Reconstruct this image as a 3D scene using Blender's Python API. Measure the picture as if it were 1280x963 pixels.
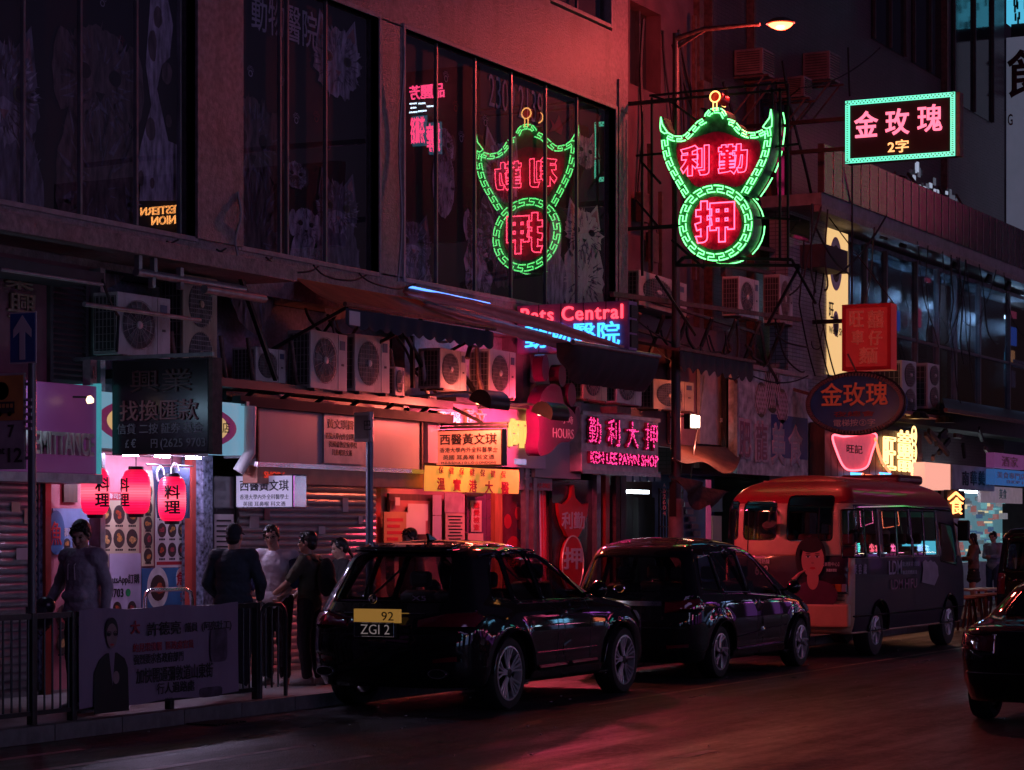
import bpy, bmesh, math, random
from math import sin, cos, pi, radians, sqrt, atan2
from mathutils import Vector, Matrix, Euler
from mathutils.geometry import delaunay_2d_cdt

for o in list(bpy.data.objects): bpy.data.objects.remove(o)
SC = bpy.context.scene
COL = SC.collection
random.seed(11)

# ------------------------------------------------------------------ camera
# world axes: +X runs along the street, +Y towards the shop fronts, Z up; camera stands at the origin
HC, FPX, THETA, HOR = 1.85, 2975.0, radians(26.76), 665.0
cam_d = bpy.data.cameras.new('camera'); cam = bpy.data.objects.new('camera', cam_d); COL.objects.link(cam)
cam.location = (0, 0, HC); cam.rotation_euler = (pi/2, 0, THETA - pi/2)
cam_d.sensor_width = 36; cam_d.lens = FPX/1280*36; cam_d.shift_y = (HOR-481.5)/1280
cam_d.clip_start = 0.5; cam_d.clip_end = 2000
SC.camera = cam
# ------------------------------------------------------------------ world, sky glow, exposure
world = bpy.data.worlds.new('World'); SC.world = world; world.use_nodes = True
wn = world.node_tree; wn.nodes.clear()
wo = wn.nodes.new('ShaderNodeOutputWorld'); bg = wn.nodes.new('ShaderNodeBackground'); sk = wn.nodes.new('ShaderNodeTexSky')
sk.sky_type = 'NISHITA'; sk.sun_disc = False; sk.sun_elevation = radians(-2.6); sk.sun_rotation = radians(150)
bg.inputs[1].default_value = SKY_STRENGTH = 0.05
tint = wn.nodes.new('ShaderNodeMix'); tint.data_type = 'RGBA'; tint.blend_type = 'MULTIPLY'; tint.inputs[0].default_value = 1; tint.inputs[7].default_value = (.72, .5, 1.25, 1)
wn.links.new(sk.outputs[0], tint.inputs[6]); wn.links.new(tint.outputs[2], bg.inputs[0]); wn.links.new(bg.outputs[0], wo.inputs[0])
sun_d = bpy.data.lights.new('night_glow', 'SUN'); sun = bpy.data.objects.new('night_glow', sun_d); COL.objects.link(sun)
sun_d.energy = 0.21; sun_d.angle = radians(30); sun_d.color = (0.60, 0.40, 1.0)
sun.rotation_euler = Vector((-0.30, -0.95, 0.20)).to_track_quat('Z', 'Y').to_euler()
SC.view_settings.view_transform = 'Standard'; SC.view_settings.look = 'None'
SC.view_settings.exposure = 0.18; SC.view_settings.gamma = 1.0
SC.render.engine = 'CYCLES'
cy = SC.cycles
cy.use_denoising = True; cy.max_bounces = 6; cy.diffuse_bounces = 2; cy.glossy_bounces = 3; cy.transparent_max_bounces = 12
cy.transmission_bounces = 2; cy.sample_clamp_indirect = 4.0; cy.caustics_reflective = False; cy.caustics_refractive = False
cy.use_adaptive_sampling = True; cy.adaptive_threshold = 0.02

# ------------------------------------------------------------------ pixel -> place (on a wall plane, a cross-street plane, the ground)
ST, CT = sin(THETA), cos(THETA)
def uu(px): return (px-640)/FPX
def depthT(px, T): return T/(ST-uu(px)*CT)
def sT(px, T): return depthT(px, T)*(uu(px)*ST+CT)
def zT(px, py, T): return HC+depthT(px, T)*(HOR-py)/FPX
def onT(px, py, T): return Vector((sT(px, T), T, zT(px, py, T)))
def depthS(px, S): return S/(uu(px)*ST+CT)
def tS(px, S): return depthS(px, S)*(ST-uu(px)*CT)
def zS(px, py, S): return HC+depthS(px, S)*(HOR-py)/FPX
def onS(px, py, S): return Vector((S, tS(px, S), zS(px, py, S)))
def onG(px, py, z=0.0):
    Y = (HC-z)*FPX/(py-HOR); u = uu(px)
    return Vector((Y*(u*ST+CT), Y*(ST-u*CT), z))

# ------------------------------------------------------------------ materials
MATS = {}
def rgb(c): return (c[0], c[1], c[2], 1)
def mat(name, col=(.5,.5,.5), rough=.6, metal=0, spec=.5, var=.25, scale=6, bump=0, bscale=40, emit=None, es=0, coat=0, dirt=0, dirtcol=(.02,.018,.016), stretch=None, ior=None, sample=True):
    if name in MATS: return MATS[name]
    m = bpy.data.materials.new(name); m.use_nodes = True; n = m.node_tree; L = n.links
    b = n.nodes['Principled BSDF']
    b.inputs['Roughness'].default_value = rough; b.inputs['Metallic'].default_value = metal
    b.inputs['Specular IOR Level'].default_value = spec; b.inputs['Coat Weight'].default_value = coat; b.inputs['Coat Roughness'].default_value = .03
    if ior: b.inputs['IOR'].default_value = ior
    tc = n.nodes.new('ShaderNodeTexCoord'); mp = n.nodes.new('ShaderNodeMapping'); L.new(tc.outputs['Object'], mp.inputs[0])
    if stretch: mp.inputs['Scale'].default_value = stretch
    nz = n.nodes.new('ShaderNodeTexNoise'); nz.inputs['Scale'].default_value = scale; nz.inputs['Detail'].default_value = 6; L.new(mp.outputs[0], nz.inputs[0])
    mx = n.nodes.new('ShaderNodeMix'); mx.data_type = 'RGBA'
    rp = n.nodes.new('ShaderNodeMapRange'); rp.inputs[1].default_value = .3; rp.inputs[2].default_value = .7; L.new(nz.outputs[0], rp.inputs[0]); L.new(rp.outputs[0], mx.inputs[0])
    mx.inputs[6].default_value = rgb([c*(1-var) for c in col]); mx.inputs[7].default_value = rgb([min(1, c*(1+var*.6)) for c in col])
    out = mx.outputs[2]
    if dirt:
        n2 = n.nodes.new('ShaderNodeTexNoise'); n2.inputs['Scale'].default_value = 1.7; n2.inputs['Detail'].default_value = 8; n2.inputs['Roughness'].default_value = .7
        mp2 = n.nodes.new('ShaderNodeMapping'); mp2.inputs['Scale'].default_value = (1.5, 1.5, .5); L.new(tc.outputs['Object'], mp2.inputs[0]); L.new(mp2.outputs[0], n2.inputs[0])
        r2 = n.nodes.new('ShaderNodeMapRange'); r2.inputs[1].default_value = .5; r2.inputs[2].default_value = .72; r2.inputs[4].default_value = dirt; L.new(n2.outputs[0], r2.inputs[0])
        m2 = n.nodes.new('ShaderNodeMix'); m2.data_type = 'RGBA'; L.new(r2.outputs[0], m2.inputs[0]); L.new(out, m2.inputs[6]); m2.inputs[7].default_value = rgb(dirtcol); out = m2.outputs[2]
    L.new(out, b.inputs['Base Color'])
    if rough > .05:
        rr = n.nodes.new('ShaderNodeMapRange'); rr.inputs[3].default_value = rough*.8; rr.inputs[4].default_value = min(1, rough*1.2); L.new(nz.outputs[0], rr.inputs[0]); L.new(rr.outputs[0], b.inputs['Roughness'])
    if bump:
        nb = n.nodes.new('ShaderNodeTexNoise'); nb.inputs['Scale'].default_value = bscale; nb.inputs['Detail'].default_value = 4; L.new(mp.outputs[0], nb.inputs[0])
        bp = n.nodes.new('ShaderNodeBump'); bp.inputs['Strength'].default_value = min(1, bump); bp.inputs['Distance'].default_value = .01; L.new(nb.outputs[0], bp.inputs['Height']); L.new(bp.outputs[0], b.inputs['Normal'])
    if emit:
        b.inputs['Emission Color'].default_value = rgb(emit); b.inputs['Emission Strength'].default_value = es
        if not sample: m.cycles.emission_sampling = 'NONE'
    MATS[name] = m
    return m
def glow(name, col=(1,1,1), strength=1, sample=True, base=None):
    """self-lit surface (neon tube, lamp, backlit panel)"""
    return mat(name, base or [c*.4 for c in col], .4, emit=col, es=strength, var=.1, sample=sample)
def glass(name, tint=(.8,.8,.82), ior=1.5, rough=.01):
    if name in MATS: return MATS[name]
    m = bpy.data.materials.new(name); m.use_nodes = True; n = m.node_tree; n.nodes.clear(); L = n.links
    o = n.nodes.new('ShaderNodeOutputMaterial'); mx = n.nodes.new('ShaderNodeMixShader'); fr = n.nodes.new('ShaderNodeFresnel')
    t = n.nodes.new('ShaderNodeBsdfTransparent'); g = n.nodes.new('ShaderNodeBsdfGlossy')
    fr.inputs[0].default_value = ior; t.inputs[0].default_value = rgb(tint); g.inputs[0].default_value = (1,1,1,1); g.inputs['Roughness'].default_value = rough
    nz = n.nodes.new('ShaderNodeTexNoise'); nz.inputs['Scale'].default_value = .8; nz.inputs['Detail'].default_value = 1
    bp = n.nodes.new('ShaderNodeBump'); bp.inputs['Strength'].default_value = .12; bp.inputs['Distance'].default_value = .01
    tc = n.nodes.new('ShaderNodeTexCoord'); L.new(tc.outputs['Object'], nz.inputs[0]); L.new(nz.outputs[0], bp.inputs['Height']); L.new(bp.outputs[0], g.inputs['Normal'])
    ge = n.nodes.new('ShaderNodeNewGeometry'); inv = n.nodes.new('ShaderNodeMath'); inv.operation = 'SUBTRACT'; inv.inputs[0].default_value = 1; L.new(ge.outputs['Backfacing'], inv.inputs[1])
    mu = n.nodes.new('ShaderNodeMath'); mu.operation = 'MULTIPLY'; L.new(fr.outputs[0], mu.inputs[0]); L.new(inv.outputs[0], mu.inputs[1])
    L.new(mu.outputs[0], mx.inputs[0]); L.new(t.outputs[0], mx.inputs[1]); L.new(g.outputs[0], mx.inputs[2]); L.new(mx.outputs[0], o.inputs[0])
    MATS[name] = m
    return m

# ------------------------------------------------------------------ objects
ORG = {}
def root(name, label, cat, loc=(0,0,0), group=None, kind=None):
    o = bpy.data.objects.new(name, None); COL.objects.link(o); o.empty_display_size = .2
    o.location = loc; ORG[o.name] = Vector(loc)
    if label: o['label'] = label
    if cat: o['category'] = cat
    if group: o['group'] = group
    if kind: o['kind'] = kind
    return o
def link(name, me, m, parent=None, label=None, kind=None, loc=None):
    o = bpy.data.objects.new(name, me); COL.objects.link(o)
    if m and not me.materials: me.materials.append(m)
    if parent: o.parent = parent; ORG[o.name] = ORG.get(parent.name, Vector())
    if label: o['label'] = label
    if kind: o['kind'] = kind
    if loc is not None: o.location = loc
    return o
def tag(o, label, cat, group=None):
    o['label'] = label; o['category'] = cat
    if group: o['group'] = group
    return o
def copy_tree(o, parent=None, **props):
    c = o.copy(); COL.objects.link(c)
    if parent: c.parent = parent
    ORG[c.name] = ORG.get(o.name, Vector())
    for ch in o.children: copy_tree(ch, c)
    for k, v in props.items(): c[k] = v
    return c
X, Yv, Zv = Vector((1,0,0)), Vector((0,1,0)), Vector((0,0,1))

class MB:
    def __init__(s): s.v = []; s.f = []
    def add(s, vs, fs):
        b = len(s.v); s.v += [Vector(p) for p in vs]; s.f += [tuple(i+b for i in f) for f in fs]; return s
    def box(s, x0, x1, y0, y1, z0, z1):
        if x0 > x1: x0, x1 = x1, x0
        if y0 > y1: y0, y1 = y1, y0
        if z0 > z1: z0, z1 = z1, z0
        return s.add([(x0,y0,z0),(x1,y0,z0),(x1,y1,z0),(x0,y1,z0),(x0,y0,z1),(x1,y0,z1),(x1,y1,z1),(x0,y1,z1)],
                     [(0,3,2,1),(4,5,6,7),(0,1,5,4),(1,2,6,5),(2,3,7,6),(3,0,4,7)])
    def bar(s, p, q, w, h=None, up=Zv):
        p, q = Vector(p), Vector(q); h = h or w; d = (q-p).normalized()
        a = d.cross(up)
        if a.length < 1e-3: a = d.cross(X)
        a.normalize(); b = a.cross(d).normalized(); a *= w/2; b *= h/2
        vs = [p-a-b, p+a-b, p+a+b, p-a+b, q-a-b, q+a-b, q+a+b, q-a+b]
        return s.add(vs, [(0,3,2,1),(4,5,6,7),(0,1,5,4),(1,2,6,5),(2,3,7,6),(3,0,4,7)])
    def tube(s, pts, r, n=8, closed=False, caps=True):
        pts = [Vector(p) for p in pts]; N = len(pts); rs = r if isinstance(r, (list, tuple)) else [r]*N
        base = len(s.v); prev = None
        for i, p in enumerate(pts):
            if closed: d = pts[(i+1) % N]-pts[i-1]
            else: d = pts[min(i+1, N-1)]-pts[max(i-1, 0)]
            if d.length < 1e-9: d = Zv.copy()
            d.normalize()
            if prev is None:
                a = d.cross(Zv)
                if a.length < .05: a = d.cross(X)
            else: a = prev-d*prev.dot(d)
            if a.length < 1e-6: a = d.orthogonal()
            a.normalize(); prev = a; b = d.cross(a)
            for k in range(n):
                t = 2*pi*k/n; s.v.append(p+(a*cos(t)+b*sin(t))*rs[i])
        M = N if closed else N-1
        for i in range(M):
            j = (i+1) % N
            for k in range(n):
                k2 = (k+1) % n; s.f.append((base+i*n+k, base+i*n+k2, base+j*n+k2, base+j*n+k))
        if caps and not closed:
            s.f.append(tuple(base+k for k in range(n))[::-1]); s.f.append(tuple(base+(N-1)*n+k for k in range(n)))
        return s
    def cyl(s, p, q, r, n=16, r2=None): return s.tube([p, q], [r, r if r2 is None else r2], n)
    def lathe(s, prof, c=(0,0,0), axis=Zv, n=24, caps=True):
        """prof: list of (radius, height along the axis)"""
        axis = Vector(axis).normalized(); a = axis.orthogonal().normalized(); b = axis.cross(a); c = Vector(c); base = len(s.v)
        for r, h in prof:
            for k in range(n):
                t = 2*pi*k/n; s.v.append(c+axis*h+(a*cos(t)+b*sin(t))*r)
        for i in range(len(prof)-1):
            for k in range(n):
                k2 = (k+1) % n; s.f.append((base+i*n+k, base+i*n+k2, base+(i+1)*n+k2, base+(i+1)*n+k))
        if not caps: return s
        if prof[0][0] > 1e-4: s.f.append(tuple(base+k for k in range(n))[::-1])
        if prof[-1][0] > 1e-4: s.f.append(tuple(base+(len(prof)-1)*n+k for k in range(n)))
        return s
    def prism(s, poly, vec):
        """extrude a closed 3D polygon by vec"""
        poly = [Vector(p) for p in poly]; vec = Vector(vec); n = len(poly); base = len(s.v)
        s.v += poly+[p+vec for p in poly]
        s.f.append(tuple(range(base, base+n))[::-1]); s.f.append(tuple(range(base+n, base+2*n)))
        for i in range(n):
            j = (i+1) % n; s.f.append((base+i, base+j, base+n+j, base+n+i))
        return s
    def sheet(s, fn, nu, nv):
        base = len(s.v)
        for i in range(nu+1):
            for j in range(nv+1): s.v.append(Vector(fn(i/nu, j/nv)))
        for i in range(nu):
            for j in range(nv):
                a = base+i*(nv+1)+j; s.f.append((a, a+1, a+nv+2, a+nv+1))
        return s
    def mesh(s, name, off=None, smooth=None):
        me = bpy.data.meshes.new(name); vs = [p-off for p in s.v] if off is not None else s.v
        me.from_pydata([tuple(p) for p in vs], [], s.f)
        bm = bmesh.new(); bm.from_mesh(me); bmesh.ops.recalc_face_normals(bm, faces=bm.faces); bm.to_mesh(me); bm.free()
        if smooth is not None:
            me.polygons.foreach_set('use_smooth', [True]*len(me.polygons))
            me.set_sharp_from_angle(angle=radians(smooth))
        return me
    def build(s, name, m, parent=None, label=None, smooth=None, kind=None, bevel=0, local=False, loc=None):
        off = None if local or not parent else ORG.get(parent.name, Vector())
        if loc is not None: off = Vector(loc)
        o = link(name, s.mesh(name, off, smooth), m, parent, label, kind, loc)
        if loc is not None: ORG[o.name] = Vector(loc)
        if bevel:
            b = o.modifiers.new('bevel', 'BEVEL'); b.width = bevel; b.segments = 2; b.limit_method = 'ANGLE'
        return o
def box(*a): return MB().box(*a)

def text_mesh(string, weight=0, extrude=.01, outline=0, res=3, spacing=1, mono=False):
    c = bpy.data.curves.new('lettering', 'FONT'); c.body = string; c.resolution_u = res; c.space_character = spacing
    if outline: c.fill_mode = 'NONE'; c.bevel_depth = outline; c.bevel_resolution = 0; c.offset = weight
    elif any(ord(x) > 0x2E80 for x in string): c.extrude = extrude; c.bevel_depth = max(0, weight*.55); c.bevel_resolution = 0; c.offset = 0
    else: c.offset = weight*.8; c.extrude = extrude
    o = bpy.data.objects.new('lettering', c); COL.objects.link(o)
    me = bpy.data.meshes.new_from_object(o.evaluated_get(bpy.context.evaluated_depsgraph_get()))
    bpy.data.objects.remove(o); bpy.data.curves.remove(c)
    return me
def text(string, m, parent, org, right, up, w, h, depth=.01, weight=.01, outline=0, name='lettering', label=None, res=3, spacing=1, shear=0):
    """lettering scaled into a w x h rectangle whose lower left corner is org; depth metres thick towards the viewer"""
    me = text_mesh(string, weight, .05, outline, res, spacing)
    right = Vector(right).normalized(); up = Vector(up).normalized(); nrm = right.cross(up)
    co = [v.co.copy() for v in me.vertices]
    x0 = min(p.x for p in co); x1 = max(p.x for p in co); y0 = min(p.y for p in co); y1 = max(p.y for p in co)
    z0 = min(p.z for p in co); z1 = max(p.z for p in co)
    off = ORG.get(parent.name, Vector()) if parent else Vector(); org = Vector(org)-off
    sz = depth/max(1e-6, z1-z0)
    for v, p in zip(me.vertices, co):
        fx = (p.x-x0)/(x1-x0); fy = (p.y-y0)/(y1-y0)
        v.co = org+right*(fx*w+shear*fy*w)+up*(fy*h)+nrm*((p.z-z0)*sz)
    me.materials.clear(); me.name = name
    return link(name, me, m, parent, label)
def textT(string, m, parent, px0, px1, py0, py1, T, **k):
    """lettering on a street-parallel face at y=T filling the pixel box (its centre line sets the height)"""
    a, b = sT(px0, T), sT(px1, T); pm = (px0+px1)/2
    z0, z1 = zT(pm, py1, T), zT(pm, py0, T); d = k.get('depth', .01)
    return text(string, m, parent, (a, T-.002, z0), X, Zv, b-a, z1-z0, **k)
def textS(string, m, parent, px0, px1, py0, py1, S, **k):
    a, b = tS(px0, S), tS(px1, S); pm = (px0+px1)/2
    z0, z1 = zS(pm, py1, S), zS(pm, py0, S)
    return text(string, m, parent, (S-.002, a, z0), (0,-1,0), Zv, a-b, z1-z0, **k)
# ------------------------------------------------------------------ palette
M_asph = mat('asphalt', (.036,.035,.04), .42, var=.45, scale=3, bump=1, bscale=45, dirt=.6, dirtcol=(.015,.015,.018))
def road_detail(m, k=1.0):
    n = m.node_tree; L = n.links; b = n.nodes['Principled BSDF']; tc = n.nodes.new('ShaderNodeTexCoord')
    vo = n.nodes.new('ShaderNodeTexVoronoi'); vo.feature = 'DISTANCE_TO_EDGE'; vo.inputs['Scale'].default_value = .42; nz = n.nodes.new('ShaderNodeTexNoise'); nz.inputs['Scale'].default_value = 1.3; nz.inputs['Detail'].default_value = 8
    va = n.nodes.new('ShaderNodeVectorMath'); va.operation = 'ADD'; L.new(tc.outputs['Object'], va.inputs[0]); L.new(tc.outputs['Object'], nz.inputs[0]); L.new(nz.outputs['Color'], va.inputs[1]); L.new(va.outputs[0], vo.inputs[0])
    cr = n.nodes.new('ShaderNodeMapRange'); cr.inputs[1].default_value = .0; cr.inputs[2].default_value = .02; cr.inputs[3].default_value = .15; cr.inputs[4].default_value = 1; L.new(vo.outputs[0], cr.inputs[0])
    sp = n.nodes.new('ShaderNodeTexVoronoi'); sp.inputs['Scale'].default_value = 28; L.new(tc.outputs['Object'], sp.inputs[0]); sr = n.nodes.new('ShaderNodeMapRange'); sr.inputs[1].default_value = 0; sr.inputs[2].default_value = 1; sr.inputs[3].default_value = .25; sr.inputs[4].default_value = 2.4; L.new(sp.outputs['Color'], sr.inputs[0])
    pt = n.nodes.new('ShaderNodeTexVoronoi'); pt.distance = 'CHEBYCHEV'; pt.inputs['Scale'].default_value = .2; L.new(tc.outputs['Object'], pt.inputs[0]); pr = n.nodes.new('ShaderNodeMapRange'); pr.inputs[3].default_value = .45; pr.inputs[4].default_value = 1.5; L.new(pt.outputs['Color'], pr.inputs[0])
    m1 = n.nodes.new('ShaderNodeMath'); m1.operation = 'MULTIPLY'; L.new(cr.outputs[0], m1.inputs[0]); L.new(sr.outputs[0], m1.inputs[1]); m2 = n.nodes.new('ShaderNodeMath'); m2.operation = 'MULTIPLY'; L.new(m1.outputs[0], m2.inputs[0]); L.new(pr.outputs[0], m2.inputs[1])
    old = b.inputs['Base Color'].links[0].from_socket; vm = n.nodes.new('ShaderNodeVectorMath'); vm.operation = 'SCALE'; L.new(old, vm.inputs[0]); L.new(m2.outputs[0], vm.inputs['Scale']); L.new(vm.outputs[0], b.inputs['Base Color'])
    ro = n.nodes.new('ShaderNodeTexNoise'); ro.inputs['Scale'].default_value = .7; ro.inputs['Detail'].default_value = 9; ro.inputs['Roughness'].default_value = .7; mq = n.nodes.new('ShaderNodeMapping'); mq.inputs['Scale'].default_value = (.22, 1.6, 1); L.new(tc.outputs['Object'], mq.inputs[0]); L.new(mq.outputs[0], ro.inputs[0]); rr = n.nodes.new('ShaderNodeMapRange'); rr.inputs[1].default_value = .35; rr.inputs[2].default_value = .65; rr.inputs[3].default_value = .26; rr.inputs[4].default_value = .66; L.new(ro.outputs[0], rr.inputs[0]); L.new(rr.outputs[0], b.inputs['Roughness'])
road_detail(M_asph)
M_pave = mat('pavement_concrete', (.2,.2,.2), .5, var=.3, scale=4, bump=.3, bscale=60, dirt=.5)
M_kerb = mat('kerb_concrete', (.17,.165,.165), .6, var=.3, scale=8, bump=.3, dirt=.6)
M_stucco = mat('rough_stucco', (.21,.175,.18), .45, var=.45, scale=14, bump=1, bscale=38, dirt=.85, dirtcol=(.06,.045,.05))
M_dark = mat('dark_wall', (.045,.042,.045), .7, var=.4, scale=5, bump=.3, dirt=.5)
M_plum = mat('plum_wall', (.16,.06,.08), .6, var=.3, scale=4, bump=.2, dirt=.5)
M_steel = mat('galvanised_steel', (.35,.36,.38), .35, .7, var=.3, scale=9, dirt=.3)
M_rust = mat('rusty_steel', (.13,.08,.07), .6, .3, var=.5, scale=12, bump=.3, dirt=.4)
M_black = mat('black_metal', (.02,.02,.022), .4, .3, var=.3, scale=9)
M_blackm = mat('matt_black', (.012,.012,.014), .8, var=.3)
M_ac = mat('air_conditioner_enamel', (.52,.5,.46), .4, var=.12, scale=3, dirt=.55, dirtcol=(.16,.13,.11), bump=.05)
M_acdark = mat('air_conditioner_grille', (.05,.05,.055), .5, .2, var=.3)
M_white = mat('white_paint', (.75,.74,.72), .45, var=.08, scale=3, dirt=.25, dirtcol=(.35,.32,.3))
M_shut = mat('shutter_steel', (.34,.35,.37), .38, .5, var=.25, scale=2.5, dirt=.4, dirtcol=(.1,.09,.09), stretch=(1,1,3))
M_pane = glass('tinted_pane', (.9,.9,.95), 2.8, .004)
M_shopglass = glass('shop_glass', (.85,.88,.9), 1.5, .01)
M_ink = mat('black_ink', (.012,.012,.014), .5, var=.1)
M_print_bg = mat('dark_window_print', (.012,.011,.014), .6, var=.3, scale=2)
def printm(n, c): return mat('print_'+n, c, .6, var=.8, scale=5.5, stretch=(2.2,1,.7), dirt=.75, dirtcol=tuple(x*.25 for x in c))

# ------------------------------------------------------------------ ground
road = MB(); road.add([(-60,-60,0),(420,-60,0),(420,13.08,0),(-60,13.08,0)], [(0,1,2,3)])
road.build('road', M_asph, kind='structure')
und = MB(); und.add([(-60,13.0,-.02),(420,13.0,-.02),(420,90,-.02),(-60,90,-.02)], [(0,1,2,3)]); und.build('ground', M_asph, kind='structure')
KERB, PAV = 13.1, .14
pv = box(-60, 420, KERB+.15, 17.5, -.01, PAV); pave = pv.build('pavement', M_pave, kind='structure')
kb = root('kerb', None, None, (0,0,0), kind='structure')
ks = box(0, .985, KERB, KERB+.146, 0, PAV+.004).mesh('kerb_stone'); ks.materials.append(M_kerb)
for i in range(60):
    o = link('kerb_stone', ks, None, kb, loc=(12+i*1.0, 0, 0))
far_pave = box(-60, 420, -9, -3.5, -.01, .14).build('opposite_pavement', M_pave, kind='structure')
M_line = mat('worn_road_paint', (.5,.42,.3), .5, var=.6, scale=11, dirt=.8, dirtcol=(.06,.055,.055))
ln = MB(); ln.add([(23,10.62,.004),(46,10.62,.004),(46,10.70,.004),(23,10.70,.004)], [(0,1,2,3)]); ln.build('parking_line', M_line, kind='structure')
M_patch = mat('worn_white_paint', (.5,.4,.4), .5, var=.5, scale=9, dirt=.45, dirtcol=(.06,.055,.055))  # pale streaks painted in for light lying on the road
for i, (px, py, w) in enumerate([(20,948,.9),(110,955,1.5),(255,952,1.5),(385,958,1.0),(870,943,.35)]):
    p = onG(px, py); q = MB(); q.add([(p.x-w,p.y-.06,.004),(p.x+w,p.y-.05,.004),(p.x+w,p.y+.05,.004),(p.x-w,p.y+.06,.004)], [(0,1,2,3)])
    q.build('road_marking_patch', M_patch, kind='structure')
mh = MB(); c = onG(930, 838); mh.lathe([(.0,0.006),(.32,.006),(.34,.004)], (c.x, c.y, 0), Zv, 28); mh.build('manhole_cover', mat('cast_iron',(.04,.04,.042),.35,.6,bump=.5,bscale=70), kind='structure')

# ------------------------------------------------------------------ building 1: big windows over the pet clinic and shops
T1 = 15.7
b1 = root('corner_building', 'long stuccoed building with three huge pet picture windows above the shops', 'building', (19, T1, 0))
zw0, zw1 = 5.27, 8.62
sA = 12.0; w1a, w1b = 17.0, sT(243, T1); w2a, w2b = sT(300, T1), sT(473, T1); w3a, w3b = sT(506, T1), sT(769, T1); sE = sT(785, T1)
def wall1(x0, x1, z0, z1, y1=T1+.5): box(x0, x1, T1, y1, z0, z1).build('wall', M_stucco, b1)
wall1(sA, sE, zw1, 9.85); wall1(sA, sT(688,T1), 9.85, 14.5); wall1(sT(765,T1), sE, 9.85, 14.5); wall1(sT(688,T1), sT(765,T1), 13.2, 14.5)
wall1(sA, w1a, zw0, zw1)
box(w1b, w2a, T1-.05, T1+.5, zw0-.02, zw1+.02).build('pillar', M_stucco, b1)
box(w2b, w3a, T1-.0, T1+.5, zw0-.02, zw1+.02).build('pillar', M_stucco, b1)
box(w3b, sE, T1-.0, T1+.5, zw0-.02, zw1+.02).build('pillar', M_stucco, b1)
wall1(sA, sE+.0, 4.72, zw0)
box(sA, sE, T1+.9, T1+1.1, 0, 14.4).build('rear_wall', M_dark, b1)
box(sE-.25, sE, T1+.51, T1+1.0, 0, 14.4).build('side_wall', M_stucco, b1)
box(w3b+.08, w3b+.13, T1-.035, T1+.0, zw0, zw1+.5).build('drain_pipe', M_stucco, b1)
# small dark window right at the top
wf = root_child = None
def framed_window(parent, x0, x1, z0, z1, T, cols, fr=.06, pane_m=None, back_m=None, frame_m=None, rec=.12, rows=()):
    """window part with frame, one pane per bay, mullions; panes are real glass in front of a backing"""
    g = MB(); y0, y1 = T-.02, T+rec
    g.box(x0, x1, y0, y1, z0-fr, z0); g.box(x0, x1, y0, y1, z1, z1+fr); g.box(x0-fr, x0, y0, y1, z0-fr, z1+fr); g.box(x1, x1+fr, y0, y1, z0-fr, z1+fr)
    w = g.build('window', frame_m or M_frame, parent, bevel=.008)
    edges = [x0]+list(cols)+[x1]
    for a in cols: box(a-.018, a+.018, T+rec-.055, T+rec-.01, z0, z1).build('mullion', M_frame2, w)
    for r in rows: box(x0, x1, T+rec-.05, T+rec-.012, r-.02, r+.02).build('transom', M_frame2, w)
    for a, b in zip(edges[:-1], edges[1:]):
        p = MB(); p.box(a, b, T+rec-.03, T+rec-.022, z0, z1); p.build('pane', pane_m or M_pane, w)
    box(x0, x1, T+rec+.06, T+rec+.08, z0, z1).build('window_backing', back_m or M_print_bg, w)
    return w
M_frame = mat('window_frame_stone', (.3,.24,.24), .5, var=.3, scale=9, bump=.4, dirt=.4)
M_frame2 = mat('aluminium_mullion', (.22,.22,.24), .35, .6, var=.2)
W1 = framed_window(b1, w1a, w1b, zw0, zw1, T1, [sT(p, T1) for p in (-60, 37, 108, 178, 232)])
W2 = framed_window(b1, w2a, w2b, zw0, zw1, T1, [sT(p, T1) for p in (357, 366, 414)])
W3 = framed_window(b1, w3a, w3b, zw0, zw1, T1, [sT(p, T1) for p in (552, 600, 645, 688, 727)])
framed_window(b1, sT(688,T1)+.06, sT(765,T1)-.06, 9.95, 13.1, T1, [sT(727,T1)], rows=(11.2,), pane_m=M_pane)
# --- pictures printed on the window backing (flat print)
TP = T1+.12+.055
LAY = [0]
def flat(parent, pts, m, T=TP, name='picture', lift=0):
    """pts: (s,z) outline, a flat print 1.5 mm proud of the layer under it"""
    b = MB(); b.prism([(p[0], T-.002-lift*.0022, p[1]) for p in pts][::-1], (0, .0015, 0)); return b.build(name, m, parent)
def fur(cx, cz, rx, rz, n=44, j=.09, fn=None, a0=0, a1=2*pi):
    out = []
    for i in range(n):
        t = a0+(a1-a0)*i/n; k = 1+random.uniform(-j, j)*(1 if i % 2 else .4)
        if fn: k *= fn(t)
        out.append((cx+rx*k*cos(t), cz+rz*k*sin(t)))
    return out
P_fur = printm('pale_fur', (.62,.56,.62)); P_fur2 = printm('cream_fur', (.85,.72,.64)); P_brown = printm('brown_fur', (.2,.14,.13)); P_eye = mat('print_eye', (.02,.02,.02), .3, var=.1)
P_pink = printm('pink_ear', (.6,.3,.28)); P_grey = printm('grey_fur', (.27,.24,.29)); P_txt = mat('print_lettering', (.55,.52,.56), .6); P_red = mat('print_red', (.3,.03,.05), .6); P_green = printm('eye_green', (.2,.22,.1))
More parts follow.
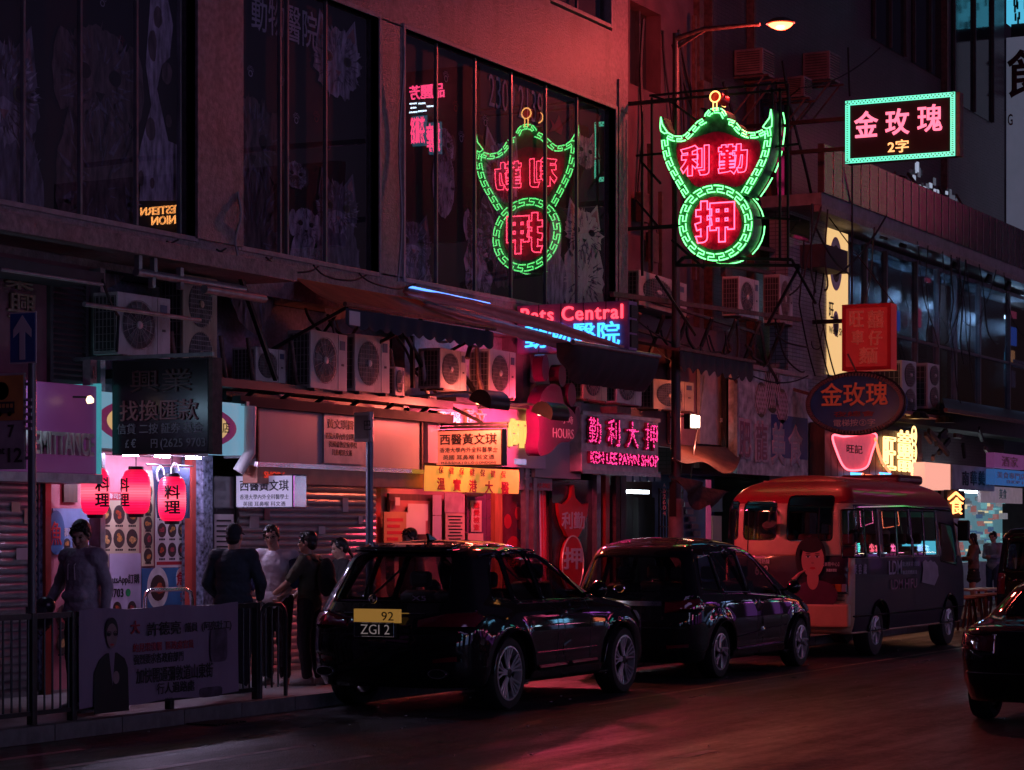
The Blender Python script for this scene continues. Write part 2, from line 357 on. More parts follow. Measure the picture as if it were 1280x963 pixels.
def strands(parent, cx, cz, rx, rz, mats, n=70, inner=.35, outer=1.12, seed=0):
    """printed fur: many thin tufts radiating from the face"""
    rs = random.Random(seed)
    for q, m in enumerate(mats):
        b = MB()
        for i in range(n):
            a = rs.uniform(0, 2*pi); r0 = rs.uniform(inner, .85); r1 = min(outer, r0+rs.uniform(.16,.42)); w = rs.uniform(.02,.045); da = rs.uniform(-.12,.12)
            P = [(cx+rx*r0*cos(a-w*1.6), cz+rz*r0*sin(a-w*1.6)), (cx+rx*r0*cos(a+w*1.6), cz+rz*r0*sin(a+w*1.6)), (cx+rx*r1*cos(a+da), cz+rz*r1*sin(a+da))]
            y = TP-.011-q*.0006; b.add([(p[0], y, p[1]) for p in P], [(0,1,2)])
        b.build('fur_print', m, parent, kind='stuff')
def pet(parent, px, py, wpx, m, m2, T, kind='cat', body=None, fluffy=.09, asp=1.1, hs=0):
    """a printed cat or dog head centred on a pixel, wpx pixels wide"""
    c = onT(px, py, T1); s0, z0 = c.x, c.z; k = (sT(px+wpx/2, T1)-sT(px-wpx/2, T1))/2; h = k*asp*.62*1.35
    kk = depthT(px, T1)/FPX*wpx/2; h = kk*asp
    if body: flat(parent, fur(s0+hs, z0-h*2.0, k*1.15, h*1.9, 40, fluffy*.7), body, lift=0)
    for sd in (-1, 1):
        if kind == 'dog_flop': flat(parent, fur(s0+sd*k*.95, z0+h*.05, k*.32, h*.75, 24, fluffy), m2, lift=1)
        else:
            e = [(s0+sd*k*.95, z0+h*.35), (s0+sd*k*.78, z0+h*1.45), (s0+sd*k*.22, z0+h*.8)]
            flat(parent, e, m, lift=1); f = [(s0+sd*k*.85, z0+h*.5), (s0+sd*k*.72, z0+h*1.22), (s0+sd*k*.35, z0+h*.8)]
            flat(parent, f, P_pink, lift=2)
    flat(parent, fur(s0, z0, k, h, 64, fluffy), m, lift=3)
    flat(parent, fur(s0, z0-h*.42, k*.5, h*.42, 36, fluffy*.5), m2, lift=4)
    strands(parent, s0, z0, k, h, (m, m2, P_grey if m != P_grey else P_brown), 60, .3, 1.16, int(px))
    if body: strands(parent, s0+hs, z0-h*2.0, k*1.15, h*1.9, (m, P_grey), 60, .2, 1.06, int(px)+3)
    if kind == 'cat':
        for q in (-.45, -.15, .15, .45): flat(parent, [(s0+k*q-.02*k, z0+h*.85), (s0+k*q*.6, z0+h*.3), (s0+k*q+.09*k, z0+h*.86)], P_grey, lift=4)
    for sd in (-1, 1):
        flat(parent, fur(s0+sd*k*.42, z0+h*.12, k*.17, h*.15, 14, .02), P_green if kind == 'cat' else P_eye, lift=7)
        flat(parent, fur(s0+sd*k*.42, z0+h*.12, k*.1, h*.12, 12, .02), P_eye, lift=8)
    flat(parent, [(s0-k*.13, z0-h*.22), (s0+k*.13, z0-h*.22), (s0, z0-h*.4)][::-1], P_eye if kind != 'cat' else P_pink, lift=8)
    flat(parent, [(s0-k*.01, z0-h*.4), (s0+k*.02, z0-h*.4), (s0+k*.24, z0-h*.62), (s0, z0-h*.52), (s0-k*.24, z0-h*.62)][::-1], P_grey, lift=8)
def paw(parent, px, py, r=7):
    c = onT(px, py, T1); k = depthT(px, T1)/FPX*r
    b = MB()
    for dx, dz, q in ((0,-.35,.62),(-.75,.35,.26),(-.28,.75,.27),(.28,.75,.27),(.75,.35,.26)):
        o = [(c.x+k*(dx+q*cos(t*pi/6))*1.1, c.z+k*(dz+q*sin(t*pi/6))) for t in range(12)]
        i = [(c.x+k*(dx+q*.7*cos(t*pi/6))*1.1, c.z+k*(dz+q*.7*sin(t*pi/6))) for t in range(12)]
        for t in range(12):
            u = (t+1) % 12; b.add([(o[t][0],TP-.004,o[t][1]),(o[u][0],TP-.004,o[u][1]),(i[u][0],TP-.004,i[u][1]),(i[t][0],TP-.004,i[t][1])], [(0,1,2,3)])
    b.build('paw_print', P_red if (px+py) % 2 else P_txt, parent)
pet(W1, 20, 120, 92, P_grey, P_fur, T1, 'cat', P_grey, .12, 1.5)
pet(W1, 140, 100, 90, P_brown, P_brown, T1, 'dog_flop', P_brown, .08, 1.5)
for pts in ([(205,-20),(222,-20),(232,30),(228,70),(218,80),(212,110),(226,175),(238,180),(240,250),(186,250),(186,215),(192,180),(205,130),(198,80)],): flat(W1, [(sT(x,T1), zT(x,y,T1)) for x, y in pts][::-1], P_fur, lift=0)
for x, y, rx, ry in ((206,55,8,20),(224,90,10,14),(204,160,9,14),(226,150,6,8),(192,222,5,10),(206,228,4,7),(213,20,8,14)):
    k = depthT(x,T1)/FPX; flat(W1, fur(sT(x,T1), zT(x,y,T1), rx*k*1.15, ry*k, 18, .1), P_brown, lift=1)
pet(W2, 436, 78, 56, P_fur, P_fur, T1, 'cat', None, .14, 1.5)
pet(W2, 384, 218, 26, P_fur, P_brown, T1, 'dog_flop', None, .12, 1.3)
pet(W2, 396, 282, 32, P_fur, P_fur, T1, 'dog_flop', P_fur, .05, 1.4)
pet(W2, 436, 262, 50, P_grey, P_fur, T1, 'cat', P_grey, .09, 1.4)
pet(W2, 330, 180, 60, P_brown, P_brown, T1, 'dog_flop', P_brown, .08, 2.0)
pet(W3, 530, 305, 44, P_grey, P_fur, T1, 'cat', P_fur, .09, 1.3)
pet(W3, 568, 182, 24, P_fur, P_brown, T1, 'dog_flop', P_fur, .06, 1.9)
pet(W3, 640, 215, 46, P_fur2, P_brown, T1, 'cat', P_brown, .1, 1.6)
pet(W3, 612, 285, 30, P_brown, P_fur, T1, 'dog_flop', P_fur, .14, 1.7)
P_spitz = mat('print_white_spitz', (1.0,.86,.74), .6, var=.2, scale=14, stretch=(3,1,1)); pet(W3, 742, 292, 44, P_spitz, P_spitz, T1, 'dog', P_spitz, .2, 1.3)  # spitz fur also whitened in colour for the lamp light on it
pet(W3, 744, 190, 26, P_fur2, P_fur, T1, 'dog', None, .1, 1.5)
flat(W3, fur(sT(706,T1), zT(706,300,T1), .22, .42, 30, .02), P_fur2, lift=4); flat(W3, fur(sT(706,T1), zT(706,350,T1), .42, .45, 30, .02), P_fur, lift=3)
flat(W3, [(sT(x,T1), zT(x,y,T1)) for x, y in ((700,148),(706,155),(711,143),(716,158),(714,168),(706,163),(699,164),(703,157))][::-1], P_red, lift=2)
for x, y in ((306,53),(328,88),(366,100),(385,147),(410,145),(425,180),(571,95),(583,132),(606,110),(620,150),(167,50),(185,100),(144,0),(590,170)): paw(W2 if 300 < x < 473 else (W3 if x > 500 else W1), x, y)
textT('2309', P_txt, W3, 611, 643, 98, 138, TP-.006, weight=-.01, depth=.001)
textT('2139', P_txt, W3, 648, 678, 112, 152, TP-.006, weight=-.01, depth=.001)
textT('動物醫院', P_txt, W2, 314, 396, 2, 50, TP-.006, depth=.001, weight=.01)
# --- canopy slab, pipes and dark recess under the windows
box(17, sT(372,14.9), 14.9, T1-.002, 4.8, 4.98).build('canopy_slab', M_stucco, b1, bevel=.01)
box(17, sT(130,15.1), 15.1, T1-.002, 4.45, 4.57).build('canopy_beam', M_dark, b1)
for (a, b, T, z, r) in ((170, 305, 15.0, 4.62, .045), (255, 330, 14.7, 4.5, .05), (0, 128, 14.95, 4.42, .02), (105, 250, 15.0, 4.2, .025)):
    MB().cyl((sT(a,T), T, z), (sT(b,T), T, z), r, 10).build('conduit_pipe', M_steel, b1, smooth=40)
for px, y0, y1 in ((173,310,345),(190,345,360),(225,335,362),(192,300,340)):
    MB().box(sT(px,15)-.03, sT(px,15)+.03, 14.97, 15.03, zT(px,y1,15), zT(px,y0,15)).build('hanger_bracket', M_steel, b1)
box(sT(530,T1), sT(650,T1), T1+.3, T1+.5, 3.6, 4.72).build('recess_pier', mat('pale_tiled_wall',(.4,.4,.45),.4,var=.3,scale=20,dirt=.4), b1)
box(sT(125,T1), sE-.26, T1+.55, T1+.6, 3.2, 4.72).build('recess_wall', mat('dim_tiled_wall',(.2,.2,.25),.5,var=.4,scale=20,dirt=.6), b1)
# plum wall with louvre on the left
box(12, sT(48,T1), T1, T1+.5, 0, .5).build('wall', M_plum, b1)
box(12, sT(125,T1), T1, T1+.5, 3.3, 4.72).build('wall', M_plum, b1)
lv = MB(); lx0, lx1, lz0, lz1 = sT(62,T1), sT(103,T1), zT(82,476,T1), zT(82,345,T1)
lv.box(lx0-.05, lx1+.05, T1-.05, T1, lz0-.05, lz0); lv.box(lx0-.05, lx1+.05, T1-.05, T1, lz1, lz1+.05); lv.box(lx0-.05, lx0, T1-.05, T1, lz0, lz1); lv.box(lx1, lx1+.05, T1-.05, T1, lz0, lz1)
lou = lv.build('louvre_frame', M_dark, b1); sl = MB(); sl.add([(0,-.045,0),(lx1-lx0,-.045,0),(lx1-lx0,-.003,.05),(0,-.003,.05),(0,-.045,.008),(lx1-lx0,-.045,.008)], [(0,1,2,3),(0,4,5,1)])
slm = sl.mesh('slat'); slm.materials.append(M_dark)
for i in range(int((lz1-lz0)/.062)): link('slat', slm, None, lou, loc=Vector((lx0, T1, lz0+i*.062))-ORG[b1.name])
textT('業', mat('dull_gold_letter',(.25,.16,.12),.4,.4), b1, 4, 40, 335, 362, T1-.01, depth=.03, weight=.03, name='wall_lettering')
textT('興', mat('dull_gold_letter'), b1, 8, 44, 366, 400, T1-.01, depth=.03, weight=.03, name='wall_lettering')
# steel mullion post beside the plum wall
box(sT(121,15.6), sT(127,15.6), 15.55, 15.7, 0.14, 4.7).build('steel_post', M_steel, b1)
# AC ledge and fascia beams
box(sT(128,T1), sT(530,T1), 15.25, T1+.5, 3.52, 3.62).build('ledge', M_black, b1)
box(sT(265,T1), sT(535,T1), 15.3, 15.42, 3.32, 3.44).build('ledge_beam', M_blackm, b1)
box(sT(265,T1), sT(535,T1), 15.5, 15.55, 3.40, 3.50).build('ledge_beam', M_black, b1)
for i in range(9):
    s = sT(150+i*44, T1); MB().bar((s, 15.28, 3.52), (s+.1, T1+.4, 3.05),   .04).build('ledge_bracket', M_black, b1)
box(sT(530,T1), sT(650,T1), 15.2, T1+.5, 3.62, 3.68).build('ledge', M_black, b1)
box(sT(650,T1), sE, 15.65, T1+.5, 3.3, 4.72).build('wall', mat('grey_render',(.22,.2,.22),.6,bump=.3,dirt=.5), b1)
# dark strut diagonals in the recess
for a, b in (((300,345),(345,475)),((505,415),(545,490)),((515,420),(516,485)),((560,440),(600,500))):
    MB().bar(onT(a[0],a[1],15.35), onT(b[0],b[1],15.35), .05).build('strut', M_black, b1)
# ------------------------------------------------------------------ helpers for fronts
def pan(name, m, parent, px0, px1, py0, py1, T, th=.03, label=None, bevel=0):
    """a flat board on a street-parallel face; px/py box read at its centre column"""
    pm = (px0+px1)/2; b = box(sT(px0,T), sT(px1,T), T, T+th, zT(pm,py1,T), zT(pm,py0,T))
    return b.build(name, m, parent, label, bevel=bevel)
def panz(name, m, parent, px0, px1, z0, z1, T, th=.03, label=None, bevel=0):
    return box(sT(px0,T), sT(px1,T), T, T+th, z0, z1).build(name, m, parent, label, bevel=bevel)
def shutter(parent, s0, s1, z0, z1, T, m, pitch=.085):
    w = s1-s0; prof = [(0,0),(-.012,.01),(-.022,.03),(-.022,.055),(-.012,.075),(0,.085)]
    b = MB(); k = pitch/.085
    for i in range(len(prof)-1):
        (y0,a),(y1,c) = prof[i], prof[i+1]; b.add([(0,y0,a*k),(w,y0,a*k),(w,y1,c*k),(0,y1,c*k)], [(0,1,2,3)])
    me = b.mesh('slat', smooth=50); me.materials.append(m)
    box(s0, s1, T+.004, T+.03, z0, z1).build('shutter_back', m, parent)
    n = int((z1-z0)/pitch); o0 = ORG[parent.name]
    for i in range(n): link('slat', me, None, parent, loc=Vector((s0, T, z0+i*pitch))-o0)
    box(s0, s1, T-.04, T+.0, z0-.0, z0+.05).build('bottom_rail', m, parent)
def food(parent, cx, cz, r, T, seed=0, rect=False):
    """printed dish: plate, bowl and pieces of food"""
    rnd = random.Random(seed); c = rnd.choice([(.5,.08,.03),(.55,.22,.05),(.4,.05,.06),(.6,.35,.12)])
    m = mat('food_%d' % (int(c[0]*100)+int(c[1]*7)), c, .5, var=.6, scale=40)
    k = MB(); k.prism([(cx+r*cos(t*pi/8), T-.002, cz+r*sin(t*pi/8)) for t in range(16)], (0,.0015,0)); k.build('picture', mat('plate_dark',(.05,.03,.03),.4) if not rect else mat('plate_pale',(.5,.42,.4),.4), parent)
    k = MB()
    for i in range(6):
        a = rnd.uniform(0, 6.3); d = rnd.uniform(0, .45)*r; q = rnd.uniform(.25,.42)*r; x, z = cx+d*cos(a), cz+d*sin(a)
        k.prism([(x+q*cos(t*pi/4+a), T-.0045-i*.0004, z+q*.7*sin(t*pi/4+a)) for t in range(8)], (0,.0012,0))
    k.build('food_print', m, parent)
P_sheet = mat('poster_paper', (.62,.55,.56), .5, var=.12, scale=2, spec=.6); P_cream = mat('cream_card', (.6,.5,.34), .5, var=.15, scale=2)
P_blue = mat('poster_blue', (.05,.16,.36), .45, var=.3, scale=3); P_navy = mat('navy_cloth', (.015,.025,.07), .8, var=.3); P_redp = mat('red_ink', (.5,.02,.04), .5, var=.15)
M_wood = mat('dark_stained_timber', (.09,.045,.03), .5, var=.4, scale=4, stretch=(6,6,.6)); M_redw = mat('red_lacquer', (.42,.05,.035), .35, var=.2); M_marble = mat('blue_marble', (.14,.16,.24), .25, var=.9, scale=18)
M_orange = mat('orange_timber', (.5,.2,.07), .45, var=.3, scale=5, stretch=(4,4,.6)); M_tilepurple = mat('purple_tile', (.16,.05,.12), .22, var=.3, scale=3)
M_gold = mat('brass_letter', (.85,.78,.66), .3, .3, var=.15)
TUBE_W = glow('fluorescent_tube', (.75,.9,1.0), 14); TUBE_P = glow('pink_tube', (1,.35,.6), 12)

# ------------------------------------------------------------------ shop 1: money exchange with its shutter and purple fascia
r = root('money_exchange_shopfront', 'closed money exchange with grey roller shutter under a purple fascia', 'shopfront', (sT(20,T1), T1, PAV))
shutter(r, 12.5, sT(48,T1), PAV, 2.42, T1-.02, M_shut)
panz('marble_pier', M_marble, r, 48.5, 56, PAV, 2.42, T1-.06, .06); panz('door_post', M_redw, r, 57, 64, PAV, 2.42, T1-.1, .1)
M_fasc = mat('purple_fascia', (.32,.1,.3), .35, var=.2, scale=1, emit=(.5,.1,.4), es=.07)  # faint glow stands in for spot light on the fascia box
fz0, fz1 = zT(85,592,15.2), zT(85,480,15.2)
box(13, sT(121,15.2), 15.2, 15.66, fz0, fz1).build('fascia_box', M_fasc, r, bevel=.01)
box(13, sT(122.5,15.2), 15.14, 15.66, fz0-.1, fz0-.004).build('fascia_lip', M_steel, r)
box(sT(121,15.2)+.003, sT(121,15.2)+.03, 15.16, 15.66, fz0-.0, fz1+.03).build('end_panel', mat('cyan_acrylic',(.1,.35,.4),.3,emit=(.1,.6,.7),es=.35), r)
textT('REMITTANCE', M_gold, r, 30, 113, 540, 569, 15.2, depth=.05, weight=.02)
lp_ = Vector((sT(111,15.0), 14.98, zT(111,503,15.0))); MB().lathe([(.0,-.015),(.035,-.008),(.042,.03),(.02,.065)], lp_, Vector((-.3,0,1)), 14).build('spot_lamp', glow('spot_lamp_cream',(1,.6,.38),2.5), r, smooth=60); MB().bar(lp_+Vector((0,0,.05)), lp_+Vector((0,.22,.06)), .02).build('lamp_arm', M_black, r)
l_ = bpy.data.lights.new('fascia_spot', 'POINT'); o_ = bpy.data.objects.new('fascia_spot', l_); COL.objects.link(o_); l_.energy = 5; l_.color = (.45,.75,1); l_.shadow_soft_size = .05; o_.parent = r; o_.location = lp_+Vector((-1.0,.02,.02))-ORG[r.name]
pan('notice_box', M_steel, r, 113, 121, 450, 482, 15.25, .1)
textT('八', P_ink if False else M_ink, r, 114.5, 119.5, 458, 474, 15.25, depth=.004)
for i, py in enumerate((607,618)): 
    for px in (4,16,28,40): pass

# ------------------------------------------------------------------ shop 2: sushi shop, lanterns, menus
TS = 15.95
r = root('sushi_shopfront', 'brightly lit sushi shop window plastered with menus of dishes', 'shopfront', (sT(160,TS), TS, PAV))
zs = zT(190,570,15.7)
panz('back_panel', mat('pink_wall',(.5,.16,.2),.5,var=.15), r, 64, 262, PAV, zs+.1, TS+.03, .04)
box(sT(64,15.3), sT(262,15.3), 15.32, TS+.07, zs, zs+.06).build('soffit', mat('soffit_white',(.5,.45,.45),.4), r)
panz('door_post', M_redw, r, 240, 250, PAV, zs, 15.72, .1); panz('end_pier', M_marble, r, 254, 266, PAV, 3.3, 15.62, .3)
panz('door_frame', M_steel, r, 250.5, 253.5, PAV, zs, 15.7, .08)
LB = glow('lightbox_cyan', (.25,.55,.75), .42, base=(.1,.3,.4)); LBY = glow('lightbox_cream', (.95,.6,.25), .5)
lbz0, lbz1 = zT(280,568,15.3), zT(280,503,15.3)
lb = box(sT(123,15.3), sT(306,15.3), 15.3, 15.6, lbz0, lbz1).build('light_box', LB, r); box(sT(306.5,15.3), sT(308,15.3)+.03, 15.28, 15.6, lbz0-.03, lbz1+.03).build('light_box_end', M_steel, r)
for (k, m, l) in ((1.0, mat('oval_purple',(.2,.04,.12),.4,emit=(.3,.03,.15),es=.3), 0), (.87, LBY, 1)):
    c0 = sT(212,15.3); w = (sT(299,15.3)-sT(125,15.3))/2*k; h = (lbz1-lbz0)*.5*k
    MB().prism([(c0+w*cos(t*pi/24), 15.296-l*.003, (lbz0+lbz1)/2+h*sin(t*pi/24)) for t in range(48)], (0,.002,0)).build('oval_print', m, r)
textT('專門店', M_ink, r, 258, 287, 527, 541, 15.287, depth=.003)
# menus and posters
def poster(px0, px1, py0, py1, m=P_sheet, T=TS, name='poster', parent=None): return pan(name, m, parent or r, px0, px1, py0, py1, T, .012)
ra = random.Random(5)
def grid(q, px0, px1, py0, py1, nx, ny, T, rr, seed=0):
    pm = (px0+px1)/2; a, b = sT(px0,T), sT(px1,T); c, d = zT(pm,py1,T), zT(pm,py0,T)
    for i in range(nx):
        for j in range(ny): food(q, a+(i+.5)*(b-a)/nx, c+(j+.55)*(d-c)/ny, rr*min((b-a)/nx, (d-c)/ny), T, seed+i*7+j)
    lt = MB()
    for i in range(nx):
        for j in range(ny):
            x = a+(i+.5)*(b-a)/nx; z = c+(j+.04)*(d-c)/ny
            for k in range(4): lt.box(x-.28*(b-a)/nx+k*.15*(b-a)/nx, x-.28*(b-a)/nx+(k+.7)*.15*(b-a)/nx, T-.004, T-.001, z, z+.022)
    lt.build('caption', M_ink, q)
q = poster(66, 122, 636, 690, mat('poster_skyblue',(.22,.34,.6),.45,var=.5,scale=1.5)); 
c = onT(70,666,TS); MB().prism([(c.x+.15*cos(t*pi/12), TS-.004, c.z+.24*sin(t*pi/12)) for t in range(24)], (0,.003,0)).build('logo_oval', P_blue, q)
textT('魚', P_redp, q, 63, 77, 652, 682, TS-.005, depth=.003, weight=.02); textT('壽司刺身', P_sheet, q, 80, 100, 660, 671, TS-.002, depth=.003); grid(q, 78, 122, 672, 690, 4, 1, TS, .4, 3)
q = poster(123, 174, 626, 692, P_cream); grid(q, 124, 173, 630, 690, 3, 2, TS, .44, 11)
pan('header_strip', P_redp, q, 123, 174, 616, 625, TS, .012); textT('壽司定食', P_sheet, q, 134, 162, 617, 624, TS-.002, depth=.003)
q = poster(137, 176, 692, 862, mat('poster_lilac',(.5,.42,.6),.45,var=.2,scale=2)); textT('WhatsApp訂購', M_ink, q, 127, 174, 718, 732, TS-.003, depth=.003, weight=.02); textT('0703', M_ink, q, 137, 154, 736, 747, TS-.003, depth=.003, weight=.02)
c = onT(160,741,TS); MB().prism([(c.x+.045*cos(t*pi/8), TS-.004, c.z+.045*sin(t*pi/8)) for t in range(16)], (0,.003,0)).build('green_disc', mat('app_green',(.02,.35,.1),.4), q); grid(q, 137, 174, 752, 772, 2, 1, TS, .46, 29)
grid(q, 66, 122, 755, 820, 2, 2, TS, .46, 44)
q = poster(118, 136, 692, 750, P_cream, name='price_list'); textT('電話', M_ink, q, 120, 134, 700, 712, TS-.003, depth=.003)
q = poster(178, 192, 588, 708, P_cream); grid(q, 179, 191, 606, 706, 1, 5, TS, .46, 51)
q = poster(195, 247, 597, 709, P_sheet); grid(q, 196, 246, 603, 701, 4, 4, TS, .42, 70); pan('footer_strip', P_redp, q, 196, 246, 702, 706, TS-.003, .003)
q = poster(178, 240, 710, 862, P_blue)
for px, py, rx, rz in ((197,735,.21,.24),(200,780,.24,.2)):
    c = onT(px,py,TS); MB().prism([(c.x+rx*cos(t*pi/14), TS-.004, c.z+rz*sin(t*pi/14)) for t in range(28)], (0,.003,0)).build('plate_print', mat('plate_white',(.7,.66,.66),.4), q); food(q, c.x, c.z, rx*.72, TS-.005, px)
c = onT(227,723,TS); MB().prism([(c.x+.115*cos(t*pi/12), TS-.004, c.z+.13*sin(t*pi/12)) for t in range(24)], (0,.003,0)).build('logo_disc', P_sheet, q); textT('魚', P_redp, q, 220, 234, 715, 732, TS-.006, depth=.003, weight=.02)
for i, ch in enumerate('安全食'): textT(ch, P_redp, q, 225, 234, 740+i*14, 752+i*14, TS-.003, depth=.003, weight=.03)
pan('menu_case', M_wood, r, 80, 97, 602, 628, TS, .02)
# shop ceiling lamps
for px in (70, 150, 190, 229):
    c = Vector((sT(px,15.6), 15.6, zs-.03)); box(c.x-.09, c.x+.09, 15.42, 15.5, zs-.025, zs-.004).build('ceiling_lamp', glow('shop_lamp_coolwhite',(.7,.6,1.0),230), r)
# noren cloth
n = root('noren_curtain', 'navy blue noren cloth hanging on a black rod behind the lanterns', 'curtain', (sT(213,15.55), 15.55, zT(213,580,15.55)))
b = MB(); x0, x1 = sT(186,15.55), sT(240,15.55); za, zb = zT(213,584,15.55), zT(213,648,15.55)
b.sheet(lambda u, v: (x0+.06+(x1-x0-.1)*u+.10*(1-u)*v, 15.55+.012*sin(u*19)*(.3+v), za+(zb-za)*v), 30, 6); b.build('cloth', P_navy, n, smooth=60)
mb = MB(); mb.cyl((x0-.05,15.55,za+.02), (x1+.03,15.55,za+.02), .01, 6); mb.build('rod', M_black, n)
c = onT(210,592,15.53); mb = MB()
for kx, kz in ((-.16,-.02),(.12,.03)): mb.tube([(c.x+kx+.07*cos(t), 15.52, c.z+kz+.09*sin(t)) for t in [i*.45 for i in range(10)]], .012, 5)
mb.build('white_print', P_sheet, n)
# lanterns
LANT = glow('lantern_paper', (1,.010,.085), .85, base=(.3,.01,.04)); 
def lantern_nodes(m):
    n = m.node_tree; L = n.links; b = n.nodes['Principled BSDF']; tc = n.nodes.new('ShaderNodeTexCoord'); sp = n.nodes.new('ShaderNodeSeparateXYZ'); L.new(tc.outputs['Generated'], sp.inputs[0])
    cr = n.nodes.new('ShaderNodeValToRGB'); e = cr.color_ramp.elements; e[0].position = 0; e[0].color = (.8,.003,.05,1); e[1].position = 1; e[1].color = (.85,.003,.055,1)
    for p_, c_ in ((.25,(1.3,.012,.12,1)),(.5,(2.2,.22,.34,1)),(.72,(1.4,.015,.13,1))): q_ = e.new(p_); q_.color = c_
    L.new(sp.outputs[2], cr.inputs[0]); wv = n.nodes.new('ShaderNodeTexWave'); wv.bands_direction = 'Z'; wv.inputs['Scale'].default_value = 5.2; L.new(tc.outputs['Generated'], wv.inputs[0])
    mr = n.nodes.new('ShaderNodeMapRange'); mr.inputs[3].default_value = .72; mr.inputs[4].default_value = 1.0; L.new(wv.outputs['Fac'], mr.inputs[0]); L.new(mr.outputs[0], b.inputs['Emission Strength']); L.new(cr.outputs[0], b.inputs['Emission Color'])
lantern_nodes(LANT)
def lantern(px, py0, py1, T, label, words, dx):
    za, zb = zT(px,py1,T), zT(px,py0,T); s = sT(px,T); h = zb-za; R = .155
    t = root('paper_lantern', label, 'lantern', (s, T, za), 'red paper lanterns hanging at the sushi shop')
    prof = []
    for i in range(41):
        v = i/40; z = za+.02+(h-.04)*v; e = (1-abs(2*v-1)**3.2)**.5; prof.append(((.085+(R-.085)*e)*(1-.018*(i % 2)), z))
    MB().lathe(prof, (s,T,0), Zv, 28).build('shade', LANT, t, smooth=20)
    MB().lathe([(.08,za-.015),(.085,za+.02)], (s,T,0), Zv, 20).build('ring', M_ink, t); MB().lathe([(.085,zb-.02),(.08,zb+.015)], (s,T,0), Zv, 20).build('ring', M_ink, t)
    MB().cyl((s,T,zb), (s,T,zs-.004 if T > 15.3 else zb+.22), .006, 5).build('cord', M_ink, t)
    # two printed characters wrapped round the front
    for i, ch in enumerate(words):
        me = text_mesh(ch, .05, .01); a = radians(dx); zc = za+h*(.64-.31*i)
        for v in me.vertices:
            th = -pi/2-a+(v.co.x-.5)*1.15; rr = R+.006+v.co.z*.1; zz = zc+(v.co.y-.38)*h*.3
            v.co = Vector((s+rr*cos(th), T+rr*sin(th), zz))-ORG[t.name]
        me.materials.clear(); link('lettering', me, M_ink, t)
    return t
lantern(119, 583, 646, 15.3, 'red lantern half hidden behind the end of the purple fascia', '料理', 22)
lantern(170, 585, 645, 15.15, 'middle red lantern with its lettering turned aside', '料理', 112)
lantern(215, 594, 654, 15.15, 'red lantern hanging before the navy noren cloth', '料理', 54)
# chrome hand rail by the poster
rl = root('steel_barrier', 'bent chrome tube barrier in front of the blue sushi poster', 'barrier', (sT(210,15.4), 15.4, PAV))
zt_ = zT(210,737,15.4); xa, xb = sT(181,15.4), sT(240,15.4)
pts = [(xa,15.4,PAV),(xa,15.4,zt_-.1),(xa+.03,15.4,zt_-.03),(xa+.1,15.4,zt_),(xb-.12,15.4,zt_),(xb-.03,15.4,zt_-.04),(xb,15.4,zt_-.14),(xb,15.4,PAV)]
MB().tube(pts, .025, 10).build('tube', mat('chrome',(.7,.7,.72),.12,1,var=.05), rl, smooth=60)

# ------------------------------------------------------------------ shop 3: closed shop under the long blank fascia
r = root('closed_shopfront', 'closed shop with ribbed shutter under a long blank grey fascia', 'shopfront', (sT(380,T1), T1, PAV))
shutter(r, sT(296,T1), sT(467,T1), PAV, 2.52, T1-.02, M_shut)
panz('door', M_dark, r, 264, 294, PAV, 2.5, T1-.02, .03); pan('notice', P_sheet, r, 268, 292, 643, 691, T1-.04, .01)
for i in range(6): pan('notice_line', M_ink, r, 271, 289, 650+i*6.5, 652.2+i*6.5, T1-.044, .003)
panz('fan_light', mat('fan_light_glass',(.1,.09,.1),.15), r, 267, 293, zT(280,636,T1), zT(280,596,T1), T1-.05, .02)
TFa = 15.45
M_board = mat('blank_fascia_board', (.34,.32,.36), .45, var=.1, scale=1.3, dirt=.35, dirtcol=(.25,.22,.22))
box(sT(323,TFa), sT(527,TFa), TFa, TFa+.12, zT(425,590,TFa), zT(425,514,TFa)).build('fascia_board', M_board, r, bevel=.006)
for a, b in (((322,507),(322,578)),((527,522),(527,601)),((322,507),(527,522))):
    MB().bar(onT(a[0],a[1],TFa-.02), onT(b[0],b[1],TFa-.02), .03).build('fascia_trim', M_rust, r)
g = pan('name_board', mat('name_board_paper',(.5,.46,.45),.4), r, 405, 455, 514, 580, TFa-.03, .028)
textT('黃文琪醫生', M_ink, g, 409, 450, 525, 537, TFa-.031, depth=.004, weight=.035)
for i, st in enumerate(('香港大學內外全科醫學士','英國倫敦皇家學院','耳鼻喉科文憑')): textT(st, M_ink, g, 407+i*4, 452-i*6, 542+i*10, 550+i*10, TFa-.031, depth=.003, weight=.03)
bz0, bz1 = zT(400,607,15.15), zT(400,585,15.15)
box(sT(322,15.15), sT(530,15.15), 15.15, 15.36, bz0, bz1).build('canopy_box', mat('orange_canopy',(.4,.18,.12),.35,.3,var=.2), r, bevel=.01)
box(sT(322,15.1), sT(530,15.1), 15.1, 15.148, bz1-.02, bz1+.035).build('canopy_trim', mat('chrome'), r)
MB().tube([onT(313,508,15.2), onT(312,566,15.2), onT(298,590,15.3)], .07, 8).build('canopy_strut', M_white, r, smooth=50)
textT('SHOP 6', mat('red_letter',(.6,.05,.03),.4,emit=(1,.06,.03),es=.5), r, 330, 356, 590, 598, 15.147, depth=.006, weight=.0)

